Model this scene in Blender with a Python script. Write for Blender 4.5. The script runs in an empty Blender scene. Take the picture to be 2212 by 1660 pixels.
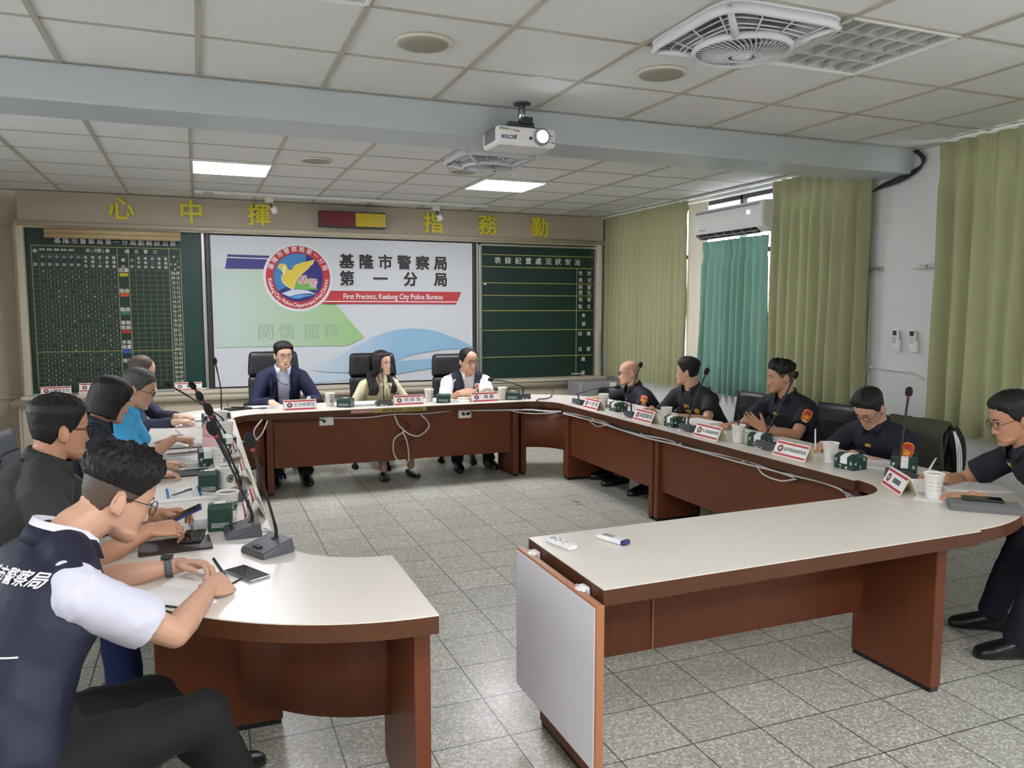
import bpy, bmesh, math, random
import numpy as np
from mathutils import Vector, Matrix, noise, Euler
from mathutils.bvhtree import BVHTree

S = bpy.context.scene
COL = S.collection
R = math.radians
random.seed(7)
PI = math.pi

# ------------------------------------------------------------------ camera, world, light, exposure
CAMH, CEIL = 1.5579, 2.7279
YAW, PITCH, ROLL, FPX = 0.3790, 0.09625, 0.0004, 1697.8
cd = bpy.data.cameras.new('camera'); cam = bpy.data.objects.new('camera', cd); COL.objects.link(cam)
cd.sensor_fit = 'HORIZONTAL'; cd.sensor_width = 36.0; cd.lens = FPX / 2212 * 36.0; cd.clip_start = .05
_fw = Vector((math.sin(YAW) * math.cos(PITCH), math.cos(YAW) * math.cos(PITCH), -math.sin(PITCH)))
_rt = Vector((math.cos(YAW), -math.sin(YAW), 0)); _up = _rt.cross(_fw)
_r2 = _rt * math.cos(ROLL) + _up * math.sin(ROLL); _u2 = -_rt * math.sin(ROLL) + _up * math.cos(ROLL)
cam.matrix_world = Matrix(((_r2.x, _u2.x, -_fw.x, 0), (_r2.y, _u2.y, -_fw.y, 0), (_r2.z, _u2.z, -_fw.z, CAMH), (0, 0, 0, 1)))
S.camera = cam

W = bpy.data.worlds.new('sky'); S.world = W; W.use_nodes = True
_bg = W.node_tree.nodes['Background']; _bg.inputs[0].default_value = (.90, .96, 1.0, 1); _bg.inputs[1].default_value = 4.0
S.view_settings.view_transform = 'Standard'; S.view_settings.look = 'None'
S.view_settings.gamma = 1.0; S.view_settings.use_curve_mapping = False
S.view_settings.exposure = 0.78
S.cycles.use_denoising = True
S.cycles.max_bounces = 8
S.cycles.diffuse_bounces = 5
S.cycles.sample_clamp_indirect = 6.0
LAMP_E = 31.0          # emission of the lit ceiling panels
def portal(loc, sx, sy, rot):
    l = bpy.data.lights.new('window_portal', 'AREA'); l.shape = 'RECTANGLE'; l.size = sx; l.size_y = sy
    l.cycles.is_portal = True
    o = bpy.data.objects.new('window_portal', l); COL.objects.link(o); o.location = loc; o.rotation_euler = rot

# ------------------------------------------------------------------ helpers
def lin(c):
    c = c / 255.0
    return c / 12.92 if c <= .04045 else ((c + .055) / 1.055) ** 2.4
def srgb(r, g, b): return (lin(r), lin(g), lin(b), 1)

def mat(name, rgb, rough=.5, metal=0., var=0., vscale=8., bump=0., bscale=60., stretch=None, emit=None, estr=0., spec=.5,
        trans=0., sheen=0., coat=0., alpha=1., transmission=0.):
    m = bpy.data.materials.new(name); m.use_nodes = True
    nt = m.node_tree; b = nt.nodes['Principled BSDF']
    col = srgb(*rgb)
    b.inputs['Base Color'].default_value = col
    b.inputs['Roughness'].default_value = rough; b.inputs['Metallic'].default_value = metal
    b.inputs['Specular IOR Level'].default_value = spec
    if sheen: b.inputs['Sheen Weight'].default_value = sheen
    if coat: b.inputs['Coat Weight'].default_value = coat
    if transmission: b.inputs['Transmission Weight'].default_value = transmission
    if emit: b.inputs['Emission Color'].default_value = srgb(*emit); b.inputs['Emission Strength'].default_value = estr
    if var or bump:
        tc = nt.nodes.new('ShaderNodeTexCoord'); mp = nt.nodes.new('ShaderNodeMapping')
        nt.links.new(tc.outputs['Object'], mp.inputs['Vector'])
        if stretch: mp.inputs['Scale'].default_value = stretch
    if var:
        n = nt.nodes.new('ShaderNodeTexNoise'); n.inputs['Scale'].default_value = vscale; n.inputs['Detail'].default_value = 5
        nt.links.new(mp.outputs['Vector'], n.inputs['Vector'])
        mx = nt.nodes.new('ShaderNodeMix'); mx.data_type = 'RGBA'
        mx.inputs[6].default_value = tuple(max(0, c * (1 - var)) for c in col[:3]) + (1,)
        mx.inputs[7].default_value = tuple(min(1, c * (1 + var)) for c in col[:3]) + (1,)
        nt.links.new(n.outputs['Fac'], mx.inputs[0]); nt.links.new(mx.outputs[2], b.inputs['Base Color'])
    if bump:
        n2 = nt.nodes.new('ShaderNodeTexNoise'); n2.inputs['Scale'].default_value = bscale; n2.inputs['Detail'].default_value = 4
        nt.links.new(mp.outputs['Vector'], n2.inputs['Vector'])
        bp = nt.nodes.new('ShaderNodeBump'); bp.inputs['Strength'].default_value = bump; bp.inputs['Distance'].default_value = .01
        nt.links.new(n2.outputs['Fac'], bp.inputs['Height']); nt.links.new(bp.outputs['Normal'], b.inputs['Normal'])
    if trans:
        out = nt.nodes['Material Output']; t = nt.nodes.new('ShaderNodeBsdfTranslucent'); t.inputs['Color'].default_value = col
        ms = nt.nodes.new('ShaderNodeMixShader'); ms.inputs[0].default_value = trans
        nt.links.new(b.outputs[0], ms.inputs[1]); nt.links.new(t.outputs[0], ms.inputs[2]); nt.links.new(ms.outputs[0], out.inputs['Surface'])
    return m

_tc = {}
def text_geo(s, size, bold=0., ext=0., align='CENTER', spacing=1.):
    if bold:     # heavier strokes: the same glyphs laid side by side a hair apart
        v0, f0 = text_geo(s, size, 0., ext, align, spacing); b = bold * size * 1.1; V = []; F = []
        for i, (a, c) in enumerate(((-b, 0), (b, 0), (0, b * .8), (0, -b * .8)) if bold < .025 else ((-b, -b), (-b, b), (b, -b), (b, b), (-b, 0), (b, 0), (0, b), (0, -b))):
            n = len(V); V += [Vector((p.x + a, p.y + c, p.z + i * .00004)) for p in v0]; F += [tuple(q + n for q in f) for f in f0]
        return V, F
    k = (s, size, bold, ext, align, spacing)
    if k in _tc: return _tc[k]
    c = bpy.data.curves.new('t', 'FONT'); c.body = s; c.size = size; c.align_x = align; c.align_y = 'CENTER'
    c.extrude = ext; c.space_character = spacing; c.resolution_u = 3
    o = bpy.data.objects.new('t', c); COL.objects.link(o)
    dg = bpy.context.evaluated_depsgraph_get(); dg.update()
    me = o.evaluated_get(dg).to_mesh()
    v = [p.co.copy() for p in me.vertices]; f = [tuple(p.vertices) for p in me.polygons]
    o.evaluated_get(dg).to_mesh_clear()
    bpy.data.objects.remove(o); bpy.data.curves.remove(c)
    _tc[k] = (v, f); return v, f

def basis(o, x, y):
    x = Vector(x).normalized(); y = Vector(y); y = (y - x * y.dot(x)).normalized(); z = x.cross(y)
    return Matrix(((x.x, y.x, z.x, o[0]), (x.y, y.y, z.y, o[1]), (x.z, y.z, z.z, o[2]), (0, 0, 0, 1)))

class MB:
    """collects shapes into ONE mesh"""
    def __init__(s): s.v = []; s.f = []; s.m = []; s.sm = []
    def add(s, v, f, mi=0, M=None, smooth=False):
        k = len(s.v)
        s.v += [tuple(M @ Vector(p)) if M is not None else tuple(p) for p in v]
        s.f += [tuple(i + k for i in q) for q in f]; s.m += [mi] * len(f); s.sm += [smooth] * len(f); return s
    def box(s, c, d, rz=0., bev=0., mi=0, M=None, seg=2, rot=None):
        bm = bmesh.new(); bmesh.ops.create_cube(bm, size=1)
        bmesh.ops.scale(bm, vec=Vector(d), verts=bm.verts)
        if bev: bmesh.ops.bevel(bm, geom=bm.edges[:], offset=bev, segments=seg, affect='EDGES', profile=.5)
        T = Matrix.Translation(c) @ (Matrix.Rotation(rz, 4, 'Z') if rot is None else rot.to_4x4())
        if M is not None: T = M @ T
        s.addbm(bm, mi, T, False); return s
    def addbm(s, bm, mi=0, M=None, smooth=False):
        bm.verts.index_update()
        s.add([v.co.copy() for v in bm.verts], [tuple(v.index for v in f.verts) for f in bm.faces], mi, M, smooth); bm.free(); return s
    def tube(s, pts, r, n=10, mi=0, M=None, caps=True, smooth=True, flat=1., up=None, closed=False):
        P = [Vector(p) for p in pts]; N = len(P)
        rr = r if hasattr(r, '__len__') else [r] * N
        v = []; f = []; pu = Vector(up) if up else None
        for i in range(N):
            if closed: t = P[(i + 1) % N] - P[i - 1]
            else: t = P[min(i + 1, N - 1)] - P[max(i - 1, 0)]
            t = t.normalized() if t.length > 1e-9 else Vector((0, 0, 1))
            if pu is None: pu = Vector((0, 0, 1)) if abs(t.z) < .9 else Vector((1, 0, 0))
            a = (pu - t * pu.dot(t)).normalized(); b = t.cross(a)
            if up is None: pu = a
            for k in range(n):
                w = 2 * PI * k / n
                v.append(P[i] + a * (math.cos(w) * rr[i] * flat) + b * (math.sin(w) * rr[i]))
        for i in range(N if closed else N - 1):
            j = (i + 1) % N
            for k in range(n): f.append((i * n + k, i * n + (k + 1) % n, j * n + (k + 1) % n, j * n + k))
        if caps and not closed: f.append(tuple(range(n - 1, -1, -1))); f.append(tuple((N - 1) * n + k for k in range(n)))
        return s.add(v, f, mi, M, smooth)
    def cyl(s, a, b, r, r2=None, n=16, mi=0, M=None, smooth=True):
        return s.tube([a, b], [r, r if r2 is None else r2], n, mi, M, True, smooth)
    def lathe(s, prof, n=24, c=(0, 0, 0), mi=0, M=None, smooth=True, sx=1., sy=1., cap=True):
        v = []; f = []
        for (r, z) in prof:
            for k in range(n):
                w = 2 * PI * k / n; v.append((c[0] + r * math.cos(w) * sx, c[1] + r * math.sin(w) * sy, c[2] + z))
        for i in range(len(prof) - 1):
            for k in range(n): f.append((i * n + k, i * n + (k + 1) % n, (i + 1) * n + (k + 1) % n, (i + 1) * n + k))
        if cap and prof[0][0] > 1e-6: f.append(tuple(range(n - 1, -1, -1)))
        if cap and prof[-1][0] > 1e-6: f.append(tuple((len(prof) - 1) * n + k for k in range(n)))
        return s.add(v, f, mi, M, smooth)
    def ell(s, c, r, n=16, m=10, mi=0, M=None, rot=None):
        v = []; f = []
        for i in range(m + 1):
            a = PI * i / m
            for k in range(n):
                w = 2 * PI * k / n; p = Vector((r[0] * math.sin(a) * math.cos(w), r[1] * math.sin(a) * math.sin(w), r[2] * math.cos(a)))
                if rot is not None: p = rot @ p
                v.append(p + Vector(c))
        for i in range(m):
            for k in range(n): f.append((i * n + k, (i + 1) * n + k, (i + 1) * n + (k + 1) % n, i * n + (k + 1) % n))
        return s.add(v, f, mi, M, True)
    def prism(s, poly, z0, z1, mi=0, M=None, mi_side=None, smooth=False):
        n = len(poly); v = [(p[0], p[1], z0) for p in poly] + [(p[0], p[1], z1) for p in poly]
        ar = sum(poly[i][0] * poly[(i + 1) % n][1] - poly[(i + 1) % n][0] * poly[i][1] for i in range(n))
        top = tuple(range(n, 2 * n)); bot = tuple(range(n - 1, -1, -1)); side = [(i, (i + 1) % n, n + (i + 1) % n, n + i) for i in range(n)]
        if ar < 0: top = top[::-1]; bot = bot[::-1]; side = [q[::-1] for q in side]
        s.add(v, [top, bot], mi, M, False)
        k = len(s.v) - len(v)
        s.f += [tuple(i + k for i in q) for q in side]; s.m += [mi if mi_side is None else mi_side] * n; s.sm += [smooth] * n
        return s
    def text(s, t, size, M, mi=0, bold=0., ext=0., align='CENTER', spacing=1., sx=1.):
        v, f = text_geo(t, size, bold, ext, align, spacing)
        return s.add([(p.x * sx, p.y, p.z) for p in v], f, mi, M, False)
    def build(s, name, m, parent=None, origin=None, weld=False):
        me = bpy.data.meshes.new(name)
        o3 = Vector(origin) if origin is not None else None
        me.from_pydata([tuple(Vector(p) - o3) for p in s.v] if o3 is not None else s.v, [], s.f)
        ms = m if isinstance(m, (list, tuple)) else [m]
        for q in ms: me.materials.append(q)
        me.polygons.foreach_set('material_index', s.m); me.polygons.foreach_set('use_smooth', s.sm)
        me.update()
        o = bpy.data.objects.new(name, me); COL.objects.link(o)
        if parent is not None: o.parent = parent
        elif o3 is not None: o.location = o3
        return o

def tag(o, label, cat, group=None):
    o['label'] = label; o['category'] = cat
    if group: o['group'] = group
    return o
def thing(name, label, cat, loc=(0, 0, 0), rz=0., group=None):
    o = bpy.data.objects.new(name, None); COL.objects.link(o); o.empty_display_size = .05
    o.location = loc; o.rotation_euler = (0, 0, rz)
    return tag(o, label, cat, group)
def struct(o): o['kind'] = 'structure'; return o
def copy_tree(o, loc, rz, label, group=None):
    c = o.copy(); COL.objects.link(c); c.location = loc; c.rotation_euler = (0, 0, rz); c['label'] = label
    if group: c['group'] = group
    for ch in list(o.children):
        d = ch.copy(); COL.objects.link(d); d.parent = c
        for g in list(ch.children):
            e = g.copy(); COL.objects.link(e); e.parent = d
    return c
def arc(cx, cy, r, a0, a1, n=14):
    return [(cx + r * math.cos(R(a0 + (a1 - a0) * i / n)), cy + r * math.sin(R(a0 + (a1 - a0) * i / n))) for i in range(n + 1)]
def spline(pts, n=8):
    P = [Vector(p) for p in pts]; P = [P[0] * 2 - P[1]] + P + [P[-1] * 2 - P[-2]]; out = []
    for i in range(1, len(P) - 2):
        for k in range(n):
            t = k / n; a, b, c, d = P[i - 1:i + 3]
            out.append(.5 * ((2 * b) + (c - a) * t + (2 * a - 5 * b + 4 * c - d) * t * t + (3 * b - a - 3 * c + d) * t ** 3))
    return out + [P[-2]]

# ------------------------------------------------------------------ materials
M = {}
def mk(k, *a, **kw): M[k] = mat(k, *a, **kw); return M[k]
mk('ceiling_tile', (222, 221, 220), .9, var=.03, vscale=3, bump=.15, bscale=140)
mk('ceiling_bar', (176, 172, 160), .5)
mk('beam_paint', (188, 197, 200), .35, var=.05, vscale=2.5, bump=.25, bscale=5, stretch=(.4, 2, 2))
mk('wall_beige', (178, 168, 150), .6, var=.04, vscale=2)
mk('trim_beige', (200, 190, 168), .4, var=.03)
mk('wall_white', (214, 214, 212), .55, var=.04, vscale=2.2, bump=.12, bscale=9)
mk('wood', (106, 58, 36), .42, spec=.3, var=.18, vscale=6, stretch=(6, 6, .5), bump=.04, bscale=30)
mk('wood_edge', (84, 50, 30), .38, spec=.35, var=.2, vscale=5, stretch=(2, 2, 14))
mk('laminate', (226, 220, 210), .30, var=.015, vscale=3)
mk('white_laminate', (222, 220, 226), .3)
mk('wood_light', (168, 112, 76), .4, var=.12, vscale=8)
mk('board_green', (22, 50, 42), .45, var=.12, vscale=4)
mk('board_teal', (20, 62, 55), .45, var=.1, vscale=4)
mk('aluminium', (176, 176, 170), .35, metal=.7)
mk('dark_frame', (60, 60, 58), .4)
mk('chalk_white', (228, 228, 222), .8)
mk('line_yellow', (176, 172, 96), .7)
mk('line_dim', (112, 118, 84), .7)
mk('brass', (216, 208, 44), .45)
mk('brass_dark', (120, 104, 40), .5)
mk('black', (20, 20, 22), .45)
mk('black_soft', (30, 30, 33), .7)
mk('rubber', (16, 16, 18), .8)
mk('mic_grey', (78, 80, 86), .42)
mk('mic_dark', (42, 43, 47), .5)
mk('white_plastic', (232, 232, 230), .35)
mk('grey_plastic', (150, 150, 152), .45)
mk('paper', (240, 239, 236), .8)
mk('card', (238, 230, 208), .7)
mk('red', (186, 44, 52), .5)
mk('maroon', (112, 26, 44), .4)
mk('yellow', (198, 176, 26), .4)
mk('orange_red', (214, 84, 44), .5)
mk('green_mark', (40, 130, 84), .5)
mk('blue_mark', (40, 96, 176), .5)
mk('steel', (160, 162, 166), .25, metal=.9)
mk('dark_steel', (80, 84, 90), .3, metal=.8)
mk('glass', (255, 255, 255), .02, transmission=1.)
mk('skyglow', (255, 255, 255), .9, emit=(249, 247, 255), estr=LAMP_E)
mk('lens_glow', (255, 255, 255), .5, emit=(235, 244, 255), estr=30)
mk('cable_white', (206, 206, 202), .5)
mk('cable_black', (26, 26, 28), .5)
mk('curtain_green', (156, 156, 120), .85, var=.05, vscale=30, trans=.09, bump=.1, bscale=300)
mk('curtain_teal', (116, 154, 138), .8, var=.05, vscale=20, trans=.12)
mk('curtain_cream', (206, 198, 180), .85, trans=.10)
mk('speaker_mesh', (150, 146, 134), .8, var=.1, vscale=200)
mk('cream_plastic', (206, 202, 188), .5)
mk('banner_white', (214, 220, 225), .5, var=.012, vscale=2)

# terrazzo floor
def floor_mat():
    m = bpy.data.materials.new('terrazzo'); m.use_nodes = True; nt = m.node_tree; b = nt.nodes['Principled BSDF']
    N = nt.nodes.new; L = nt.links.new
    g = N('ShaderNodeNewGeometry')
    v = N('ShaderNodeTexVoronoi'); v.feature = 'F1'; v.inputs['Scale'].default_value = 125; v.inputs['Randomness'].default_value = 1
    L(g.outputs['Position'], v.inputs['Vector'])
    ramp = N('ShaderNodeValToRGB'); e = ramp.color_ramp.elements
    e[0].position = .0; e[0].color = srgb(156, 155, 143); e[1].position = 1; e[1].color = srgb(226, 224, 214)
    for p, c in ((.3, (170, 169, 157)), (.55, (184, 183, 171)), (.8, (200, 199, 187))):
        q = e.new(p); q.color = srgb(*c)
    sx = N('ShaderNodeSeparateColor'); L(v.outputs['Color'], sx.inputs[0]); L(sx.outputs[0], ramp.inputs[0])
    br = N('ShaderNodeTexBrick'); br.offset = 0.0; br.squash = 1
    T = .29546
    br.inputs['Scale'].default_value = 1; br.inputs['Brick Width'].default_value = T; br.inputs['Row Height'].default_value = T
    br.inputs['Mortar Size'].default_value = .0030; br.inputs['Mortar Smooth'].default_value = .2; br.inputs['Bias'].default_value = 0
    br.inputs['Color1'].default_value = (.93, .93, .93, 1); br.inputs['Color2'].default_value = (1.06, 1.06, 1.05, 1); br.inputs['Mortar'].default_value = (.16, .16, .15, 1)
    mp = N('ShaderNodeMapping'); mp.inputs['Location'].default_value = (-(1.5986 % T), -(2.8447 % T), 0)
    L(g.outputs['Position'], mp.inputs['Vector']); L(mp.outputs['Vector'], br.inputs['Vector'])
    mx = N('ShaderNodeMix'); mx.data_type = 'RGBA'; mx.blend_type = 'MULTIPLY'; mx.inputs[0].default_value = 1
    L(ramp.outputs[0], mx.inputs[6]); L(br.outputs['Color'], mx.inputs[7]); L(mx.outputs[2], b.inputs['Base Color'])
    n = N('ShaderNodeTexNoise'); n.inputs['Scale'].default_value = 3; L(g.outputs['Position'], n.inputs['Vector'])
    mr = N('ShaderNodeMapRange'); mr.inputs[3].default_value = .22; mr.inputs[4].default_value = .42
    L(n.outputs['Fac'], mr.inputs[0]); L(mr.outputs[0], b.inputs['Roughness'])
    b.inputs['Specular IOR Level'].default_value = .45
    bp = N('ShaderNodeBump'); bp.inputs['Strength'].default_value = .12; bp.inputs['Distance'].default_value = .003
    L(br.outputs['Fac'], bp.inputs['Height']); bp.invert = True; L(bp.outputs['Normal'], b.inputs['Normal'])
    return m
M['floor'] = floor_mat()

# ------------------------------------------------------------------ room shell
XL, XR, YF, YB = -3.2, 4.97, -2.8, 9.36
struct(MB().box(((XL + XR) / 2, (YF + YB) / 2, -.05), (XR - XL + .8, YB - YF + .8, .1)).build('floor', M['floor']))
w = MB(); ADDED_LW = [(-1.6, 1.4), (2.2, 6.2)]  # left wall openings are added, out of view, to light the right wall
w.box((XL - .1, (YF + YB) / 2, .45), (.2, YB - YF + .4, .9)); w.box((XL - .1, (YF + YB) / 2, 2.7), (.2, YB - YF + .4, .3))
for a, b in ((YF - .2, -1.6), (1.4, 2.2), (6.2, YB + .2)): w.box((XL - .1, (a + b) / 2, 1.725), (.2, b - a, 1.65))
struct(w.build('wall_left', M['wall_beige']))
for k, (a, b) in enumerate(ADDED_LW):
    f = MB(); n = 4
    for z in (.92, 2.53): f.box((XL - .1, (a + b) / 2, z), (.06, b - a, .045))
    for i in range(n + 1): f.box((XL - .1, a + (b - a) * i / n + (.02 if i == 0 else -.02 if i == n else 0), 1.725), (.06, .045, 1.65))
    o = struct(f.build('window_%d' % (k + 4), M['dark_frame'])); MB().box((XL - .09, (a + b) / 2, 1.725), (.004, b - a, 1.65)).build('pane', M['glass'], o)  # frame and pane of an added, unseen window
    portal((XL - .21, (a + b) / 2, 1.725), 1.65, b - a, (0, R(-90), 0))
struct(MB().box(((XL + XR) / 2, YF - .1, 1.4), (XR - XL + .4, .2, 2.8)).build('wall_front', M['wall_beige']))
w = MB().box(((XL + XR) / 2, YB + .1, 1.4), (XR - XL + .4, .2, 2.8))
for z in (.62, .655, 1.42, 2.40): w.box((-2.4, YB - .006, z), (1.6, .012, .02), bev=.004)
w.box((-2.4, YB - .012, .64), (1.6, .03, .03), bev=.008)
struct(w.build('wall_back', M['wall_beige']))
# right wall with window openings
WIN = [(5.0, 8.85), (2.25, 4.13), (-2.2, 1.75)]
SILL, HEAD = .80, 2.68
w = MB()
w.box((XR + .1, (YF + YB) / 2, SILL / 2), (.2, YB - YF, SILL)); w.box((XR + .1, (YF + YB) / 2, (HEAD + 2.8) / 2), (.2, YB - YF, 2.8 - HEAD))
ys = [YF] + sorted([y for q in WIN for y in q]) + [YB]
for i in range(0, len(ys), 2): w.box((XR + .1, (ys[i] + ys[i + 1]) / 2, (SILL + HEAD) / 2), (.2, ys[i + 1] - ys[i], HEAD - SILL))
struct(w.build('wall_right', M['wall_white']))
for k, (a, b) in enumerate(WIN):
    f = MB(); g = MB(); x = XR + .12
    for z in (SILL + .02, HEAD - .02, 2.12): f.box((x, (a + b) / 2, z), (.06, b - a, .045), bev=.004)
    n = max(2, round((b - a) / .72))
    for i in range(n + 1): f.box((x, a + (b - a) * i / n + (.02 if i == 0 else -.02 if i == n else 0), (SILL + HEAD) / 2), (.06, .045, HEAD - SILL), bev=.004)
    g.box((x + .01, (a + b) / 2, (SILL + HEAD) / 2), (.004, b - a, HEAD - SILL))
    o = struct(f.build('window_%d' % (k + 1), M['dark_frame'])); g.build('pane', M['glass'], o)
    portal((XR + .21, (a + b) / 2, (SILL + HEAD) / 2), HEAD - SILL, b - a, (0, R(90), 0))

# ceiling: T-bar grid with tiles, cells left open where a fixture sits
CW, CY = .6148, .6204
FX = [-1.1868 + CW * i for i in range(-4, 12)]; RX = [-1.2350 + CW * i for i in range(-4, 12)]
FYS = [4.4139 - CY * i for i in range(0, 13)]; RYS = [9.2947 - CY * i for i in range(0, 9)]
FCELL = {'fan': (1.8872, 2.5534), 'louver': (2.502, 2.5534), 'left': (.0428, 2.5534), 'back1': (.0428, .0718), 'back3': (.0428, -1.789), 'back4': (2.502, -1.789)}
RCELL = {'fan': (1.8390, 5.5723), 'lit1': (-.0054, 6.8131), 'lit2': (2.4538, 6.8131)}
tiles = MB(); bars = MB()
def ceil_region(X, Y, y0, y1, skip):
    for i in range(len(X) - 1):
        for j in range(len(Y) - 1):
            xa, xb = max(X[i], XL), min(X[i + 1], XR); ya, yb = max(Y[j + 1], y0), min(Y[j], y1)
            if xb <= xa or yb <= ya: continue
            if any(abs(X[i] - c[0]) < .05 and abs(Y[j + 1] - c[1]) < .05 for c in skip.values()): continue
            tiles.add([(xa, ya, CEIL + .006), (xb, ya, CEIL + .006), (xb, yb, CEIL + .006), (xa, yb, CEIL + .006)], [(0, 3, 2, 1)])
    for x in X:
        if XL < x < XR: bars.box((x, (y0 + y1) / 2, CEIL + .006), (.026, y1 - y0, .014))
    for y in Y:
        if y0 <= y <= y1: bars.box(((XL + XR) / 2, y, CEIL + .008), (XR - XL, .022, .012))
ceil_region(FX, FYS, YF, 4.42, FCELL); ceil_region(RX, RYS, 4.80, YB, RCELL)
tiles.box(((XL + XR) / 2, (YF + YB) / 2, CEIL + .35), (XR - XL + .4, YB - YF + .4, .06))
struct(tiles.build('ceiling', M['ceiling_tile']))
struct(bars.build('trim_1', M['ceiling_bar']))
bm_ = MB().box(((XL + XR) / 2, 4.62, 2.64), (XR - XL, .40, .184), bev=.012, seg=3)
struct(bm_.build('trim_2', M['beam_paint']))
struct(MB().box((XR - .012, 3.4, CEIL + .0), (.02, 12.4, .02)).build('trim_3', M['ceiling_bar']))

# back wall header, frame mouldings, ledge and cupboards below the boards
h = MB().box((1.65, 9.265, 2.574), (6.56, .19, .306), bev=.004)
struct(h.build('trim_4', M['wall_beige']))
f = MB()
f.tube([(-1.66, 9.16, 2.40), (4.93, 9.16, 2.40)], .028, 12); f.box((1.63, 9.25, 2.385), (6.58, .18, .05), bev=.01)
for x in (-1.625, 4.875): f.box((x, 9.245, 1.5), (.075, .20, 1.76), bev=.02, seg=3)
f.box((-1.675, 9.3, 1.5), (.04, .12, 1.8), bev=.01)
struct(f.build('trim_5', M['trim_beige']))
l = MB()
l.box((1.63, 9.16, .655), (6.6, .30, .04), bev=.012); l.tube([(-1.75, 9.04, .60), (4.6, 9.04, .60)], .036, 14)
l.box((1.5, 9.17, .60), (6.5, .26, .07), bev=.01)
struct(l.build('trim_6', M['trim_beige']))
c = MB(); c.box((1.5, 9.22, .29), (6.4, .28, .57))
x = -1.68
while x < 4.5:
    c.box((x + .325, 9.075, .30), (.63, .02, .50), bev=.006); x += .65
struct(c.build('trim_7', M['trim_beige']))
# ------------------------------------------------------------------ boards on the back wall
BWX, BWY = (1, 0, 0), (0, 0, 1)
def bw(x, y, z): return basis((x, y, z), BWX, BWY)
def linebox(mb, x0, z0, x1, z1, w, y, mi=0):
    if abs(x1 - x0) > abs(z1 - z0): mb.box(((x0 + x1) / 2, y, (z0 + z1) / 2), (abs(x1 - x0), .002, w), mi=mi)
    else: mb.box(((x0 + x1) / 2, y, (z0 + z1) / 2), (w, .002, abs(z1 - z0)), mi=mi)
# left duty roster board
t = thing('blackboard', 'green duty roster blackboard with a dense yellow grid, left of the banner', 'blackboard', (-.76, 9.24, .67))
o = t.location
MB().box((-.76, 9.24, 1.52), (1.66, .03, 1.70)).box((-.05, 9.222, 1.52), (.19, .004, 1.68), mi=1).build('board_panel', [M['board_green'], M['board_teal']], t, o)
f = MB(); f.box((-.76, 9.215, .672), (1.66, .05, .03), bev=.006)
f.box((.075, 9.215, 1.52), (.035, .05, 1.70), bev=.008); f.box((-.76, 9.215, 2.372), (1.66, .04, .02))
f.build('frame', M['aluminium'], t, o)
g = MB(); Y = 9.2225
X0, X1, Z0, Z1 = -1.54, -.151, .72, 2.187
cx = [-1.535, -1.472, -1.407, -1.343, -1.279, -1.214, -1.150, -1.085, -1.020, -.955, -.890, -.825, -.759, -.655, -.590, -.525, -.460, -.395, -.330, -.265, -.151]
rz = [1.952 - i * (1.952 - .74) / 24 for i in range(25)]
for i, x in enumerate(cx):
    edge = i in (0, 12, 13, 19, 20)
    linebox(g, x, Z0, x, (2.187 if edge else 2.105), .006 if edge else .004, Y, 0 if edge else 1)
for x in (cx[1], cx[6]): linebox(g, x, 2.1, x, 2.187, .004, Y, 1)
for z in [2.187, 2.105]: linebox(g, X0, z, X1, z, .006 if z > 2.15 else .004, Y, 0 if z > 2.15 else 1)
for z in rz:
    linebox(g, X0, z, cx[12], z, .004, Y, 1); linebox(g, cx[13], z, X1, z, .004, Y, 1)
linebox(g, X0, rz[17] + .015, X1, rz[17] + .015, .006, Y, 0)
g.build('grid_lines', [M['line_yellow'], M['line_dim']], t, o)
k = MB(); Y = 9.221
for i, ch in enumerate('基隆市警察局第一分局勤務狀況表'): k.text(ch, .062, bw(-1.30 + i * .0772, Y, 2.238), bold=.012)
for i, ch in enumerate('巡(交整)邏'): k.text(ch, .042, bw(-1.03 + i * .036, Y, 2.146), bold=.01)
for i, ch in enumerate('組合警力'): k.text(ch, .045, bw(-.665 + i * .089, Y, 2.146), bold=.01)
def vert(s, x, z0, z1, sz):
    for i, ch in enumerate(s): k.text(ch, sz, bw(x, Y, z0 + (z1 - z0) * (i / max(1, len(s) - 1))), bold=.012)
mid = lambda i: (cx[i] + cx[i + 1]) / 2
vert('總計', mid(0), 2.13, 1.995, .04)
for i, s in enumerate(('偵查', '值勤', '備勤', '勤查', '協辦')):
    k.text(s, .026, bw(mid(1 + i), Y, 2.146), bold=.01)
for i in range(1, 7): vert('小計', mid(i), 2.075, 1.995, .038)
vert('延平所', mid(7), 2.075, 1.985, .036); vert('南榮所', mid(8), 2.075, 1.985, .036); vert('忠二所', mid(9), 2.075, 1.985, .036)
vert('偵查隊', mid(10), 2.075, 1.985, .036); vert('警備隊', mid(11), 2.075, 1.985, .036)
vert('標示', mid(12), 2.055, 1.985, .04); vert('小計', mid(13), 2.055, 1.99, .038)
vert('延平所', mid(14), 2.075, 1.985, .036); vert('南榮所', mid(15), 2.075, 1.985, .036); vert('忠二所', mid(16), 2.075, 1.985, .036)
vert('偵查隊', mid(17), 2.075, 1.985, .036); vert('警備隊', mid(18), 2.075, 1.985, .036)
for s, x, z in (('人', -.18, 2.05), ('數', -.205, 2.02), ('時', -.175, 1.99), ('段', -.21, 1.97), ('單', -.215, 2.10), ('位', -.245, 2.02)): k.text(s, .026, bw(x, Y, z))
HH = ['08-09', '09-10', '10-11', '11-12', '12-13', '13-14', '14-15', '15-16', '16-17', '17-18', '18-19', '19-20', '20-21', '21-22', '22-23', '23-24', '24-01', '01-02', '02-03', '03-04', '04-05', '05-06', '06-07', '07-08', '計']
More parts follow.
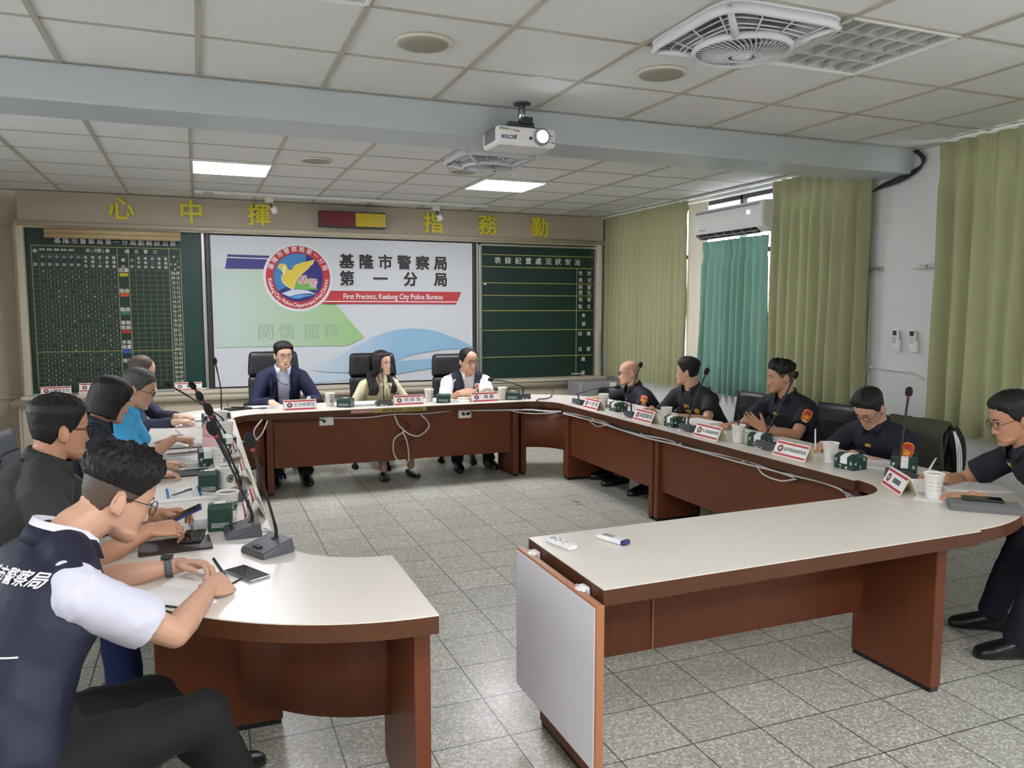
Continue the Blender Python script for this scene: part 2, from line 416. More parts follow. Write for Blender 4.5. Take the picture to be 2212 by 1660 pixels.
for i, s in enumerate(HH[:24]): k.text(s, .046, bw(-.208, Y, (rz[i] + rz[i + 1]) / 2), bold=.008, sx=.78)
for i, (s, z) in enumerate((('巡邏', 1.95), ('路檢', 1.735), ('臨檢', 1.54), ('專案', 1.40), ('取締', 1.35), ('多巡', 1.195), ('檢肅', 1.145), ('埋伏', 1.0))):
    k.text(s, .047, bw(-.707, Y, z), bold=.015)
rd = random.Random(3)
for i in range(24):
    for c_ in range(1, 12):
        if rd.random() < .86: k.text(str(rd.choice([0, 1, 2, 3, 5, 2, 8, 7, 20])), .024, bw(mid(c_), Y, (rz[i] + rz[i + 1]) / 2))
k.build('lettering', M['chalk_white'], t, o)
for nm, z, mm in (('yellow', 1.905, 'yellow'), ('red', 1.697, 'orange_red'), ('green', 1.505, 'green_mark'), ('maroon', 1.312, 'red'), ('blue', 1.10, 'blue_mark')):
    q = MB().box((-.707, 9.219, z), (.078, .006, .036)).build('colour_marker', M[mm], t, o); q['label'] = nm + ' marker strip'
q = MB()
for z in (2.33, 2.285): q.tube([(-1.40, 9.13, z), (-.14, 9.13, z)], .026, 12)
tag(q.build('rolled_chart', mat('bamboo', (190, 168, 128), .6, var=.1, vscale=12), origin=(-.77, 9.13, 2.3)), 'beige rolled-up chart hung across the top of the duty roster blackboard', 'rolled chart')

# right board
t = thing('blackboard', 'dark green incident record blackboard ruled in wide yellow rows, right of the banner', 'blackboard', (4.05, 9.24, .64)); o = t.location
MB().box((4.05, 9.24, 1.475), (1.58, .03, 1.70)).build('board_panel', M['board_green'], t, o)
f = MB()
for x in (3.245, 4.845): f.box((x, 9.215, 1.475), (.04, .05, 1.72), bev=.008)
f.box((4.05, 9.215, .622), (1.6, .06, .035), bev=.008); f.box((4.05, 9.215, 2.335), (1.6, .05, .03), bev=.006)
f.box((3.207, 9.222, 1.5), (.03, .05, 1.70), bev=.006)
f.build('frame', M['aluminium'], t, o)
g = MB()
for z in (2.218, 2.069, 1.871, 1.716, 1.526, 1.282, .945): linebox(g, 3.275, z, 4.815, z, .009, 9.2225)
linebox(g, 4.573, .64, 4.573, 2.069, .008, 9.2225)
g.build('grid_lines', M['line_yellow'], t, o)
k = MB()
for i, ch in enumerate('表錄紀置處況狀安治'): k.text(ch, .088, bw(3.48 + i * .138, 9.221, 2.143), bold=.012)
def pair(a, b_, z0, z1):
    for i, ch in enumerate(a): k.text(ch, .06, bw(4.63, 9.221, (z0, z1)[i]), bold=.012)
    for i, ch in enumerate(b_): k.text(ch, .06, bw(4.755, 9.221, (z0, z1)[i]), bold=.012)
pair('性質', '狀況', 2.005, 1.915); pair('時間', '發生', 1.825, 1.755); pair('地點', '發生', 1.665, 1.575); pair('狀況', '摘要', 1.222, 1.02)
for ch, z in (('來', 1.46), ('源', 1.35), ('處', .892), ('置', .707)): k.text(ch, .06, bw(4.678, 9.221, z), bold=.012)
k.build('lettering', M['chalk_white'], t, o)
q = MB().box((3.31, 9.216, 1.855), (.03, .008, .018)).box((4.575, 9.21, .705), (.14, .01, .014)); q.build('chalk_smudge', M['chalk_white'], t, o)

# whiteboard frame with the printed banner hung in it
t = thing('projection_board', 'grey framed board behind the police banner in the middle of the back wall', 'board', (1.65, 9.25, .6)); o = t.location
MB().box((1.64, 9.25, 1.5), (3.03, .02, 1.74)).build('board_panel', M['dark_frame'], t, o)
f = MB()
for x in (.118, 3.162): f.box((x, 9.225, 1.5), (.035, .06, 1.76), bev=.006)
f.box((1.64, 9.215, 2.372), (3.08, .06, .03)); f.box((1.64, 9.205, .645), (3.08, .08, .07), bev=.01)
f.build('frame', M['dark_frame'], t, o)
t = thing('banner', 'white vinyl banner with round emblem on the board in mid back wall', 'banner', (1.64, 9.2, .69)); o = t.location
b = MB(); nx, nz = 60, 34; vv = []; ff = []
for j in range(nz + 1):
    for i in range(nx + 1):
        u, w_ = i / nx, j / nz; x = .152 + u * 2.985
        wob = .004 * noise.noise(Vector((u * 7, w_ * 3, 1))) + .003 * math.sin(u * 30) * (1 - w_) * .3
        vv.append((x, 9.196 + wob, .69 + w_ * 1.655))
for j in range(nz):
    for i in range(nx): ff.append((j * (nx + 1) + i, j * (nx + 1) + i + 1, (j + 1) * (nx + 1) + i + 1, (j + 1) * (nx + 1) + i))
b.add(vv, ff, smooth=True); b.build('sheet', M['banner_white'], t, o)
def flat(mb, pts, y, mi=0):
    bm = bmesh.new(); vs = [bm.verts.new((p[0], y, p[1])) for p in pts]; bm.faces.new(vs); bmesh.ops.triangulate(bm, faces=bm.faces[:])
    mb.addbm(bm, mi)
def sm(pts, n=6, closed=True):
    P = [Vector((p[0], p[1], 0)) for p in pts]; out = []; N = len(P)
    for i in range(N):
        a, b_, c_, d = P[i - 1], P[i], P[(i + 1) % N], P[(i + 2) % N]
        for k_ in range(n):
            t_ = k_ / n; q = .5 * ((2 * b_) + (c_ - a) * t_ + (2 * a - 5 * b_ + 4 * c_ - d) * t_ * t_ + (3 * b_ - a - 3 * c_ + d) * t_ ** 3); out.append((q.x, q.y))
    return out
BC = {k_: mat('print_' + k_, c_, .5) for k_, c_ in dict(navy=(58, 54, 128), white=(238, 238, 236), red=(190, 58, 62), pale=(190, 214, 190), green=(172, 208, 152), wave=(160, 196, 220), wave_pale=(190, 214, 230), ink=(34, 34, 36), ghost=(158, 182, 158), ember=(190, 52, 58), deep=(40, 44, 118), sky=(62, 128, 186), dove=(226, 202, 78), dove_pale=(240, 232, 190), hill=(120, 180, 90), wavelet=(90, 160, 216), rim=(225, 228, 230)).items()}
def _fade(m, c0, c1, x0, x1):   # the print runs from pale to full green across the arrow
    nt = m.node_tree; g = nt.nodes.new('ShaderNodeNewGeometry'); sp = nt.nodes.new('ShaderNodeSeparateXYZ'); mr = nt.nodes.new('ShaderNodeMapRange'); mx = nt.nodes.new('ShaderNodeMix'); mx.data_type = 'RGBA'
    mr.inputs[1].default_value = x0; mr.inputs[2].default_value = x1; mx.inputs[6].default_value = srgb(*c0); mx.inputs[7].default_value = srgb(*c1)
    nt.links.new(g.outputs['Position'], sp.inputs[0]); nt.links.new(sp.outputs[0], mr.inputs[0]); nt.links.new(mr.outputs[0], mx.inputs[0]); nt.links.new(mx.outputs[2], nt.nodes['Principled BSDF'].inputs['Base Color'])
_fade(BC['green'], (196, 212, 204), (160, 202, 138), .3, 1.7); _fade(BC['wave'], (206, 218, 228), (150, 192, 220), 1.2, 2.2)
BL = list(BC); BI = {k_: i for i, k_ in enumerate(BL)}
p = MB(); Y = 9.186
flat(p, [(.163, 1.979), (.70, 1.983), (1.334, 1.603), (1.483, 1.596), (1.801, 1.217), (1.61, 1.125), (.162, 1.129)], Y, BI['green'])
flat(p, [(.324, 2.141), (.763, 2.136), (.763, 1.989), (.293, 1.989)], Y, BI['navy']); flat(p, [(.321, 2.114), (.763, 2.107), (.763, 2.096), (.319, 2.103)], Y - .001, BI['white'])
flat(p, [(1.2, 1.756), (2.992, 1.754), (2.927, 1.605), (1.2, 1.607)], Y - .001, BI['red']); flat(p, [(1.2, 1.640), (2.945, 1.638), (2.940, 1.627), (1.2, 1.629)], Y - .002, BI['white'])
flat(p, [(1.176, .866), (1.39, .947), (1.756, 1.144), (1.90, 1.218), (2.055, 1.273), (2.2, 1.305), (2.359, 1.317), (2.52, 1.31), (2.67, 1.281), (2.9, 1.20), (3.128, 1.091), (3.128, 1.06), (2.747, 1.059), (2.355, .999), (1.974, .859), (1.79, .82), (1.604, .81), (1.316, .826)], Y - .001, BI['wave'])
flat(p, [(1.74, .80), (2.171, .928), (2.588, .948), (3.128, .873), (3.128, .842), (2.666, .84), (2.276, .79), (1.95, .72), (1.6, .70)], Y - .001, BI['wave'])
flat(p, [(.9, .74), (1.3, .80), (1.6, .79), (1.9, .78), (1.5, .715), (1.1, .70)], Y - .001, BI['wave_pale'])
xs6 = [1.612 + i * .2245 for i in range(6)]
for i, ch in enumerate('基隆市警察局'):
    p.text(ch, .172, bw(xs6[i], Y - .003, 2.082), BI['white'], bold=.06); p.text(ch, .172, bw(xs6[i], Y - .004, 2.082), BI['ink'], bold=.032)
for ch, x in zip('第一分局', (1.612, 2.0, 2.36, 2.735)):
    p.text(ch, .172, bw(x, Y - .003, 1.888), BI['white'], bold=.06); p.text(ch, .172, bw(x, Y - .004, 1.888), BI['ink'], bold=.032)
p.text('First Precinct, Keelung City Police Bureou', .088, bw(2.16, Y - .003, 1.69), BI['white'], bold=.018, sx=.795)
for ch, x in zip('関懷服務', (.70, .925, 1.20, 1.42)): p.text(ch, .19, bw(x, Y - .003, 1.28), BI['ghost'])
p.build('print', [BC[k_] for k_ in BL], t, o)
e = MB(); ex, ez = 1.067, 1.901
def disc(r, y, mi, n=48): flat(e, [(ex + r * math.cos(2 * PI * i / n), ez + r * math.sin(2 * PI * i / n)) for i in range(n)], y, BI[mi])
disc(.382, Y - .004, 'rim'); disc(.352, Y - .005, 'ember'); disc(.272, Y - .006, 'deep')
flat(e, [(ex + (.268) * math.cos(R(a)), ez + .268 * math.sin(R(a))) for a in range(70, 215, 8)] + [(ex - .02, ez - .05), (ex + .07, ez + .1)], Y - .007, BI['sky'])
flat(e, [(1.011, 1.771), (1.04, 1.849), (1.076, 1.891), (1.118, 1.934), (1.2, 1.865), (1.278, 1.764)], Y - .008, BI['hill'])
DV = [(.851, 2.006), (.870, 2.040), (.889, 2.049), (.936, 2.043), (.958, 1.987), (.996, 1.981), (1.024, 2.03), (1.094, 2.06), (1.236, 2.098), (1.218, 2.048), (1.195, 2.03), (1.161, 1.991), (1.118, 1.955), (1.076, 1.919), (1.041, 1.863), (1.007, 1.771), (.95, 1.799), (.897, 1.847), (.885, 1.902), (.907, 1.952), (.88, 1.986)]
dc = (sum(q[0] for q in DV) / len(DV), sum(q[1] for q in DV) / len(DV))
flat(e, [(dc[0] + (q[0] - dc[0]) * 1.05, dc[1] + (q[1] - dc[1]) * 1.05) for q in DV], Y - .009, BI['dove_pale']); flat(e, DV, Y - .010, BI['dove'])
flat(e, [(.905, 2.035), (.935, 2.025), (.93, 1.97), (.91, 1.92), (.895, 1.97)], Y - .0105, BI['dove_pale'])
flat(e, [(.88, 1.721), (.99, 1.764), (1.073, 1.767), (1.169, 1.758), (1.266, 1.71), (1.182, 1.723), (1.071, 1.715), (.961, 1.686)], Y - .009, BI['wave'])
flat(e, [(.961, 1.677), (1.071, 1.708), (1.168, 1.709), (1.238, 1.698), (1.154, 1.692), (1.07, 1.666), (1.015, 1.666)], Y - .009, BI['wavelet'])
e.text('基', .10, bw(1.117, Y - .011, 1.871), BI['white'], bold=.04); e.text('基', .10, bw(1.117, Y - .012, 1.871), BI['ember'])
e.text('警', .10, bw(1.227, Y - .011, 1.834), BI['white'], bold=.04); e.text('警', .10, bw(1.227, Y - .012, 1.834), BI['ember'])
for i, ch in enumerate('基隆市警察局第一分局'):
    a = R(158 - i * 15.2); rad = .312
    e.text(ch, .066, basis((ex + rad * math.cos(a), Y - .008, ez + rad * math.sin(a)), (math.sin(a), 0, -math.cos(a)), (math.cos(a), 0, math.sin(a))), BI['white'], bold=.008)
s_ = 'Keelung City Police Department Frist District'
wd = {'i': .5, 'l': .5, ' ': .55, 't': .7, 'r': .75, 'K': 1.2, 'C': 1.15, 'P': 1.1, 'D': 1.25, 'F': 1.05, 'm': 1.5}
tot = sum(wd.get(c_, 1) for c_ in s_); acc = 0
for ch in s_:
    w_ = wd.get(ch, 1); a = R(183 + 174 * (acc + w_ / 2) / tot); acc += w_; rad = .312
    if ch != ' ': e.text(ch, .062, basis((ex + rad * math.cos(a), Y - .008, ez + rad * math.sin(a)), (-math.sin(a), 0, math.cos(a)), (-math.cos(a), 0, -math.sin(a))), BI['white'], bold=.006)
e.build('emblem', [BC[k_] for k_ in BL], t, o)

# gilt characters on the header
for ch, x, z, lb in (('心', -.695, 2.565, 'leftmost on the header'), ('中', -.027, 2.560, 'second from the left on the header'), ('揮', .66, 2.556, 'third from left, behind the left track spotlight'), ('指', 2.637, 2.548, 'just right of the lightbox, behind the right track spotlight'), ('務', 3.321, 2.55, 'second from the right on the header'), ('勤', 4.018, 2.55, 'rightmost on the header')):
    q = MB().text(ch, .25, bw(x, 9.155, z), 0, bold=.024, ext=.008)
    tag(q.build('wall_character', M['brass'], origin=(x, 9.155, z)), 'gilt relief character %s, %s' % (ch, lb), 'wall lettering', 'gilt characters on the header')
t = thing('lightbox_sign', 'flat red and yellow lightbox on the header above the banner', 'sign', (1.675, 9.12, 2.47)); o = t.location
MB().box((1.675, 9.12, 2.556), (.75, .11, .176), bev=.006).build('case', M['dark_frame'], t, o)
q = MB().box((1.505, 9.063, 2.558), (.376, .006, .15)).build('red_panel', M['maroon'], t, o); q = MB().box((1.873, 9.063, 2.556), (.345, .006, .148)).build('yellow_panel', M['yellow'], t, o)

# ------------------------------------------------------------------ curtains, air conditioner, wall fittings
def curtain(name, y0, y1, z0, z1, x, pleats, m, label, group=None, amp=.035, skew=0., seed=0, flare=0., heading=True):
    rd = random.Random(seed); n = pleats * 10; rows = 26; v = []; f = []
    ph = [rd.uniform(-.6, .6) for _ in range(pleats + 2)]; am = [rd.uniform(.6, 1.25) for _ in range(pleats + 2)]
    for j in range(rows + 1):
        t_ = j / rows; z = z1 + (z0 - z1) * t_
        for i in range(n + 1):
            u = i / n; c_ = u * pleats; k_ = int(c_); fr = c_ - k_
            a = am[k_] * (1 - fr) + am[k_ + 1] * fr; p_ = ph[k_] * (1 - fr) + ph[k_ + 1] * fr
            s1 = math.sin(2 * PI * c_ + p_ * t_ * 1.6)
            depth = amp * (.75 + .5 * t_) * a
            if heading and t_ < .07: s1 = math.copysign(abs(s1) ** .35, s1); depth *= .75
            elif heading and t_ < .12: depth *= .55
            mid_ = (y0 + y1) / 2; yy = y0 + (y1 - y0) * u
            yy = mid_ + (yy - mid_) * (1 + flare * t_) + skew * t_ + .006 * math.cos(2 * PI * c_ * 1.0 + 1) + .012 * noise.noise(Vector((u * 9, t_ * 3, seed)))
            v.append((x + depth * s1 + .012 * noise.noise(Vector((u * 12, t_ * 2.5, seed + 5))), yy, z + (.006 * s1 if j == rows else 0)))
    for j in range(rows):
        for i in range(n): f.append((j * (n + 1) + i, j * (n + 1) + i + 1, (j + 1) * (n + 1) + i + 1, (j + 1) * (n + 1) + i))
    mb = MB().add(v, f, smooth=True)
    return tag(mb.build(name, m, origin=(x, (y0 + y1) / 2, z0)), label, 'curtain', group)
curtain('curtain', 7.20, 9.00, .70, 2.70, 4.88, 17, M['curtain_green'], 'olive green pleated curtain in the far corner, left of the air conditioner', 'olive curtains on the window wall', .038, seed=1, flare=-.02)
curtain('curtain', 4.735, 5.86, .70, 2.695, 4.88, 9, M['curtain_green'], 'olive green pleated curtain between the air conditioner and the white pillar', 'olive curtains on the window wall', .045, seed=2)
curtain('curtain', 2.30, 4.12, .68, 2.705, 4.88, 13, M['curtain_green'], 'olive green pleated curtain at the right edge of the picture, right of the white pillar', 'olive curtains on the window wall', .05, seed=3)
curtain('curtain', 5.93, 6.92, .70, 2.235, 4.90, 10, M['curtain_teal'], 'teal green curtain hanging below the air conditioner', None, .045, seed=4, flare=.06)
curtain('curtain_lining', 6.90, 7.26, .70, 2.66, 4.93, 2, M['curtain_cream'], 'cream curtain lining showing between the olive and the teal curtain', None, .02, seed=5, heading=False)
curtain('curtain_lining', 5.80, 5.95, .70, 2.40, 4.94, 1, M['curtain_cream'], 'narrow cream lining strip to the right of the teal curtain', None, .012, seed=6, heading=False)
tr = MB()
for a, b in ((4.8, 9.15), (2.2, 4.12)): tr.box((4.90, (a + b) / 2, 2.712), (.03, b - a, .02))
struct(tr.build('trim_8', M['white_plastic']))
# air conditioner
t = thing('air_conditioner', 'white split air conditioner above the teal curtain', 'air conditioner', (4.8, 6.36, 2.25)); o = t.location
prof = [(-.02, 2.55), (-.215, 2.535), (-.235, 2.50), (-.24, 2.36), (-.222, 2.30), (-.16, 2.258), (-.02, 2.25)]
bm = bmesh.new(); ya, yb = 5.83, 6.90
A = [bm.verts.new((4.98 + q[0], ya, q[1])) for q in prof]; B = [bm.verts.new((4.98 + q[0], yb, q[1])) for q in prof]
n = len(prof)
for i in range(n): bm.faces.new((A[i], A[(i + 1) % n], B[(i + 1) % n], B[i]))
bm.faces.new(A[::-1]); bm.faces.new(B); bmesh.ops.recalc_face_normals(bm, faces=bm.faces[:])
bmesh.ops.bevel(bm, geom=[e_ for e_ in bm.edges if abs(e_.verts[0].co.y - e_.verts[1].co.y) < .01], offset=.012, segments=3, affect='EDGES')
MB().addbm(bm).build('case', M['white_plastic'], t, o)
q = MB().box((4.738, 6.365, 2.505), (.008, .96, .022), bev=.003); q.build('trim_strip', M['grey_plastic'], t, o)
q = MB().box((4.786, 6.40, 2.274), (.070, .92, .012), rot=Matrix.Rotation(R(34), 3, 'Y')); q.build('outlet', M['black'], t, o)
q = MB()
for i in range(7): q.box((4.783, 6.0 + i * .135, 2.270), (.068, .012, .016), rot=Matrix.Rotation(R(34), 3, 'Y'))
q.box((4.780, 6.40, 2.267), (.008, .92, .008)); q.build('louver', M['grey_plastic'], t, o)
acm = basis((4.737, 6.78, 2.335), (0, -1, 0), (0, 0, 1))
MB().text('Maxime', .032, acm, align='LEFT').build('lettering', M['mic_grey'], t, o)
MB().text('26', .045, basis((4.737, 6.03, 2.44), (0, -1, 0), (0, 0, 1)), bold=.02).build('display', mat('led', (255, 255, 255), .5, emit=(255, 255, 255), estr=2), t, o)
# wall remotes
def wall_remote(y, lb):
    t = thing('wall_remote', lb, 'remote control', (4.95, y, 1.24), 0, 'remote controls on the white pillar')
    MB().box((.0, 0, .035), (.034, .062, .09), bev=.008).build('holder', M['white_plastic'], t)
    b_ = MB().box((-.012, .004, .085), (.026, .05, .145), bev=.01).build('handset', M['white_plastic'], t)
    MB().box((-.0265, .004, .131), (.003, .034, .036)).build('display', M['mic_dark'], b_)
    k_ = MB()
    for i in range(4):
        for j in range(3): k_.box((-.0262, -.009 + j * .013, .06 + i * .013), (.003, .008, .006))
    k_.build('buttons', M['grey_plastic'], b_)
wall_remote(4.487, 'left of two white remote controls in holders on the white pillar'); wall_remote(4.332, 'right of two white remote controls in holders on the white pillar')
for y, z, lb in ((4.73, 1.862, 'small metal bracket on the left edge of the white pillar'), (4.262, 1.865, 'small metal bracket on the right side of the white pillar')):
    q = MB().box((4.962, y, z), (.016, .13, .032), bev=.003).box((4.945, y + .02, z - .014), (.05, .15, .006)).cyl((4.955, y, z), (4.945, y, z), .008)
    tag(q.build('wall_bracket', M['aluminium'], origin=(4.96, y, z)), lb, 'bracket', 'metal brackets on the white pillar')
q = MB().tube(spline([(4.955, 4.74, 1.09), (4.957, 4.62, 1.085), (4.957, 4.45, 1.08), (4.955, 4.33, 1.075), (4.957, 4.25, 1.04)]), .006, 8).ell((4.955, 4.74, 1.095), (.012, .02, .02))
tag(q.build('wire', M['cable_white'], origin=(4.95, 4.5, 1.07)), 'thin white wire running across the white pillar below the remotes', 'wire')
q = MB().tube([(4.955, 4.77, .72), (4.955, 4.775, 1.6)], .006, 8).box((4.955, 4.755, .98), (.02, .02, .12), bev=.004)
tag(q.build('conduit', M['cream_plastic'], origin=(4.95, 4.77, 1.1)), 'thin vertical conduit at the left edge of the white pillar', 'conduit')
q = MB()
for d in (0, .018, .035):
    q.tube(spline([(4.93 - d * .3, 4.40 - d, 2.71), (4.935, 4.33 - d * .6, 2.64), (4.94, 4.36, 2.57 + d * .5), (4.93, 4.50, 2.51 + d), (4.92, 4.66, 2.485 + d * .6), (4.945, 4.78, 2.47)]), .007, 8)
tag(q.build('cable_bundle', M['cable_black'], origin=(4.93, 4.5, 2.55)), 'black cables looped under the right end of the ceiling beam', 'cable')
# folded cloth at the right end of the boards
q = MB().tube([(4.93, 9.08, 1.32), (4.925, 9.08, 1.26), (4.92, 9.075, 1.1), (4.915, 9.07, .9), (4.915, 9.07, .76), (4.91, 9.07, .70), (4.86, 9.05, .62)], [.006, .018, .035, .04, .034, .01, .006], 12)
tag(q.build('folded_umbrella', mat('blue_grey_cloth', (98, 112, 128), .8, var=.15, vscale=20), origin=(4.92, 9.08, .9)), 'folded blue-grey umbrella hanging in the corner beside the right blackboard', 'umbrella')
t = thing('loudspeaker', 'grey box loudspeaker with a round cone at the right end of the ledge', 'speaker', (4.62, 8.78, 0)); o = t.location
MB().box((4.60, 8.80, .33), (.54, .36, .64), bev=.03, seg=3).build('cabinet', M['grey_plastic'], t, o)
q = MB().lathe([(.0, -.01), (.05, -.005), (.072, .012), (.085, .012), (.088, .0)], 24, M=basis((4.66, 8.618, .50), (1, 0, 0), (0, 0, 1))); q.build('cone', M['mic_dark'], t, o)
MB().box((4.79, 8.616, .61), (.09, .006, .05)).build('paper_label', M['paper'], t, o)

# ------------------------------------------------------------------ ceiling fixtures
def lit_panel(cx, cy, lb, lit=True):
    t = thing('ceiling_light', lb, 'ceiling light', (cx, cy, CEIL), 0, 'lit ceiling panels' if lit else None)
    h_ = MB(); s_ = .30
    for a, b_, w1, w2 in ((s_, 0, .012, .62), (-s_, 0, .012, .62), (0, s_, .62, .012), (0, -s_, .62, .012)): h_.box((a, b_, .04), (w1, w2, .11))
    h_.box((0, 0, .10), (.62, .62, .01)); h_.build('housing', M['white_plastic'], t)
    MB().box((0, 0, .004), (.585, .585, .01)).build('diffuser', M['skyglow'], t)
    return t
lit_panel(.302, 7.123, 'lit square ceiling panel on the left, behind the beam')
lit_panel(2.761, 7.123, 'lit square ceiling panel on the right, behind the ceiling fan')
for c_, lb in ((FCELL['back1'], 'added lit ceiling panel, unseen behind the camera, nearest on the left'), (FCELL['back3'], 'added lit ceiling panel, unseen behind the camera, far left'), (FCELL['back4'], 'added lit ceiling panel, unseen behind the camera, far right')):
    lit_panel(c_[0] + .3074, c_[1] + .31, lb)  # unseen lamps added to brighten the near end of the room
mk('louver_metal', (222, 224, 224), .32, metal=.35)
def louver(cx, cy, lb):
    t = thing('ceiling_light', lb, 'ceiling light', (cx, cy, CEIL)); h_ = MB(); s_ = .30
    for a, b_, w1, w2 in ((s_, 0, .012, .61), (-s_, 0, .012, .61), (0, s_, .61, .012), (0, -s_, .61, .012)): h_.box((a, b_, .045), (w1, w2, .10))
    h_.box((0, 0, .095), (.61, .61, .01)); h_.build('housing', M['white_plastic'], t)
    for i in range(4): MB().cyl((-.29, -.21 + .14 * i, .075), (.29, -.21 + .14 * i, .075), .013, n=12).build('tube', M['white_plastic'], t)
    g = MB()
    for i in range(5): g.box((0, -.29 + .145 * i, .028), (.585, .008, .045))
    for i in range(4):
        y = -.2175 + .145 * i
        for j in range(7):
            x = -.29 + .0967 * j
            g.add([(x - .010, y - .0725, .006), (x + .010, y - .0725, .006), (x + .010, y + .0725, .006), (x - .010, y + .0725, .006), (x - .002, y - .0725, .05), (x + .002, y - .0725, .05), (x + .002, y + .0725, .05), (x - .002, y + .0725, .05)],
                  [(0, 3, 2, 1), (4, 5, 6, 7), (0, 1, 5, 4), (1, 2, 6, 5), (2, 3, 7, 6), (3, 0, 4, 7)])
    g.build('louver', M['louver_metal'], t); return t
louver(2.809, 2.8634, 'unlit ceiling light with mirror louvers beside the near ceiling fan')
louver(.350, 2.8634, 'unlit ceiling light with mirror louvers at the top left edge of the picture')
mk('fan_white', (214, 216, 220), .4)
def ceiling_fan(cx, cy, lb):
    t = thing('ceiling_fan', lb, 'ceiling fan', (cx, cy, CEIL), 0, 'square ceiling fans')
    f = MB(); H = .30
    ring = []
    for i in range(64):
        a = 2 * PI * i / 64; c_, s_ = math.cos(a), math.sin(a); k_ = 1 / (abs(c_) ** 7 + abs(s_) ** 7) ** (1 / 7)
        ring.append((H * .97 * c_ * k_, H * .97 * s_ * k_, -.025))
    f.tube(ring, .014, 8, closed=True, flat=1.6)
    f.tube([(p_[0] * 1.02, p_[1] * 1.02, .0) for p_ in ring], .008, 6, closed=True)
    f.tube([(.20 * math.cos(2 * PI * i / 40), .20 * math.sin(2 * PI * i / 40), -.075) for i in range(40)], .011, 8, closed=True, flat=1.5)
    for s1 in (-1, 1):
        for s2 in (-1, 1):
            f.tube([(s1 * .275, s2 * .275, -.028), (s1 * .20, s2 * .20, -.05), (s1 * .142, s2 * .142, -.073)], [.012, .015, .018], 8)
    f.build('frame', M['fan_white'], t)
    g = MB()
    for k_, s in ((.86, -.034), (.76, -.045), (.70, -.055)):
        pts = [(max(-H, min(H, p_[0] * k_)), p_[1] * k_, s - .004) for p_ in ring]
        pts = [((p_[0] * (1 - w_) + w_ * .215 * p_[0] / math.hypot(p_[0], p_[1])), (p_[1] * (1 - w_) + w_ * .215 * p_[1] / math.hypot(p_[0], p_[1])), p_[2]) for p_ in pts for w_ in ((1 - k_) * 1.2,)]
        g.tube(pts, .0035, 6, closed=True)
    for i in range(12):
        a = 2 * PI * i / 12 + .13; c_, s_ = math.cos(a), math.sin(a); k_ = 1 / (abs(c_) ** 7 + abs(s_) ** 7) ** (1 / 7)
        g.tube([(c_ * .2, s_ * .2, -.072), (c_ * H * k_ * .95, s_ * H * k_ * .95, -.03)], .0035, 6)
    g.build('outer_grille', M['fan_white'], t)
    s = MB()
    for i in range(44):
        a = 2 * PI * i / 44
        s.tube([(r_ * math.cos(a + (.2 - r_) * 3.2), r_ * math.sin(a + (.2 - r_) * 3.2), -.078 - .028 * (1 - (r_ / .2) ** 2)) for r_ in (.198, .16, .12, .085, .06)], .0026, 5)
    for r_, z in ((.06, -.104), (.075, -.101)): s.tube([(r_ * math.cos(2 * PI * i / 28), r_ * math.sin(2 * PI * i / 28), z) for i in range(28)], .004, 6, closed=True)
    s.build('spiral_grille', M['fan_white'], t)
    MB().lathe([(0, -.112), (.03, -.111), (.042, -.104), (.042, -.085)], 24).build('hub', M['fan_white'], t)
    b_ = MB()
    for i in range(5):
        a = 2 * PI * i / 5; ca, sa = math.cos(a), math.sin(a); v_ = []
        for r_, w_ in ((.05, .03), (.12, .055), (.20, .06), (.25, .035)):
            for s_ in (-1, 1): v_.append((r_ * ca - s_ * w_ * sa, r_ * sa + s_ * w_ * ca, -.04 + s_ * .014))
        b_.add(v_, [(0, 2, 3, 1), (2, 4, 5, 3), (4, 6, 7, 5)], smooth=True)
    b_.build('blades', M['grey_plastic'], t)
    MB().box((0, 0, .09), (.60, .60, .02)).lathe([(.07, .09), (.07, -.03)], 20).build('housing', M['grey_plastic'], t)
ceiling_fan(2.1946, 2.8634, 'square white ceiling fan nearest the camera, beside the louvered light')
ceiling_fan(2.1464, 5.8825, 'square white ceiling fan behind the projector and beam')
for x, y, lb in ((.973, 3.505, 'round ceiling loudspeaker on the near left, in front of the beam'), (2.201, 3.505, 'round ceiling loudspeaker beside the near ceiling fan'), (.921, 6.53, 'round ceiling loudspeaker behind the beam, right of the left lit panel'), (2.165, 6.57, 'round ceiling loudspeaker just behind the far ceiling fan')):
    t = thing('ceiling_speaker', lb, 'ceiling speaker', (x, y, CEIL), 0, 'round ceiling speakers')
    MB().lathe([(.108, -.006), (.122, -.008), (.130, -.004), (.131, .004)], 40).build('bezel', M['cream_plastic'], t)
    MB().lathe([(0, -.012), (.07, -.011), (.109, -.007), (.109, .002)], 40).build('grille', M['speaker_mesh'], t)
# projector
t = thing('projector', 'white projector with a glowing lens hung upside down in front of the beam', 'projector', (1.75, 4.27, 2.52)); o = t.location
MB().box((1.745, 4.275, 2.515), (.355, .245, .10), bev=.016, seg=3).box((1.745, 4.27, 2.468), (.335, .22, .014), bev=.006).build('body', M['white_plastic'], t, o)
q = MB().lathe([(.036, .02), (.047, .012), (.049, -.006), (.046, -.014), (.040, -.008), (.036, .012)], 30, cap=False, M=basis((1.832, 4.152, 2.517), (1, 0, 0), (0, 0, 1))); q.build('lens_ring', M['grey_plastic'], t, o)
MB().ell((1.832, 4.158, 2.517), (.036, .012, .036)).build('lens', M['lens_glow'], t, o)
g = MB()
for i in range(12): g.box((1.5665, 4.275, 2.488 + i * .0062), (.004, .17, .003))
g.build('side_vent', M['mic_grey'], t, o)
pm = basis((1.635, 4.1515, 2.505), (-1, 0, 0), (0, 0, -1))
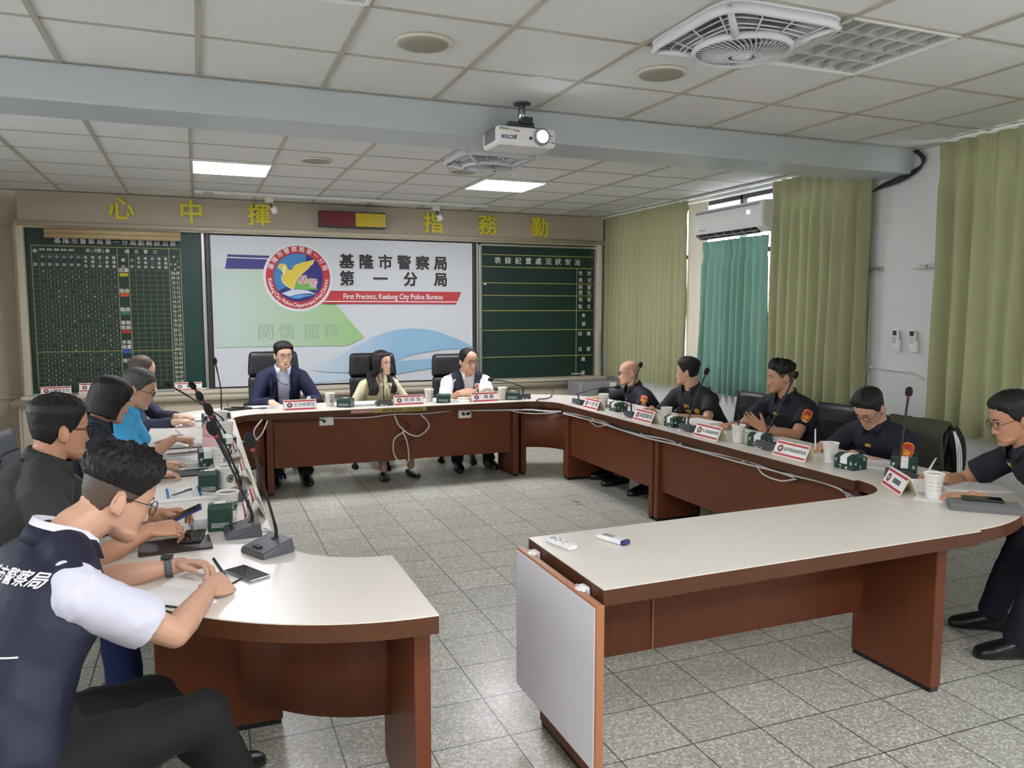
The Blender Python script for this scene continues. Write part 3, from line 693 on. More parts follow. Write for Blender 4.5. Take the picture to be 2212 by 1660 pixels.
MB().text('JECTOR', .026, pm, bold=.03).build('lettering', M['navy'] if 'navy' in M else mk('navy', (34, 42, 104), .5), t, o)
q = MB()
for i in range(14):
    q.box((1.583 + i * .0088, 4.1518, 2.547 - .00012 * i * i * .5), (.0045, .002, .012 - .0003 * i), mi=0 if i < 6 else 1 if i < 10 else 2)
q.build('stripe_motif', [M['green_mark'], mk('lime', (150, 180, 60), .5), M['red']], t, o)
MB().cyl((1.765, 4.152, 2.505), (1.765, 4.146, 2.505), .008).build('sensor', M['black'], t, o)
q = MB()
for i, z in enumerate((2.53, 2.524, 2.508, 2.49)): q.box((1.893, 4.1517, z), (.022 if i < 3 else .03, .002, .0022))
q.cyl((1.905, 4.152, 2.488), (1.905, 4.15, 2.488), .005).build('small_print', M['mic_grey'], t, o)
t = thing('projector_mount', 'grey metal ceiling bracket holding the projector', 'bracket', (1.77, 4.3, 2.6)); o = t.location
MB().box((1.765, 4.29, 2.578), (.18, .07, .028), bev=.004).box((1.765, 4.30, 2.607), (.15, .05, .025)).box((1.79, 4.27, 2.625), (.06, .05, .04), bev=.004).build('plate', M['dark_steel'], t, o)
MB().cyl((1.772, 4.30, 2.61), (1.772, 4.30, CEIL + .004), .02).build('pole', M['steel'], t, o)
MB().lathe([(.05, -.006), (.05, 0)], 24, c=(1.772, 4.30, CEIL - .002)).build('ceiling_flange', M['dark_steel'], t, o)
# lighting track
t = thing('lighting_track', 'thin white lighting track across the ceiling in front of the back wall', 'lighting track', (1.55, 8.55, 2.70)); o = t.location
MB().box((1.56, 8.57, 2.712), (3.1, .035, .028)).build('rail', M['white_plastic'], t, o); MB().box((.14, 8.57, 2.695), (.10, .045, .04)).build('feed_box', M['ceiling_bar'], t, o)
for x, lb in ((.722, 'small white track spotlight hanging before the left part of the header'), (2.50, 'small white track spotlight hanging before the right part of the header')):
    t = thing('track_spotlight', lb, 'spotlight', (x, 8.57, 2.70), 0, 'track spotlights')
    MB().box((0, 0, -.035), (.085, .05, .06), bev=.004).build('adapter', M['cream_plastic'], t)
    MB().tube(spline([(.0, 0, -.06), (.02, 0, -.09), (.035, .01, -.12)]), .008, 8).build('stem', M['black'], t)
    MB().tube([(.04, .03, -.10), (.05, .02, -.135), (.055, .0, -.165)], [.028, .032, .026], 14).build('lamp_head', M['white_plastic'], t)
# ------------------------------------------------------------------ conference tables (a ring of straight and curved units)
TZ = .70
def table_top(t, o, poly):
    MB().prism(poly, .645, .6965, smooth=False).build('edge_band', M['wood_edge'], t, o)
    cx_ = sum(p[0] for p in poly) / len(poly); cy_ = sum(p[1] for p in poly) / len(poly)
    MB().prism(poly, .6965, .70).build('tabletop', M['laminate'], t, o)
def leg(t, o, c, d, z1=.645):
    MB().box((c[0], c[1], (z1 + .02) / 2), (d[0], d[1], z1 - .02), bev=.004).box((c[0], c[1], .012), (d[0] - .012, d[1] - .012, .024), mi=1).build('leg_panel', [M['wood'], M['black']], t, o)
def panel(t, o, c, d, z0=.225, z1=.645):
    MB().box((c[0], c[1], (z0 + z1) / 2), (d[0], d[1], z1 - z0), bev=.002).build('modesty_panel', M['wood'], t, o)
def curved_panel(t, o, cx_, cy_, r, a0, a1, z0=.225, z1=.645):
    P = arc(cx_, cy_, r, a0, a1, 20) + arc(cx_, cy_, r + .018, a1, a0, 20)
    MB().prism(P, z0, z1, smooth=True).build('modesty_panel', M['wood'], t, o)
# back table (speakers' table)
G = .003
t = thing('conference_table', 'straight wood and cream table at the back, in front of the banner', 'table', (1.6, 6.95, 0)); back_table = t; o = t.location
table_top(t, o, [(.48 + G, 6.665), (2.77 - G, 6.665), (2.77 - G, 7.24), (.48 + G, 7.24)])
leg(t, o, (.515, 6.88), (.055, .40)); leg(t, o, (2.70, 6.88), (.055, .40)); panel(t, o, (1.6075, 6.73), (2.115, .02))
for x in (.98, 2.213):
    q = MB().box((x, 6.709, .606), (.118, .022, .075), bev=.004).build('power_outlet', M['white_plastic'], t, o)
    q = MB()
    for d in ((-.02, .02) if x > 2 else (-.02,)): q.tube([(x + d, 6.698, .607), (x + d, 6.675, .605), (x + d * 2, 6.67, .625)], [.013, .012, .005], 10)
    q.build('plug', M['cable_black'], t, o)
q = MB().box((1.606, 6.662, .677), (.466, .004, .034), bev=.001).build('brass_plate', mat('brass_plate', (178, 156, 84), .4, metal=.4), t, o)
k = MB().text('基隆市警察局第一分局贈送紀念', .026, bw(1.63, 6.6595, .677), bold=.01); k.build('plate_lettering', M['cable_black'], t, o)
MB().box((1.275, 6.662, .678), (.188, .003, .026)).build('pink_strip', mat('pink_tape', (196, 148, 134), .6), t, o)
# corners
def ring_sector(cx_, cy_, ri, ro, a0, a1):
    return arc(cx_, cy_, ri, a0, a1, 18) + arc(cx_, cy_, ro, a1, a0, 24)
t = thing('corner_table', 'quarter-round corner table at the back right, between the back table and the right row', 'table', (3.2, 6.9, 0)); o = t.location
table_top(t, o, ring_sector(2.77, 6.405, .26, .835, 90, 0))
curved_panel(t, o, 2.77, 6.405, .31, 86, 4, z0=.26); leg(t, o, (2.80, 6.91), (.05, .36)); leg(t, o, (3.26, 6.435), (.36, .05))
t = thing('corner_table', 'quarter-round corner table at the back left, beside the far microphone', 'table', (.05, 6.8, 0)); o = t.location
table_top(t, o, ring_sector(.48, 6.405, .26, .835, 180, 90))
curved_panel(t, o, .48, 6.405, .31, 176, 94, z0=.26); leg(t, o, (.45, 6.91), (.05, .36)); leg(t, o, (-.01, 6.435), (.36, .05))
# right row
for k_, (ya, yb, lb) in enumerate(((4.905, 6.40, 'straight table of the right row at its far end, under the first two name plates'), (2.965, 4.90, 'straight table of the right row nearer the camera, under the third and fourth name plates'))):
    t = thing('conference_table', lb, 'table', (3.33, (ya + yb) / 2, 0)); o = t.location
    table_top(t, o, [(3.03, ya + G), (3.62, ya + G), (3.62, yb - G), (3.03, yb - G)])
    leg(t, o, (3.26, ya + .034), (.38, .05)); leg(t, o, (3.26, yb - .034), (.38, .05)); panel(t, o, (3.11, (ya + yb) / 2), (.02, yb - ya - .12))
# left row
for ya, yb, lb in ((4.705, 6.40, 'straight table of the left row at its far end'), (3.005, 4.70, 'straight table of the left row nearer the camera, under the big microphones')):
    t = thing('conference_table', lb, 'table', (-.06, (ya + yb) / 2, 0)); o = t.location
    table_top(t, o, [(-.345, ya + G), (.235, ya + G), (.235, yb - G), (-.345, yb - G)])
    leg(t, o, (.0, ya + .034), (.38, .05)); leg(t, o, (.0, yb - .034), (.38, .05)); panel(t, o, (.155, (ya + yb) / 2), (.02, yb - ya - .12))
# near left corner
t = thing('corner_table', 'quarter-round corner table nearest the camera on the left, with bare cream top', 'table', (.2, 2.5, 0)); o = t.location
table_top(t, o, ring_sector(.60, 3.0, .362, .94, 180, 270))
leg(t, o, (.03, 2.965), (.43, .05)); leg(t, o, (.575, 2.36), (.05, .42)); curved_panel(t, o, .60, 3.0, .52, 200, 266, z0=.215)
MB().box((.60, 2.26, .672), (.006, .014, .03)).build('edge_chip', M['wood_light'], t, o)
# near right corner
t = thing('corner_table', 'quarter-round corner table at the near right, under the grey folder and phone', 'table', (3.2, 2.5, 0)); o = t.location
table_top(t, o, ring_sector(2.79, 2.96, .265, .85, 270, 360))
leg(t, o, (3.29, 2.93), (.36, .05)); curved_panel(t, o, 2.79, 2.96, .33, 275, 355, z0=.26)
q = MB().tube(spline([(2.98, 2.99, .64), (3.02, 2.93, .62), (2.99, 2.86, .625), (2.95, 2.83, .60)]), .006, 8).box((3.0, 2.93, .625), (.05, .04, .02), bev=.004).build('hinge_catch', M['steel'], t, o)
# near right straight table with the folded-down leaf
t = thing('conference_table', 'straight cream-topped table in the right foreground with two remotes on it', 'table', (1.95, 2.36, 0)); o = t.location
table_top(t, o, [(1.125, 2.065), (2.787, 2.09), (2.787, 2.695), (1.125, 2.655)])
leg(t, o, (1.165, 2.38), (.05, .40)); leg(t, o, (2.735, 2.42), (.055, .42)); panel(t, o, (1.95, 2.585), (1.52, .02), z0=.215)
q = MB().box((1.089, 2.335, .405), (.028, .64, .53), bev=.004).build('drop_leaf', M['wood_light'], t, o)
MB().box((1.0735, 2.335, .405), (.004, .622, .514), bev=.001).build('leaf_surface', M['white_laminate'], t, o)
for y in (2.17, 2.56):
    q = MB().box((1.112, y, .665), (.022, .045, .03), bev=.006).box((1.098, y, .668), (.03, .03, .012), bev=.004).cyl((1.10, y - .028, .67), (1.10, y + .028, .67), .008).build('hinge', M['white_plastic'], t, o)
MB().box((1.62, 2.5715, .43), (.006, .006, .42)).build('panel_joint', M['wood_light'], t, o)

# cables strung under the table edges
def cable(pts, r, m, lb, nm='cable', n=6):
    q = MB().tube(spline(pts, n), r, 8); c_ = Vector(pts[len(pts) // 2])
    return tag(q.build(nm, M[m], origin=c_), lb, 'cable')
cable([(.53, 6.705, .632), (.72, 6.70, .615), (.90, 6.695, .622), (.96, 6.69, .61)], .005, 'cable_black', 'black cable running to the left power outlet under the back table')
cable([(1.03, 6.69, .632), (1.18, 6.70, .622), (1.35, 6.70, .62), (1.56, 6.68, .638), (1.79, 6.70, .628), (2.08, 6.70, .64)], .0055, 'cable_white', 'white cable sagging under the edge of the back table, left part')
cable([(2.28, 6.69, .635), (2.45, 6.69, .63), (2.63, 6.68, .624), (2.80, 6.645, .622), (2.98, 6.53, .612), (3.03, 6.40, .625)], .008, 'cable_white', 'white cable under the back right corner table')
cable([(2.62, 6.66, .625), (2.74, 6.645, .598), (2.88, 6.58, .59), (3.0, 6.44, .61)], .004, 'cable_white', 'thin white cable sagging below the back right corner')
cable([(1.562, 6.70, .63), (1.596, 6.685, .54), (1.64, 6.68, .485), (1.557, 6.685, .42), (1.548, 6.685, .305), (1.584, 6.685, .228), (1.644, 6.68, .195), (1.682, 6.68, .236), (1.669, 6.685, .385), (1.633, 6.68, .49), (1.70, 6.675, .45), (1.783, 6.68, .437), (1.867, 6.68, .507), (1.85, 6.69, .57), (1.80, 6.70, .62)], .0065, 'cable_white', 'tangled white cable hanging in loops in front of the back table')
cable([(1.62, 6.703, .59), (1.66, 6.69, .56), (1.70, 6.69, .52), (1.64, 6.69, .50), (1.645, 6.69, .44), (1.66, 6.69, .41), (1.60, 6.69, .36), (1.75, 6.695, .43), (1.87, 6.695, .55), (1.93, 6.70, .64)], .003, 'cable_black', 'thin black cable tangled with the white loops at the back table')
cable([(.455, 6.66, .65), (.39, 6.60, .575), (.40, 6.60, .505), (.45, 6.61, .543), (.50, 6.66, .64)], .006, 'cable_white', 'white cable looped at the back left corner table')
cable([(.42, 6.60, .50), (.34, 6.58, .48), (.27, 6.52, .52), (.235, 6.45, .56)], .0045, 'cable_white', 'white cable tail dangling left of the back left loop')
def bundle(pts, lb):
    q = MB()
    for dy, dz, m_ in ((0, 0, 0), (.004, .011, 0), (-.006, -.010, 0), (.006, .004, 1), (-.004, .018, 1)):
        P = [(p[0] + dy, p[1], p[2] + dz + .006 * math.sin(i * 2.1 + dz * 300)) for i, p in enumerate(pts)]
        q.tube(spline(P, 6), .0055, 8, mi=m_)
    for p in pts[1:-1:2]: q.tube([(p[0], p[1] - .004, p[2] + .004), (p[0], p[1] + .004, p[2] + .004)], .018, 10, mi=0)
    return tag(q.build('cable_bundle', [M['cable_white'], M['cable_black']], origin=pts[3]), lb, 'cable')
bundle([(3.035, 6.36, .622), (3.05, 5.81, .632), (3.05, 5.42, .616), (3.05, 5.03, .615), (3.05, 4.70, .628), (3.05, 4.52, .622), (3.05, 4.14, .63), (3.05, 3.85, .635), (3.05, 3.57, .632), (3.05, 3.41, .634)], 'bundle of white and black cables tied under the right row of tables')
cable([(3.045, 5.9, .615), (3.05, 5.75, .58), (3.05, 5.6, .61)], .004, 'cable_white', 'small white cable loop under the first name plate of the right row')
cable([(3.045, 3.72, .62), (3.05, 3.66, .585), (3.05, 3.52, .58), (3.05, 3.40, .615)], .005, 'cable_white', 'white cable loop under the fourth name plate of the right row')
cable([(3.045, 3.40, .632), (3.05, 3.2, .636), (3.04, 3.05, .625), (3.03, 2.99, .58), (3.03, 2.985, .52)], .0055, 'cable_white', 'white cable end hanging down at the near end of the right row')
cable([(2.88, 6.62, .703), (2.93, 6.68, .712), (3.02, 6.72, .708), (3.10, 6.78, .715), (3.12, 6.80, .735)], .006, 'cable_black', 'black cable with a plug lying on the back right corner table')
cable([(2.83, 6.648, .64), (2.90, 6.60, .61), (2.86, 6.63, .595), (2.92, 6.585, .64), (2.90, 6.61, .70)], .006, 'cable_black', 'coil of black cable over the edge of the back right corner table')

# ------------------------------------------------------------------ chairs
mk('leather', (30, 30, 33), .42, bump=.12, bscale=40, spec=.45)
mk('leather_grey', (92, 94, 98), .5, bump=.08, bscale=30)
mk('leather_navy', (34, 36, 54), .6, bump=.08, bscale=30)
def star_base(t, r=.29, ang=18):
    b_ = MB()
    for i in range(5):
        a = R(ang + 72 * i); ca, sa = math.cos(a), math.sin(a)
        b_.tube([(0, 0, .115), (ca * r * .5, sa * r * .5, .105), (ca * r, sa * r, .075)], [.032, .027, .018], 10, flat=.8)
    b_.lathe([(.035, .07), (.04, .13), (.028, .14), (.028, .26), (.05, .29)], 16)
    bo = b_.build('star_base', M['black'], t)
    for i in range(5):
        a = R(ang + 72 * i); ca, sa = math.cos(a), math.sin(a); x, y = ca * r, sa * r
        w_ = MB()
        for s_ in (-1, 1):
            p = Vector((x - sa * s_ * .016, y + ca * s_ * .016, .028)); d = Vector((-sa, ca, 0)) * .010
            w_.cyl(p - d, p + d, .026, n=14)
        w_.box((x, y, .05), (.03, .03, .036), rz=a, bev=.006); w_.build('caster', M['rubber'], bo)
def exec_chair(x, y, face, lb, zt=1.12):
    t = thing('executive_chair', lb, 'chair', (x, y, 0), R(face - 90), 'black executive chairs behind the back table')
    star_base(t); MB().box((0, .0, .325), (.50, .50, .10), bev=.045, seg=4).build('seat', M['leather'], t)
    bm = bmesh.new(); bmesh.ops.create_grid(bm, x_segments=1, y_segments=1, size=.1); bm.free()
    def pad(nm, z0, z1, w0, w1, th):
        m_ = MB(); n_ = 14; v = []; f = []
        secs = [(z0 + (z1 - z0) * i / n_) for i in range(n_ + 1)]
        for i, z in enumerate(secs):
            u = i / n_; e = math.sqrt(max(0, 1 - (2 * u - 1) ** 6)); w_ = (w0 + (w1 - w0) * u) * (.90 + .10 * e); yb_ = -.27 - .14 * (z - .4) / .7
            for k_ in range(28):
                a = 2 * PI * k_ / 28; ca, sa = math.cos(a), math.sin(a)
                px = math.copysign(abs(ca) ** .28, ca) * w_; py = math.copysign(abs(sa) ** .6, sa) * th * (.45 + .55 * e) * (1 - .15 * (px / w_) ** 2)
                v.append((px, yb_ + py + .03 * (px / w_) ** 2, z))
        for i in range(n_):
            for k_ in range(28): f.append((i * 28 + k_, i * 28 + (k_ + 1) % 28, (i + 1) * 28 + (k_ + 1) % 28, (i + 1) * 28 + k_))
        f.append(tuple(range(27, -1, -1))); f.append(tuple(n_ * 28 + k_ for k_ in range(28)))
        m_.add(v, f, smooth=True); return m_.build(nm, M['leather'], t)
    pad('backrest', .38, zt - .22, .235, .245, .055); pad('headrest', zt - .235, zt, .245, .225, .068)
    for s_ in (-1, 1):
        a_ = MB().tube(spline([(s_ * .27, -.22, .62), (s_ * .285, -.05, .655), (s_ * .285, .12, .65), (s_ * .28, .20, .60)]), [.022] * 25, 10, flat=1.3).tube([(s_ * .25, .12, .33), (s_ * .285, .15, .50), (s_ * .285, .12, .64)], .018, 10)
        a_.build('armrest', M['black'], t)
    return t
exec_chair(.67, 7.62, -90, 'black high-backed leather chair of the man in the blue suit, leftmost of three', 1.135)
exec_chair(1.64, 7.62, -90, 'black high-backed leather chair of the woman in cream, middle of three', 1.10)
exec_chair(2.50, 7.60, -90, 'black high-backed leather chair of the man in the vest, rightmost of three', 1.075)
def side_chair(x, y, face, lb, m_, zt=.85, w_=.23, group=None, arms=True):
    t = thing('office_chair', lb, 'chair', (x, y, 0), R(face - 90), group)
    star_base(t, .27, 40); MB().box((0, 0, .325), (.46, .46, .08), bev=.035, seg=4).build('seat', m_, t)
    b_ = MB(); n_ = 10; v = []; f = []
    for i in range(n_ + 1):
        u = i / n_; z = .40 + (zt - .40) * u
        for s_ in (0, 1):
            for k_ in range(13):
                c_ = -1 + 2 * k_ / 12; ww = w_ * (.92 + .08 * u) * (1 if 0 < i < n_ else .965)
                v.append((c_ * ww, -.225 - .09 * u + .035 * c_ * c_ + (-.035 if s_ else 0) * (.6 if i in (0, n_) else 1) - .0, z))
    row = 26
    for i in range(n_):
        for k_ in range(12):
            f.append((i * row + k_ + 1, i * row + k_, (i + 1) * row + k_, (i + 1) * row + k_ + 1)); f.append((i * row + 13 + k_, i * row + 14 + k_, (i + 1) * row + 14 + k_, (i + 1) * row + 13 + k_))
        f.append((i * row, i * row + 13, (i + 1) * row + 13, (i + 1) * row)); f.append((i * row + 25, i * row + 12, (i + 1) * row + 12, (i + 1) * row + 25))
    for k_ in range(12): f.append((k_, k_ + 1, 14 + k_, 13 + k_)); q_ = n_ * row; f.append((q_ + k_ + 1, q_ + k_, q_ + 13 + k_, q_ + 14 + k_))
    b_.add(v, f, smooth=True); b_.build('backrest', m_, t)
    p = MB()
    for k_ in range(25):
        c_ = -1 + 2 * k_ / 24
    pts = [(c_ * w_ * .99, -.225 - .09 * .72 + .035 * c_ * c_ - .0, .40 + (zt - .40) * .72) for c_ in [-1 + 2 * i / 16 for i in range(17)]]
    p.tube(pts, .006, 6); p.build('back_seam', M['black_soft'], t)
    if arms:
        for s_ in (-1, 1):
            MB().box((s_ * .265, .02, .63), (.055, .25, .035), bev=.015, seg=3).box((s_ * .262, .0, .47), (.03, .06, .30), bev=.008).build('armrest', M['black'], t)
    return t
GR = 'black leather chairs along the window side'
side_chair(4.02, 6.18, 180, 'black leather chair behind the bald man with glasses', M['leather'], .84, group=GR)
side_chair(3.97, 5.22, 182, 'black leather chair behind the man in the black vest-style shirt', M['leather'], .86, group=GR)
side_chair(4.02, 4.38, 183, 'black leather chair behind the officer with raised hand and red armband bracelet', M['leather'], .86, group=GR)
side_chair(3.90, 3.57, 185, 'black chair with an olive jacket over its back, behind the officer writing', M['leather'], .83, w_=.20, group=GR)
side_chair(3.76, 2.17, 145, 'black swivel chair of the officer at the right edge of the picture', M['leather'], .84, group=GR)
GL = 'chairs along the left row'
side_chair(-.78, 5.22, 0, 'grey chair of the man in the bright blue polo shirt, at the left edge', M['leather_grey'], .84, group=GL, arms=False)
side_chair(-.80, 4.55, 0, 'dark navy chair of the woman with bobbed hair, at the left edge', M['leather_navy'], .82, group=GL, arms=False)
side_chair(-.90, 3.05, 5, 'black chair hidden behind the man in the dark green polo shirt', M['leather'], .80, group=GL, arms=False)
side_chair(-.80, 6.6, 0, 'black chair of the balding man in the navy jacket', M['leather'], .82, group=GL, arms=False)
side_chair(-.42, 1.92, 48, 'black chair seat under the man in the navy vest, bottom left', M['leather'], .70, group=GL, arms=False)
# ------------------------------------------------------------------ people
SK = {'skin': mat('skin', (202, 158, 132), .55, var=.04, vscale=25), 'skin_light': mat('skin_light', (220, 180, 156), .55, var=.03, vscale=25), 'skin_tan': mat('skin_tan', (190, 141, 112), .55, var=.05, vscale=25)}
def hair_mat(name, rgb):
    m = mat(name, rgb, .48, spec=.35); nt = m.node_tree; b = nt.nodes['Principled BSDF']
    tc = nt.nodes.new('ShaderNodeTexCoord'); mp = nt.nodes.new('ShaderNodeMapping'); mp.inputs['Scale'].default_value = (120, 30, 30)
    n = nt.nodes.new('ShaderNodeTexNoise'); n.inputs['Scale'].default_value = 4; n.inputs['Detail'].default_value = 3
    nt.links.new(tc.outputs['Object'], mp.inputs[0]); nt.links.new(mp.outputs[0], n.inputs['Vector'])
    bp = nt.nodes.new('ShaderNodeBump'); bp.inputs['Strength'].default_value = .6; bp.inputs['Distance'].default_value = .004
    nt.links.new(n.outputs['Fac'], bp.inputs['Height']); nt.links.new(bp.outputs['Normal'], b.inputs['Normal']); return m
HM_ = {'black': hair_mat('hair_black', (24, 21, 21)), 'grey': hair_mat('hair_grey', (74, 72, 72)), 'fade': hair_mat('hair_fade', (84, 70, 60)), 'thin': hair_mat('hair_thin', (92, 80, 72))}
FM = dict(white=mat('eye_white', (226, 220, 214), .3), iris=mat('iris', (26, 18, 14), .2), lip=mat('lip', (176, 104, 92), .5), lip_f=mat('lip_red', (190, 92, 88), .45), brow=mat('brow', (34, 28, 26), .8), lid=mat('lash_line', (48, 32, 26), .7))
M['lens'] = mat('spectacle_lens', (255, 255, 255), .02, transmission=1.)
def _lens():
    m = M['lens']; nt = m.node_tree; nt.nodes.clear()
    o = nt.nodes.new('ShaderNodeOutputMaterial'); t = nt.nodes.new('ShaderNodeBsdfTransparent'); g = nt.nodes.new('ShaderNodeBsdfGlossy'); g.inputs['Roughness'].default_value = .03
    x = nt.nodes.new('ShaderNodeMixShader'); x.inputs[0].default_value = .07
    nt.links.new(t.outputs[0], x.inputs[1]); nt.links.new(g.outputs[0], x.inputs[2]); nt.links.new(x.outputs[0], o.inputs[0])
_lens()

# --- head template in its own frame: x right, y out of the face, z up, origin at half the head height
HS = [(-.118, .010, .080, .050), (-.113, .024, .090, .035), (-.104, .036, .0945, .018), (-.09, .048, .0945, -.005), (-.075, .0565, .093, -.025), (-.055, .0635, .0915, -.055), (-.03, .0685, .0915, -.078),
      (0, .0725, .0925, -.090), (.03, .0760, .0945, -.097), (.06, .0765, .0885, -.098), (.08, .072, .076, -.091), (.097, .060, .057, -.075), (.109, .043, .034, -.052), (.116, .024, .008, -.028), (.1185, .006, -.012, -.016)]
def _ip(z, k):
    for a, b in zip(HS, HS[1:]):
        if a[0] <= z <= b[0]:
            t = (z - a[0]) / (b[0] - a[0]); return a[k] + (b[k] - a[k]) * t
    return HS[0][k] if z < HS[0][0] else HS[-1][k]
def _g(d, s): return math.exp(-(d / s) ** 2)
def face_disp(x, z):
    d = 0.
    if -.056 < z < .014:
        t = (.010 - z) / .052
        if t <= 1: hgt = .003 + .0195 * max(0, t) ** 1.15
        else: hgt = .0225 * max(0, 1 - (z + .042) / -.011)
        if t > 0: d += hgt * math.exp(-(abs(x) / (.0075 + .0045 * min(1, max(0, t)))) ** 2.2)
    for s in (-1, 1):
        d += .0055 * _g(math.hypot((x - s * .0135) / 1.0, (z + .0415) / .9), .0075)
        d -= .0085 * math.exp(-((x - s * .031) / .017) ** 2 - ((z - .003) / .012) ** 2)
        d += .0040 * math.exp(-((x - s * .031) / .012) ** 2 - ((z - .001) / .008) ** 2)
        d += .0040 * math.exp(-((x - s * .03) / .022) ** 2 - ((z - .021) / .008) ** 2)
        d += .0045 * math.exp(-((x - s * .045) / .018) ** 2 - ((z + .028) / .018) ** 2)
    d += .0048 * math.exp(-(x / .019) ** 2 - ((z + .0675) / .0045) ** 2) + .0052 * math.exp(-(x / .016) ** 2 - ((z + .0785) / .0050) ** 2)
    d -= .0035 * math.exp(-(x / .021) ** 2 - ((z + .073) / .0018) ** 2); d -= .003 * math.exp(-(x / .018) ** 2 - ((z + .090) / .005) ** 2)
    d += .0045 * math.exp(-(x / .016) ** 2 - ((z + .103) / .010) ** 2)
    return d
def head_geo():
    NA, NZ = 96, 78; v = []; f = []
    for j in range(NZ + 1):
        z = -.118 + .2365 * j / NZ; w, yf, yb = _ip(z, 1), _ip(z, 2), _ip(z, 3); yc = -.005 if yb < -.02 else (yf + yb) / 2
        for i in range(NA):
            # denser towards the face
            a = 2 * PI * i / NA; a = a - .42 * math.cos(a) if True else a
            c_, s_ = math.cos(a), math.sin(a)
            x = math.copysign(abs(c_) ** .92, c_) * w
            if s_ >= 0:
                y = yc + (yf - yc) * abs(s_) ** .80; y += face_disp(x, z) * min(1, s_ * 1.8)
            else: y = yc + (yb - yc) * abs(s_) ** .92
            v.append((x, y, z))
    for j in range(NZ):
        for i in range(NA): f.append((j * NA + i, j * NA + (i + 1) % NA, (j + 1) * NA + (i + 1) % NA, (j + 1) * NA + i))
    f.append(tuple(range(NA - 1, -1, -1))); f.append(tuple(NZ * NA + i for i in range(NA)))
    return v, f
HV, HF = head_geo()
HBVH = BVHTree.FromPolygons([Vector(p) for p in HV], [list(q) for q in HF])
def front_y(x, z):
    h = HBVH.ray_cast(Vector((x, .3, z)), Vector((0, -1, 0)))
    return h[0].y if h[0] is not None else .09
def patch(mb, pts, off, Mx, thick=0.):
    n = len(pts); cx_ = sum(p[0] for p in pts) / n; cz_ = sum(p[1] for p in pts) / n
    rings = []
    for k in (1., .66, .33): rings.append([(cx_ + (p[0] - cx_) * k, cz_ + (p[1] - cz_) * k) for p in pts])
    v = []; f = []
    for r_ in rings:
        for p in r_: v.append((p[0], front_y(*p) + off, p[1]))
    v.append((cx_, front_y(cx_, cz_) + off, cz_))
    for k in range(2):
        for i in range(n): f.append((k * n + (i + 1) % n, k * n + i, (k + 1) * n + i, (k + 1) * n + (i + 1) % n))
    for i in range(n): f.append((2 * n + (i + 1) % n, 2 * n + i, 3 * n))
    mb.add(v, f, 0, Mx, True)
def smoothstep(a, b, x): t = max(0, min(1, (x - a) / (b - a))); return t * t * (3 - 2 * t)
LINES = {
 'short': [(0, .074), (25, .071), (42, .060), (56, .042), (66, .012), (76, -.004), (86, -.014), (93, .004), (112, -.022), (132, -.060), (180, -.074)],
 'recede': [(0, .104), (20, .100), (38, .088), (52, .052), (68, .012), (84, -.014), (96, .0), (112, -.02), (132, -.056), (180, -.07)],
 'fringe_only': [(0, .2), (50, .2), (62, .05), (76, .0), (90, .0), (112, -.02), (132, -.056), (180, -.07)],
 'bob': [(0, .050), (25, .046), (40, .03), (55, -.03), (70, -.105), (100, -.115), (180, -.115)],
}
def hair_shell(style, top, side, Mx, nz=(150, 96), z_split=None, rough=.003, seed=0, zmin=None, wind=0., front=1.):
    ln = LINES[style]; NA, NE = nz; C0 = Vector((0, -.012, .018)); v = []; f = []
    def zl(a):
        for p, q in zip(ln, ln[1:]):
            if p[0] <= a <= q[0]: return p[1] + (q[1] - p[1]) * (a - p[0]) / (q[0] - p[0])
        return ln[-1][1]
    for j in range(NE + 1):
        el = R(-72 + 162 * j / NE)
        for i in range(NA):
            az = 2 * PI * i / NA; d = Vector((math.sin(az) * math.cos(el), math.cos(az) * math.cos(el), math.sin(el)))
            h = HBVH.ray_cast(C0 + d * .5, -d)
            p = h[0] if h[0] is not None else C0 + d * .09
            a = abs(math.degrees(math.atan2(p.x, p.y)))
            # ignore the nose: outer shape only matters near the hairline
            hl = p.z - zl(a) + .007 * noise.noise(Vector((az * 9, seed, 0))) + .003 * noise.noise(Vector((az * 40, seed, 3)))
            k = smoothstep(-.006, .008, hl)
            tp = smoothstep(.02, .085, p.z)
            th = (side + (top - side) * tp) * (.35 + .65 * smoothstep(0, .030 if a < 60 else .022, hl))
            if a < 60: th *= 1 + (front - 1) * (1 - a / 60) * smoothstep(.04, .09, p.z)
            if z_split is not None: k *= smoothstep(z_split - .012, z_split + .012, p.z + .01 * math.cos(az))
            if zmin is not None: k *= 1
            st = noise.noise(Vector((az * 16 + wind * el, el * 3.2, seed))) * .5 + noise.noise(Vector((az * 38 + wind * el * 2, el * 6, seed + 9))) * .5
            hgt = (-.008) * (1 - k) + k * th * (1 + .32 * st * (rough / .003))
            q = p + d * hgt
            if style == 'bob' and k > 0:
                m_ = smoothstep(48, 66, a); rx, ry = .090, .106
                den = math.sqrt((d.x / rx) ** 2 + (d.y / ry) ** 2); t_ = min(1 / max(den, 1e-4), .20)
                if d.z < 0: t_ = min(t_, (C0.z + .098) / -d.z)
                e_ = C0 + d * t_; 
                if d.z < .55 and (e_ - C0).length > (q - C0).length * .96:
                    w_ = m_ * (1 - smoothstep(.25, .55, d.z)); q = q * (1 - w_) + (e_ + d * (.004 * st)) * w_
            v.append(q)
    for j in range(NE):
        for i in range(NA): f.append((j * NA + i, (j + 1) * NA + i, (j + 1) * NA + (i + 1) % NA, j * NA + (i + 1) % NA))
    f.append(tuple(range(NA))); f.append(tuple(NE * NA + i for i in range(NA - 1, -1, -1)))
    mb = MB(); mb.add(v, f, 0, Mx, True); return mb
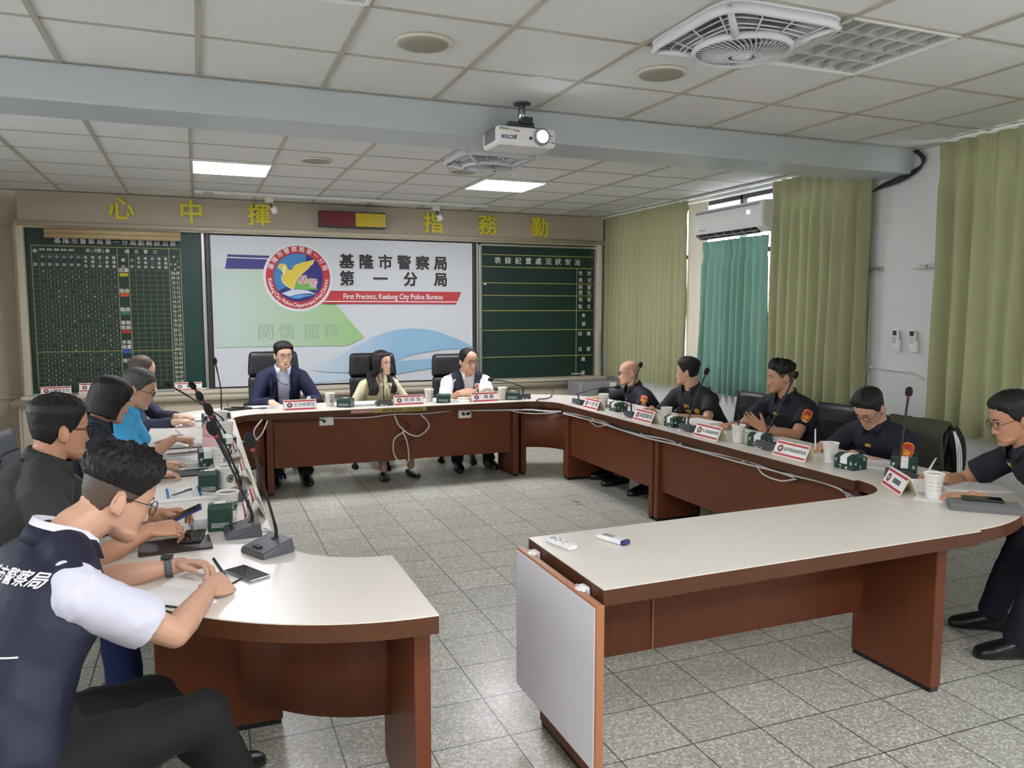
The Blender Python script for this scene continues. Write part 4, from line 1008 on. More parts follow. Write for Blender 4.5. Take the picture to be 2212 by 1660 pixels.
def remesh(mb, vox, it=4, lam=.5):
    me = bpy.data.meshes.new('r'); me.from_pydata([tuple(p) for p in mb.v], [], mb.f)
    o = bpy.data.objects.new('r', me); COL.objects.link(o)
    r = o.modifiers.new('r', 'REMESH'); r.mode = 'VOXEL'; r.voxel_size = vox; r.adaptivity = 0
    if it: s = o.modifiers.new('s', 'SMOOTH'); s.factor = lam; s.iterations = it
    dg = bpy.context.evaluated_depsgraph_get(); dg.update(); e = o.evaluated_get(dg)
    m2 = e.to_mesh(); n = len(m2.vertices); co = np.empty(n * 3, np.float32); m2.vertices.foreach_get('co', co)
    nr = np.empty(n * 3, np.float32); m2.vertices.foreach_get('normal', nr)
    f = [tuple(p.vertices) for p in m2.polygons]; e.to_mesh_clear(); bpy.data.objects.remove(o); bpy.data.meshes.remove(me)
    return co.reshape(-1, 3), nr.reshape(-1, 3), f
def wrinkle(co, nr, amp, sc, seed, st=(1, 1, .55)):
    out = co.copy()
    for i in range(len(co)):
        p = Vector((co[i][0] * sc * st[0] + seed, co[i][1] * sc * st[1], co[i][2] * sc * st[2]))
        q = p + Vector((noise.noise(p * .6), noise.noise(p * .6 + Vector((7, 3, 1))), 0)) * 1.2
        w_ = 1 - abs(noise.noise(q)) * 2.2
        out[i] += nr[i] * (amp * (w_ - .45) + amp * .5 * noise.noise(p * 2.3))
    return out
def mesh_obj(name, co, f, m, parent, origin, mi=None):
    me = bpy.data.meshes.new(name); o3 = np.array(origin, np.float32)
    me.from_pydata([tuple(p) for p in (co - o3)], [], f)
    for q in (m if isinstance(m, (list, tuple)) else [m]): me.materials.append(q)
    me.polygons.foreach_set('use_smooth', [True] * len(f))
    if mi is not None: me.polygons.foreach_set('material_index', mi)
    me.update(); o = bpy.data.objects.new(name, me); COL.objects.link(o); o.parent = parent; return o
def loft(mb, secs, n=28, ex=.88):
    v = []; f = []
    for c, r_, fw, w, d in secs:
        for k in range(n):
            a = 2 * PI * k / n; ca, sa = math.cos(a), math.sin(a)
            v.append(Vector(c) + r_ * (math.copysign(abs(ca) ** ex, ca) * w) + fw * (math.copysign(abs(sa) ** ex, sa) * d))
    for i in range(len(secs) - 1):
        for k in range(n): f.append((i * n + k, i * n + (k + 1) % n, (i + 1) * n + (k + 1) % n, (i + 1) * n + k))
    f.append(tuple(range(n - 1, -1, -1))); f.append(tuple((len(secs) - 1) * n + k for k in range(n)))
    mb.add(v, f)
def limb(mb, pts, rr, n=14):
    """tapered round-ended tube through the joints"""
    P = [Vector(p) for p in pts]
    mb.tube(P, rr, n)
    for p, r_ in zip(P, rr): mb.ell(p, (r_, r_, r_), 12, 8)
def ik(a, b, l1, l2, pole):
    a, b, pole = Vector(a), Vector(b), Vector(pole); d = b - a; L = d.length
    if L > (l1 + l2) * .995: b = a + d * ((l1 + l2) * .995 / L); d = b - a; L = d.length
    u = d / L; x = (l1 * l1 - l2 * l2 + L * L) / (2 * L); h = math.sqrt(max(0, l1 * l1 - x * x))
    pl = pole - a; pl = pl - u * pl.dot(u); pl.normalize()
    return a + u * x + pl * h, b
def hand(W, d, up, side, curl=(.5, .5, .5, .5), thumb=.4, sc=1., spread=.06, vox=.0024):
    """W wrist, d towards the fingers, up = back of the hand, side +1 right / -1 left"""
    d = Vector(d).normalized(); up = Vector(up); up = (up - d * up.dot(d)).normalized(); lat = d.cross(up); th = -lat * side
    W = Vector(W); mb = MB()
    loft(mb, [(W - d * .02 * sc, lat, up, .025 * sc, .019 * sc), (W + d * .012 * sc, lat, up, .029 * sc, .0185 * sc), (W + d * .04 * sc, lat, up, .038 * sc, .0165 * sc), (W + d * .07 * sc, lat, up, .042 * sc, .014 * sc), (W + d * .09 * sc, lat, up, .040 * sc, .011 * sc)], 18)
    for k, (off, L, r0) in enumerate(((-.031, .072, .0088), (-.0105, .080, .0092), (.0105, .075, .0089), (.030, .060, .0078))):
        p = W + d * (.085 - .006 * abs(off / .03) ** 2) * sc + th * (-off) * sc
        dd = (d + th * (-off / .03) * spread).normalized(); ax = lat; c_ = curl[k]; pts = [p - dd * .02 * sc, p]; ang = 0
        for seg, cf in ((.45, .75), (.31, 1.05), (.24, .7)):
            ang += c_ * cf; q = dd * math.cos(ang) - up * math.sin(ang); p = p + q * (L * seg * sc); pts.append(p)
        rr = [r0 * sc, r0 * 1.08 * sc, r0 * .98 * sc, r0 * .88 * sc, r0 * .74 * sc]; limb(mb, pts, rr, 10)
    p = W + d * .022 * sc + th * .024 * sc - up * .004 * sc; dd = (d * .72 + th * .62 - up * (.15 + .5 * thumb)).normalized()
    pts = [W + d * .01 * sc + th * .012 * sc, p, p + dd * .036 * sc]; d2 = (dd + d * .35 - th * thumb * .9 - up * thumb * .3).normalized(); pts += [pts[-1] + d2 * .030 * sc]; d3 = (d2 - th * thumb * .5 + d * .2).normalized(); pts += [pts[-1] + d3 * .024 * sc]
    limb(mb, pts, [.014 * sc, .0145 * sc, .0112 * sc, .0102 * sc, .0078 * sc], 10)
    return remesh(mb, vox, 3)

def person(label, pelvis, face, head, hyaw, hpitch=0., hroll=0., wl=None, wr=None, dl=None, dr=None, ul=(0, 0, 1), ur=(0, 0, 1), cl=(.5,) * 4, cr=(.5,) * 4, tl=.4, tr=.4,
           pole_l=None, pole_r=None, fl=None, fr=None, skin='skin', hair='short', hcol='black', top=.024, side=.007, wind=1., front=1., fade=False, rough=.003, fat=1., fem=False, hs=1.0,
           shirt=((40, 44, 66), 'short'), shirt_rough=.8, trousers=(24, 25, 32), vox=.005, glasses=None, collar=None, vest=None, jacket=None, shoe=(22, 21, 22), sh_w=None, shdrop=.05, arm=1., lip=None, collar2=None, seed=0, nback=0., neck=.088, hipz=.47, smile=0., legs=True, mouth_open=0., extra=None):
    B = Vector((pelvis[0], pelvis[1], 0)); t = thing('person', label, 'person', B)
    fa = R(face); F = Vector((math.cos(fa), math.sin(fa), 0)); Rt = Vector((math.sin(fa), -math.cos(fa), 0)); Z = Vector((0, 0, 1))
    H = Vector(head); hy = R(hyaw)
    hm = Matrix.Translation(H) @ Matrix.Rotation(hy - PI / 2, 4, 'Z') @ Matrix.Rotation(-R(hpitch), 4, 'X') @ Matrix.Rotation(R(hroll), 4, 'Y') @ Matrix.Scale(hs, 4)
    hr = hm.to_3x3(); hup = (hr @ Vector((0, 0, 1))).normalized(); hf = (hr @ Vector((0, 1, 0))).normalized()
    nk_top = hm @ Vector((0, -.022, -.055)); p0 = Vector((pelvis[0], pelvis[1], hipz))
    N = nk_top - (hup * .35 + Z * .65).normalized() * neck - F * (.022 + nback)
    # spine
    c1 = p0 + Z * .19 - F * .02; c2 = N - Z * .17 - F * .045
    def sp(u): return p0 * (1 - u) ** 3 + c1 * 3 * u * (1 - u) ** 2 + c2 * 3 * u * u * (1 - u) + N * u ** 3
    def tan(u): return (sp(min(1, u + .02)) - sp(max(0, u - .02))).normalized()
    sw = sh_w or (.165 if fem else .188)
    prof = [(-.10, .150, .105), (0, .172, .118), (.12, .170, .118), (.28, .156, .108), (.5, .163, .108), (.68, .178, .114), (.82, .180, .108), (.92, .140, .086), (1.0, .062, .060)] if not fem else [(-.10, .150, .105), (0, .168, .112), (.12, .155, .105), (.28, .132, .090), (.5, .140, .098), (.68, .152, .108), (.82, .150, .092), (.92, .112, .072), (1.0, .052, .050)]
    def torso(mb, off, fat_=fat, lo=0):
        secs = []
        for u, w_, d_ in prof[lo:]:
            if u < 0: c_, tg = p0 - Z * .09, Z
            else: c_, tg = sp(u), tan(u)
            fw = (F - tg * F.dot(tg)).normalized(); k_ = (fat_ if u < .9 else 1) * (sw / .188 if u > .6 and not fem else 1)
            secs.append((c_, Rt, fw, w_ * k_ + off, d_ * fat_ + off))
        loft(mb, secs)
    tg = tan(.93); sh_c = sp(.95) - Z * (shdrop - .03); shl = sh_c - Rt * sw - tg * .03; shr_ = sh_c + Rt * sw - tg * .03
    L1, L2 = .285 * arm, .255 * arm
    wl = Vector(wl); wr = Vector(wr)
    pole_l = Vector(pole_l) if pole_l else shl - Rt * .35 - Z * .5 - F * .1
    pole_r = Vector(pole_r) if pole_r else shr_ + Rt * .35 - Z * .5 - F * .1
    el, wl = ik(shl, wl, L1, L2, pole_l); er, wr = ik(shr_, wr, L1, L2, pole_r)
    ks = (.86 if fem else 1.0) * (.5 + .5 * fat)
    body = MB(); body.add(HV, HF, 0, hm)
    for s_ in (-1, 1):
        body.ell(hm @ Vector((s_ * .0765, -.012, -.012)), (.0095 * hs, .019 * hs, .031 * hs), 14, 10, rot=hr.normalized() @ Matrix.Rotation(s_ * -.35, 3, 'Z') @ Matrix.Rotation(.2, 3, 'X'))
        rim = [hm @ Vector((s_ * (.0815 + .004 * math.sin(w_)), -.014 - .017 * math.sin(w_) * .9 - .004, -.010 + .029 * math.cos(w_))) for w_ in [(-.5 + 3.6 * i / 12) for i in range(13)]]
        body.tube(rim, .0042 * hs, 8); body.ell(hm @ Vector((s_ * .078, -.004, -.038)), (.006 * hs, .008 * hs, .009 * hs), 10, 8)
    nr_ = .048 if fem else .058
    limb(body, [hm @ Vector((0, -.028, -.03)), nk_top, nk_top * .45 + N * .55, N - tg * .03], [nr_ * .95, nr_, nr_ * 1.02, nr_ * 1.12])
    torso(body, -.008)
    for s_, sh in ((-1, shl), (1, shr_)): limb(body, [N + Rt * s_ * .045 - tg * .02, (N + sh) / 2 + Z * .003, sh], [.052 * ks, .05 * ks, .052 * ks])
    for sh, e, w_ in ((shl, el, wl), (shr_, er, wr)):
        u1 = e - sh; u2 = w_ - e
        limb(body, [sh, sh + u1 * .45, e], [.052 * ks, .046 * ks, .038 * ks]); limb(body, [e, e + u2 * .28, e + u2 * .7, w_ + u2.normalized() * .01], [.038 * ks, .041 * ks, .031 * ks, .0245 * ks])
    # legs
    hipl, hipr = p0 - Rt * .088 - Z * .02, p0 + Rt * .088 - Z * .02
    fl = Vector(fl) if fl else p0 + F * .46 - Rt * .12; fr = Vector(fr) if fr else p0 + F * .46 + Rt * .12
    fl.z = .095; fr.z = .095
    kl, fl = ik(hipl, fl, .43, .41, hipl + F * .6 + Z * .6 - Rt * .05); kr, fr = ik(hipr, fr, .43, .41, hipr + F * .6 + Z * .6 + Rt * .05)
    for h_, k_, f_ in ((hipl, kl, fl), (hipr, kr, fr)): limb(body, [h_, (h_ + k_) / 2, k_, (k_ * .6 + f_ * .4), f_], [.08, .07, .055, .05, .036])
    co, nr, f = remesh(body, vox, 3, .45)
    # hands on the end of the arms, same mesh
    dl = Vector(dl) if dl else (wl - el); dr = Vector(dr) if dr else (wr - er)
    cos, fs, base = [co], list(f), len(co)
    hsz = .86 if fem else .98
    for w_, d_, u_, sd, c_, th_ in ((wl, dl, ul, -1, cl, tl), (wr, dr, ur, 1, cr, tr)):
        hc, _, hf_ = hand(w_, d_, u_, sd, c_, th_, hsz, vox=.0024 if vox < .0045 else .0030)
        cos.append(hc); fs += [tuple(i + base for i in q) for q in hf_]; base += len(hc)
    mesh_obj('body', np.concatenate(cos), fs, SK[skin], t, B)
    # face details
    lp = MB()
    dn = 1 - .45 * smoothstep(12, 40, hpitch)
    for s_ in (-1, 1):
        e_w, e_i, e_l, br = MB(), MB(), MB(), MB()
        al = [(s_ * .031 + .0145 * math.cos(a_), .0035 + (.0058 * dn if math.sin(a_) > 0 else .0045) * math.sin(a_) * (1 - .15 * math.cos(a_) * s_)) for a_ in [2 * PI * i / 20 for i in range(20)]]
        patch(e_w, al, .0008, hm)
        patch(e_i, [(s_ * .031 + .0052 * math.cos(a_), .0035 + min(.0052, .0058 * dn) * math.sin(a_)) for a_ in [2 * PI * i / 14 for i in range(14)]], .0016, hm)
        up_ = [(s_ * .031 + .0155 * math.cos(a_), .0040 + .0068 * dn * math.sin(a_)) for a_ in [PI * i / 10 for i in range(11)]]
        dnl = [(s_ * .031 + .0150 * math.cos(a_), .0036 + .0052 * dn * math.sin(a_)) for a_ in [PI * (10 - i) / 10 for i in range(11)]]
        patch_pts = up_ + dnl
        v = [(p[0], front_y(*p) + .0022, p[1]) for p in up_] + [(p[0], front_y(*p) + .0022, p[1]) for p in dnl[::-1]]
        e_l.add(v, [(i + 1, i, 11 + i, 12 + i) for i in range(10)], 0, hm)
        bw_ = [(s_ * (.013 + .034 * u), .0225 + .0050 * math.sin(u * 2.4) + .0036 * (1 - u) ** .5) for u in [i / 8 for i in range(9)]]; bl_ = [(s_ * (.013 + .034 * u), .0185 + .0062 * math.sin(u * 2.4)) for u in [i / 8 for i in range(9)]]
        v = [(p[0], front_y(*p) + .0015, p[1]) for p in bw_] + [(p[0], front_y(*p) + .0015, p[1]) for p in bl_]
        br.add(v, [(i, i + 1, 10 + i, 9 + i) for i in range(8)], 0, hm)
        e_o = e_w.build('eye', FM['white'], t, B); e_i.build('iris', FM['iris'], e_o, B); e_l.build('eyelashes', FM['lid'], t, B); br.build('eyebrow', FM['brow'], t, B)
    up_l = [(.0225 * c_, -.0735 + .0075 * max(0, 1 - abs(c_) ** 1.6) - .0014 * math.exp(-(c_ / .18) ** 2) + smile * c_ * c_) for c_ in [-1 + 2 * i / 14 for i in range(15)]]; dn_l = [(.0225 * c_, -.0735 - (.0085 + mouth_open) * max(0, 1 - c_ * c_) + smile * c_ * c_) for c_ in [1 - 2 * i / 14 for i in range(15)]]
    patch(lp, up_l[::-1] + dn_l[::-1][1:-1], .0006, hm)
    lp.build('lips', FM['lip_f' if fem else 'lip'], t, B)
    # hair
    hm_res = (170, 110) if vox < .0045 else (110, 72)
    if hair in LINES:
        if fade: hair_shell(hair, .003, .003, hm, hm_res, rough=.001, seed=seed).build('hair_sides', HM_['fade'], t, B); hair_shell(hair, top, .006, hm, hm_res, z_split=fade, rough=rough, seed=seed + 1, wind=wind, front=front).build('hair', HM_[hcol], t, B)
        else: hair_shell(hair, top, side, hm, hm_res, rough=rough, seed=seed, wind=wind, front=front).build('hair', HM_[hcol], t, B)
    if glasses:
        g = MB(); l_ = MB(); rx, rz, rr_, col = glasses; yg = .100
        for s_ in (-1, 1):
            ring = []
            for i in range(28):
                a_ = 2 * PI * i / 28; ca, sa = math.cos(a_), math.sin(a_); k_ = 1 / (abs(ca) ** 3 + abs(sa) ** 3) ** (1 / 3)
                ring.append((s_ * .033 + rx * ca * k_, yg - .10 * (abs(s_ * .033 + rx * ca * k_) - .02) ** 1.5 * 3.2 if abs(s_ * .033 + rx * ca * k_) > .02 else yg, -.001 + rz * sa * k_))
            g.tube(ring, rr_, 8, M=hm, closed=True); l_.add([tuple(p) for p in ring], [tuple(range(28))], 0, hm)
            ox = s_ * (.033 + rx); oy = ring[0 if s_ > 0 else 14][1]
            g.tube([(ox, oy, .004), (s_ * .074, oy - .012, .006), (s_ * .0785, .03, .007), (s_ * .0795, -.018, .006), (s_ * .079, -.034, -.012)], rr_ * .95, 8, M=hm)
        g.tube(spline([(-.033 + rx * .97, yg, .003), (0, yg + .004, .007), (.033 - rx * .97, yg, .003)]), rr_, 8, M=hm)
        go = g.build('glasses', mat('spectacle_frame', col, .35, metal=.3), t, B); lo = l_.build('lenses', M['lens'], go, B)
    # clothes
    def garment(nm, off, slv, m_, amp, sc, z_hem=True, cut=None, extra_off=0, vx=None):
        g = MB(); torso(g, off, lo=0 if z_hem else 1)
        for s_, sh in ((-1, shl), (1, shr_)): limb(g, [N + Rt * s_ * .045 - tg * .021, (N + sh) / 2 + Z * .002, sh], [.050 * ks + off, .052 * ks + off, .054 * ks + off] if slv != 'none' else [.050 * ks + off, .050 * ks + off, .040 * ks + off])
        if slv != 'none':
            for sh, e, w_ in ((shl, el, wl), (shr_, er, wr)):
                u1 = e - sh; u2 = w_ - e
                if slv == 'short': g.tube([sh - u1 * .04, sh + u1 * .25, sh + u1 * .70], [.058 * ks + off, .056 * ks + off, .060 * ks + off], 18)
                else:
                    limb(g, [sh, sh + u1 * .5, e], [.056 * ks + off, .050 * ks + off, .043 * ks + off])
                    k_ = .90 if slv == 'long' else .55
                    g.tube([e - u1 * .02, e + u2 * .3, e + u2 * k_], [.043 * ks + off, .043 * ks + off, (.031 if slv == 'long' else .045) * ks + off], 16)
                    g.ell(e, (.043 * ks + off,) * 3, 12, 8)
        c_, n_, f_ = remesh(g, vx or max(.006, vox * 1.4), 5, .5)
        c_ = wrinkle(c_, n_, amp, sc, seed + len(nm)); mi = None
        if cut:
            keep = np.array([not cut(Vector(p)) for p in c_]); f_ = [q for q in f_ if all(keep[i] for i in q)]
            idx = -np.ones(len(c_), int); idx[keep] = np.arange(keep.sum()); c_ = c_[keep]; f_ = [tuple(int(idx[i]) for i in q) for q in f_]
        return c_, f_, mesh_obj(nm, c_, f_, m_, t, B)
    def vcut(w0, w1, u0):
        ch = sp(.55)
        def cut(p):
            q = p - N; z_ = q.dot(tg); fr_ = (p - sp(max(0, min(1, 1 + z_ / .45)))).dot(F); x_ = abs(q.dot(Rt))
            return fr_ > .0 and z_ > -u0 and x_ < w1 + (w0 - w1) * (1 + z_ / u0 if z_ < 0 else 1)
        return cut
    res = {}
    sm_ = mat('shirt_cloth', shirt[0], shirt_rough, var=.06, vscale=40, sheen=0)
    sc_, sf_, so_ = garment('shirt', .010, shirt[1], sm_, .0038, 11)
    res['shirt'] = (sc_, sf_)
    if jacket: res['jacket'] = garment('jacket', .020, 'long', mat('jacket_cloth', jacket, .8, var=.08, vscale=60), .0045, 9, cut=vcut(.055, .028, .60))[:2]
    if vest: res['vest'] = garment('vest', .019, 'none', mat('vest_cloth', vest, .62, var=.08, vscale=30), .0032, 10, cut=vcut(.058, .004, .26), vx=.006)[:2]
    tr = MB()
    for h_, k_, f_ in ((hipl, kl, fl), (hipr, kr, fr)): limb(tr, [h_, (h_ + k_) / 2, k_, k_ * .55 + f_ * .45, f_ + Z * .01], [.100, .088, .072, .066, .060 if not fem else .05], 18)
    tr.ell(p0 - Z * .02, (.17, .15, .12), 18, 12); tr.tube([p0 - Z * .06, sp(.16)], [.15, .165], 18)
    if not fem or legs != 'skirt':
        c_, n_, f_ = remesh(tr, .010, 4); c_ = wrinkle(c_, n_, .005, 9, seed + 3); mesh_obj('trousers', c_, f_, mat('trouser_cloth', trousers, .85, var=.08, vscale=40), t, B)
    else:
        sk = MB()
        for h_, k_, f_ in ((hipl, kl, fl), (hipr, kr, fr)): limb(sk, [h_, (h_ + k_) / 2, k_, k_ + (f_ - k_) * .3], [.105, .095, .085, .075], 18)
        sk.ell(p0 - Z * .02, (.17, .15, .12), 18, 12); sk.tube([p0 - Z * .06, sp(.16)], [.15, .165], 18)
        c_, n_, f_ = remesh(sk, .010, 4); mesh_obj('skirt', c_, f_, mat('skirt_cloth', trousers, .85, var=.08, vscale=40), t, B)
    for s_, k_, f_ in ((-1, kl, fl), (1, kr, fr)):
        g = MB(); dF = (F + Rt * s_ * .12).normalized(); lat = dF.cross(Z); p_ = Vector((f_.x, f_.y, 0))
        if fem: S_ = [(-.07, .026, .032, .05), (-.03, .034, .02, .04), (.05, .040, .014, .03), (.12, .040, .013, .028), (.165, .022, .01, .02)]
        else: S_ = [(-.085, .026, .03, .09), (-.06, .038, .05, .10), (0, .042, .055, .105), (.06, .046, .040, .085), (.12, .050, .030, .065), (.165, .040, .026, .05), (.185, .018, .018, .035)]
        loft(g, [(p_ + dF * a_ + Z * (h_ * .5 + .004), lat, Z, w_, h_ * .5) for a_, w_, _, h_ in S_], 18)
        if not fem: g.tube([p_ + Z * .08 - dF * .02, f_ + Z * .03 - dF * .01], [.046, .050], 14)
        c_, n_, f2 = remesh(g, .007, 3); mesh_obj('shoe', c_, f2, mat('shoe_leather', shoe, .35, spec=.5), t, B)
    # collar
    for ci_, cl_ in enumerate([collar, collar2]):
        if not cl_: continue
        col, stand, open_, pts_ = cl_; xo = .007 * ci_; v = []; f = []; n_ = 40
        nc = N + tg * .018; fwn = (F - tg * F.dot(tg)).normalized()
        for i in range(n_ + 1):
            a_ = R(open_ + (360 - 2 * open_) * i / n_); fr_ = max(0, math.cos(a_)); tip = math.exp(-((min(i, n_ - i)) / 3.2) ** 2)
            di = fwn * math.cos(a_) + Rt * math.sin(a_)
            r0 = nr_ * 1.06 + .002 + xo
            q0 = nc + di * (r0 + .004) - tg * (.022 + .012 * fr_) + fwn * .012 * fr_; q1 = nc + di * (r0 + .004) + tg * (stand - .012 * fr_) + fwn * .012 * fr_
            q2 = nc + di * (r0 + .009) + tg * (stand + .001 - .012 * fr_) + fwn * .012 * fr_; q3 = nc + di * (r0 + .019 + .006 * tip) + tg * (stand - .042 - pts_ * tip - .012 * fr_) + fwn * (.016 * fr_ + .008 * tip)
            q4 = nc + di * (r0 + .013) + tg * (stand - .043 - pts_ * tip - .012 * fr_) + fwn * .012 * fr_
            v += [q0, q1, q2, q3, q4]
        for i in range(n_):
            for k_ in range(4): f.append((i * 5 + k_, (i + 1) * 5 + k_, (i + 1) * 5 + k_ + 1, i * 5 + k_ + 1))
        MB().add(v, f, smooth=True).build('collar', mat('collar_cloth', col, .75), t, B)
    res.update(t=t, B=B, F=F, Rt=Rt, N=N, tg=tg, sp=sp, el=el, er=er, wl=wl, wr=wr, shl=shl, shr=shr_, hm=hm, dl=dl, dr=dr, ks=ks, kl=kl, kr=kr)
    return res
def stick(res, key, mb, origin, direc, name, m, off=.003):
    """lay a flat badge or lettering onto a garment along a direction"""
    c_, f_ = res[key]; bv = BVHTree.FromPolygons([Vector(p) for p in c_], [list(q) for q in f_])
    d = Vector(direc).normalized(); out = []
    for p in mb.v:
        p = Vector(p); h = bv.ray_cast(p - d * .25, d)
        out.append(tuple(h[0] - d * off) if h[0] is not None else tuple(p))
    mb.v = out; return mb.build(name, m, res['t'], res['B'])
GOLD, BLK = (92, 78, 58), (22, 22, 24)
NAVY = (20, 22, 36)
P_ = {}
# ---- behind the back table
P_['m1'] = person('man in a navy blue suit and pale shirt seated leftmost at the back table', (.68, 7.60), -90, (.716, 7.47, 1.128), -80, 6, 0, wr=(.585, 7.23, .726), wl=(.90, 7.24, .724), dr=(.12, -1, -.1), dl=(-.8, -.5, -.05),
    cr=(.25, .25, .25, .3), cl=(.5,) * 4, tr=.2, pole_r=(.36, 7.5, .6), pole_l=(1.08, 7.5, .6), skin='skin_light', top=0.022, side=0.01, wind=2, glasses=(.021, .019, .0012, GOLD), shirt=((196, 204, 226), 'long'), jacket=(27, 33, 66), trousers=(26, 28, 44), collar=((214, 220, 236), .03, 26, .018), sh_w=.168, fat=.90, seed=11, vox=.0055, hs=0.94, fr=(.585, 7.08, 0), fl=(.84, 7.10, 0))
P_['w'] = person('woman with long wavy black hair and cream bow blouse, back table', (1.60, 7.58), -85, (1.613, 7.42, 1.036), -52, 2, 4, wr=(1.53, 7.30, .60), wl=(1.68, 7.30, .60), pole_r=(1.20, 7.5, .6), pole_l=(2.02, 7.5, .6), fem=True, skin='skin_light', hair='short', top=.014, side=.012, shirt=((226, 220, 182), 'mid'), trousers=(24, 24, 30), legs='skirt', sh_w=.142, fat=.92, seed=12, vox=.0055, hs=0.94, smile=.002, fr=(1.53, 7.02, 0), fl=(1.80, 7.08, 0), hipz=.45)
P_['m3'] = person('man in navy police vest and glasses speaking at the back table', (2.46, 7.58), -92, (2.468, 7.36, 1.04), -76, 8, 3, wr=(2.26, 7.06, .755), wl=(2.42, 7.05, .765), dr=(.75, -.5, .15), dl=(-.8, -.45, .1), ur=(-.3, -.6, .7), ul=(.3, -.6, .7), cr=(.9,) * 4, cl=(.8,) * 4, pole_r=(2.12, 7.3, .5), pole_l=(2.86, 7.3, .5), hair='recede', top=.012, side=.012, glasses=(.021, .014, .0015, BLK), shirt=((232, 232, 234), 'short'), vest=(30, 33, 56), collar=((238, 238, 238), .03, 30, .02), trousers=(30, 32, 40), fat=1.08, seed=13, vox=.0055, hs=0.99, hipz=.44, mouth_open=.003, fr=(2.28, 7.15, 0), fl=(2.60, 7.15, 0))
# ---- right row
P_['r1'] = person('bald officer with glasses in navy uniform writing at the far right row end', (3.95, 6.30), 172, (3.74, 6.42, .955), 158, 6, 0, wr=(3.45, 6.46, .728), wl=(3.40, 5.98, .722), dr=(-.9, .25, .0), dl=(-1, .1, 0), cr=(.9, .9, 1, 1), cl=(.4,) * 4, pole_r=(3.8, 6.9, .6), pole_l=(3.7, 5.9, .5), skin='skin', hair='none', glasses=(.022, .016, .0016, BLK), shirt=(NAVY, 'short'), collar=(NAVY, .028, 24, .015), seed=14, vox=.0055, hs=0.95, hipz=.43, fl=(3.42, 6.0, 0), fr=(3.45, 6.25, 0))
P_['r2'] = person('young man in a black polo looking away, second in the right row', (3.97, 5.40), 192, (3.76, 5.50, 1.032), 128, 2, 0, wr=(3.42, 5.50, .738), wl=(3.44, 5.12, .722), dr=(-1, .0, .0), dl=(-.9, .3, .0), cr=(1.2, 1.2, 1.2, 1.2), cl=(.6,) * 4, ur=(0, .3, 1), pole_r=(3.75, 5.85, .5), pole_l=(3.72, 4.95, .5), top=0.02, side=0.006, front=1.3, shirt=((30, 31, 35), 'short'), collar=((40, 41, 45), .026, 34, .02), seed=15, vox=.0052, hs=0.94, hipz=.44, fl=(3.40, 5.2, 0), fr=(3.44, 5.6, 0))
P_['r3'] = person('officer with tousled black hair and an open hand raised, third in right row', (4.08, 4.44), 186, (3.87, 4.50, 1.065), 156, 6, 0, wr=(3.50, 4.56, .735), wl=(3.50, 4.23, .75), dr=(-.9, -.2, .0), dl=(-.72, .28, .62), ul=(-.6, -.5, -.5), cr=(.8,) * 4, cl=(.08, .06, .06, .1), tl=.0, pole_r=(3.8, 4.95, .5), pole_l=(3.80, 4.0, .4), skin='skin_tan', hair='short', top=0.024, side=0.008, fade=.03, rough=.007, wind=4, front=1.6, shirt=(NAVY, 'short'), collar=(NAVY, .026, 26, .015), seed=16, vox=.005, hs=0.93, hipz=.44, fl=(3.6, 4.3, 0), fr=(3.6, 4.6, 0))
P_['r4'] = person('officer with glasses and blue watch bent over writing, fourth in right row', (3.94, 3.47), 186, (3.71, 3.54, .965), 188, 40, -4, wr=(3.47, 3.66, .735), wl=(3.46, 3.40, .724), dr=(-.85, -.3, -.1), dl=(-.7, .6, -.05), cr=(.9, 1.0, 1.1, 1.1), cl=(.35,) * 4, pole_r=(3.8, 4.0, .5), pole_l=(3.74, 3.0, .45), top=0.018, side=0.007, front=1.2, glasses=(.023, .017, .0015, BLK), shirt=(NAVY, 'short'), collar=(NAVY, .024, 24, .012), seed=17, vox=.0045, hs=0.94, hipz=.46, sh_w=.198, fl=(3.6, 3.3, 0), fr=(3.6, 3.6, 0))
P_['r5'] = person('officer with glasses and a ring writing at the right edge of the picture', (3.84, 2.10), 148, (3.46, 2.47, 1.057), 151, 20, 0, wr=(3.32, 2.70, .738), wl=(3.17, 2.42, .724), dr=(-.55, .55, .02), dl=(-.6, .75, -.03), cr=(.8, .9, 1.0, 1.1), cl=(.3,) * 4, ur=(.3, .5, .8), pole_r=(3.8, 3.0, .55), pole_l=(3.3, 1.7, .5), skin='skin_tan', top=0.018, side=0.008, front=1.25, glasses=(.023, .016, .0014, BLK), shirt=(NAVY, 'short'), collar=(NAVY, .024, 24, .012), trousers=(20, 22, 38), seed=18, vox=.0042, hs=0.97, hipz=.47, fl=(3.34, 2.30, 0), fr=(3.52, 2.56, 0))
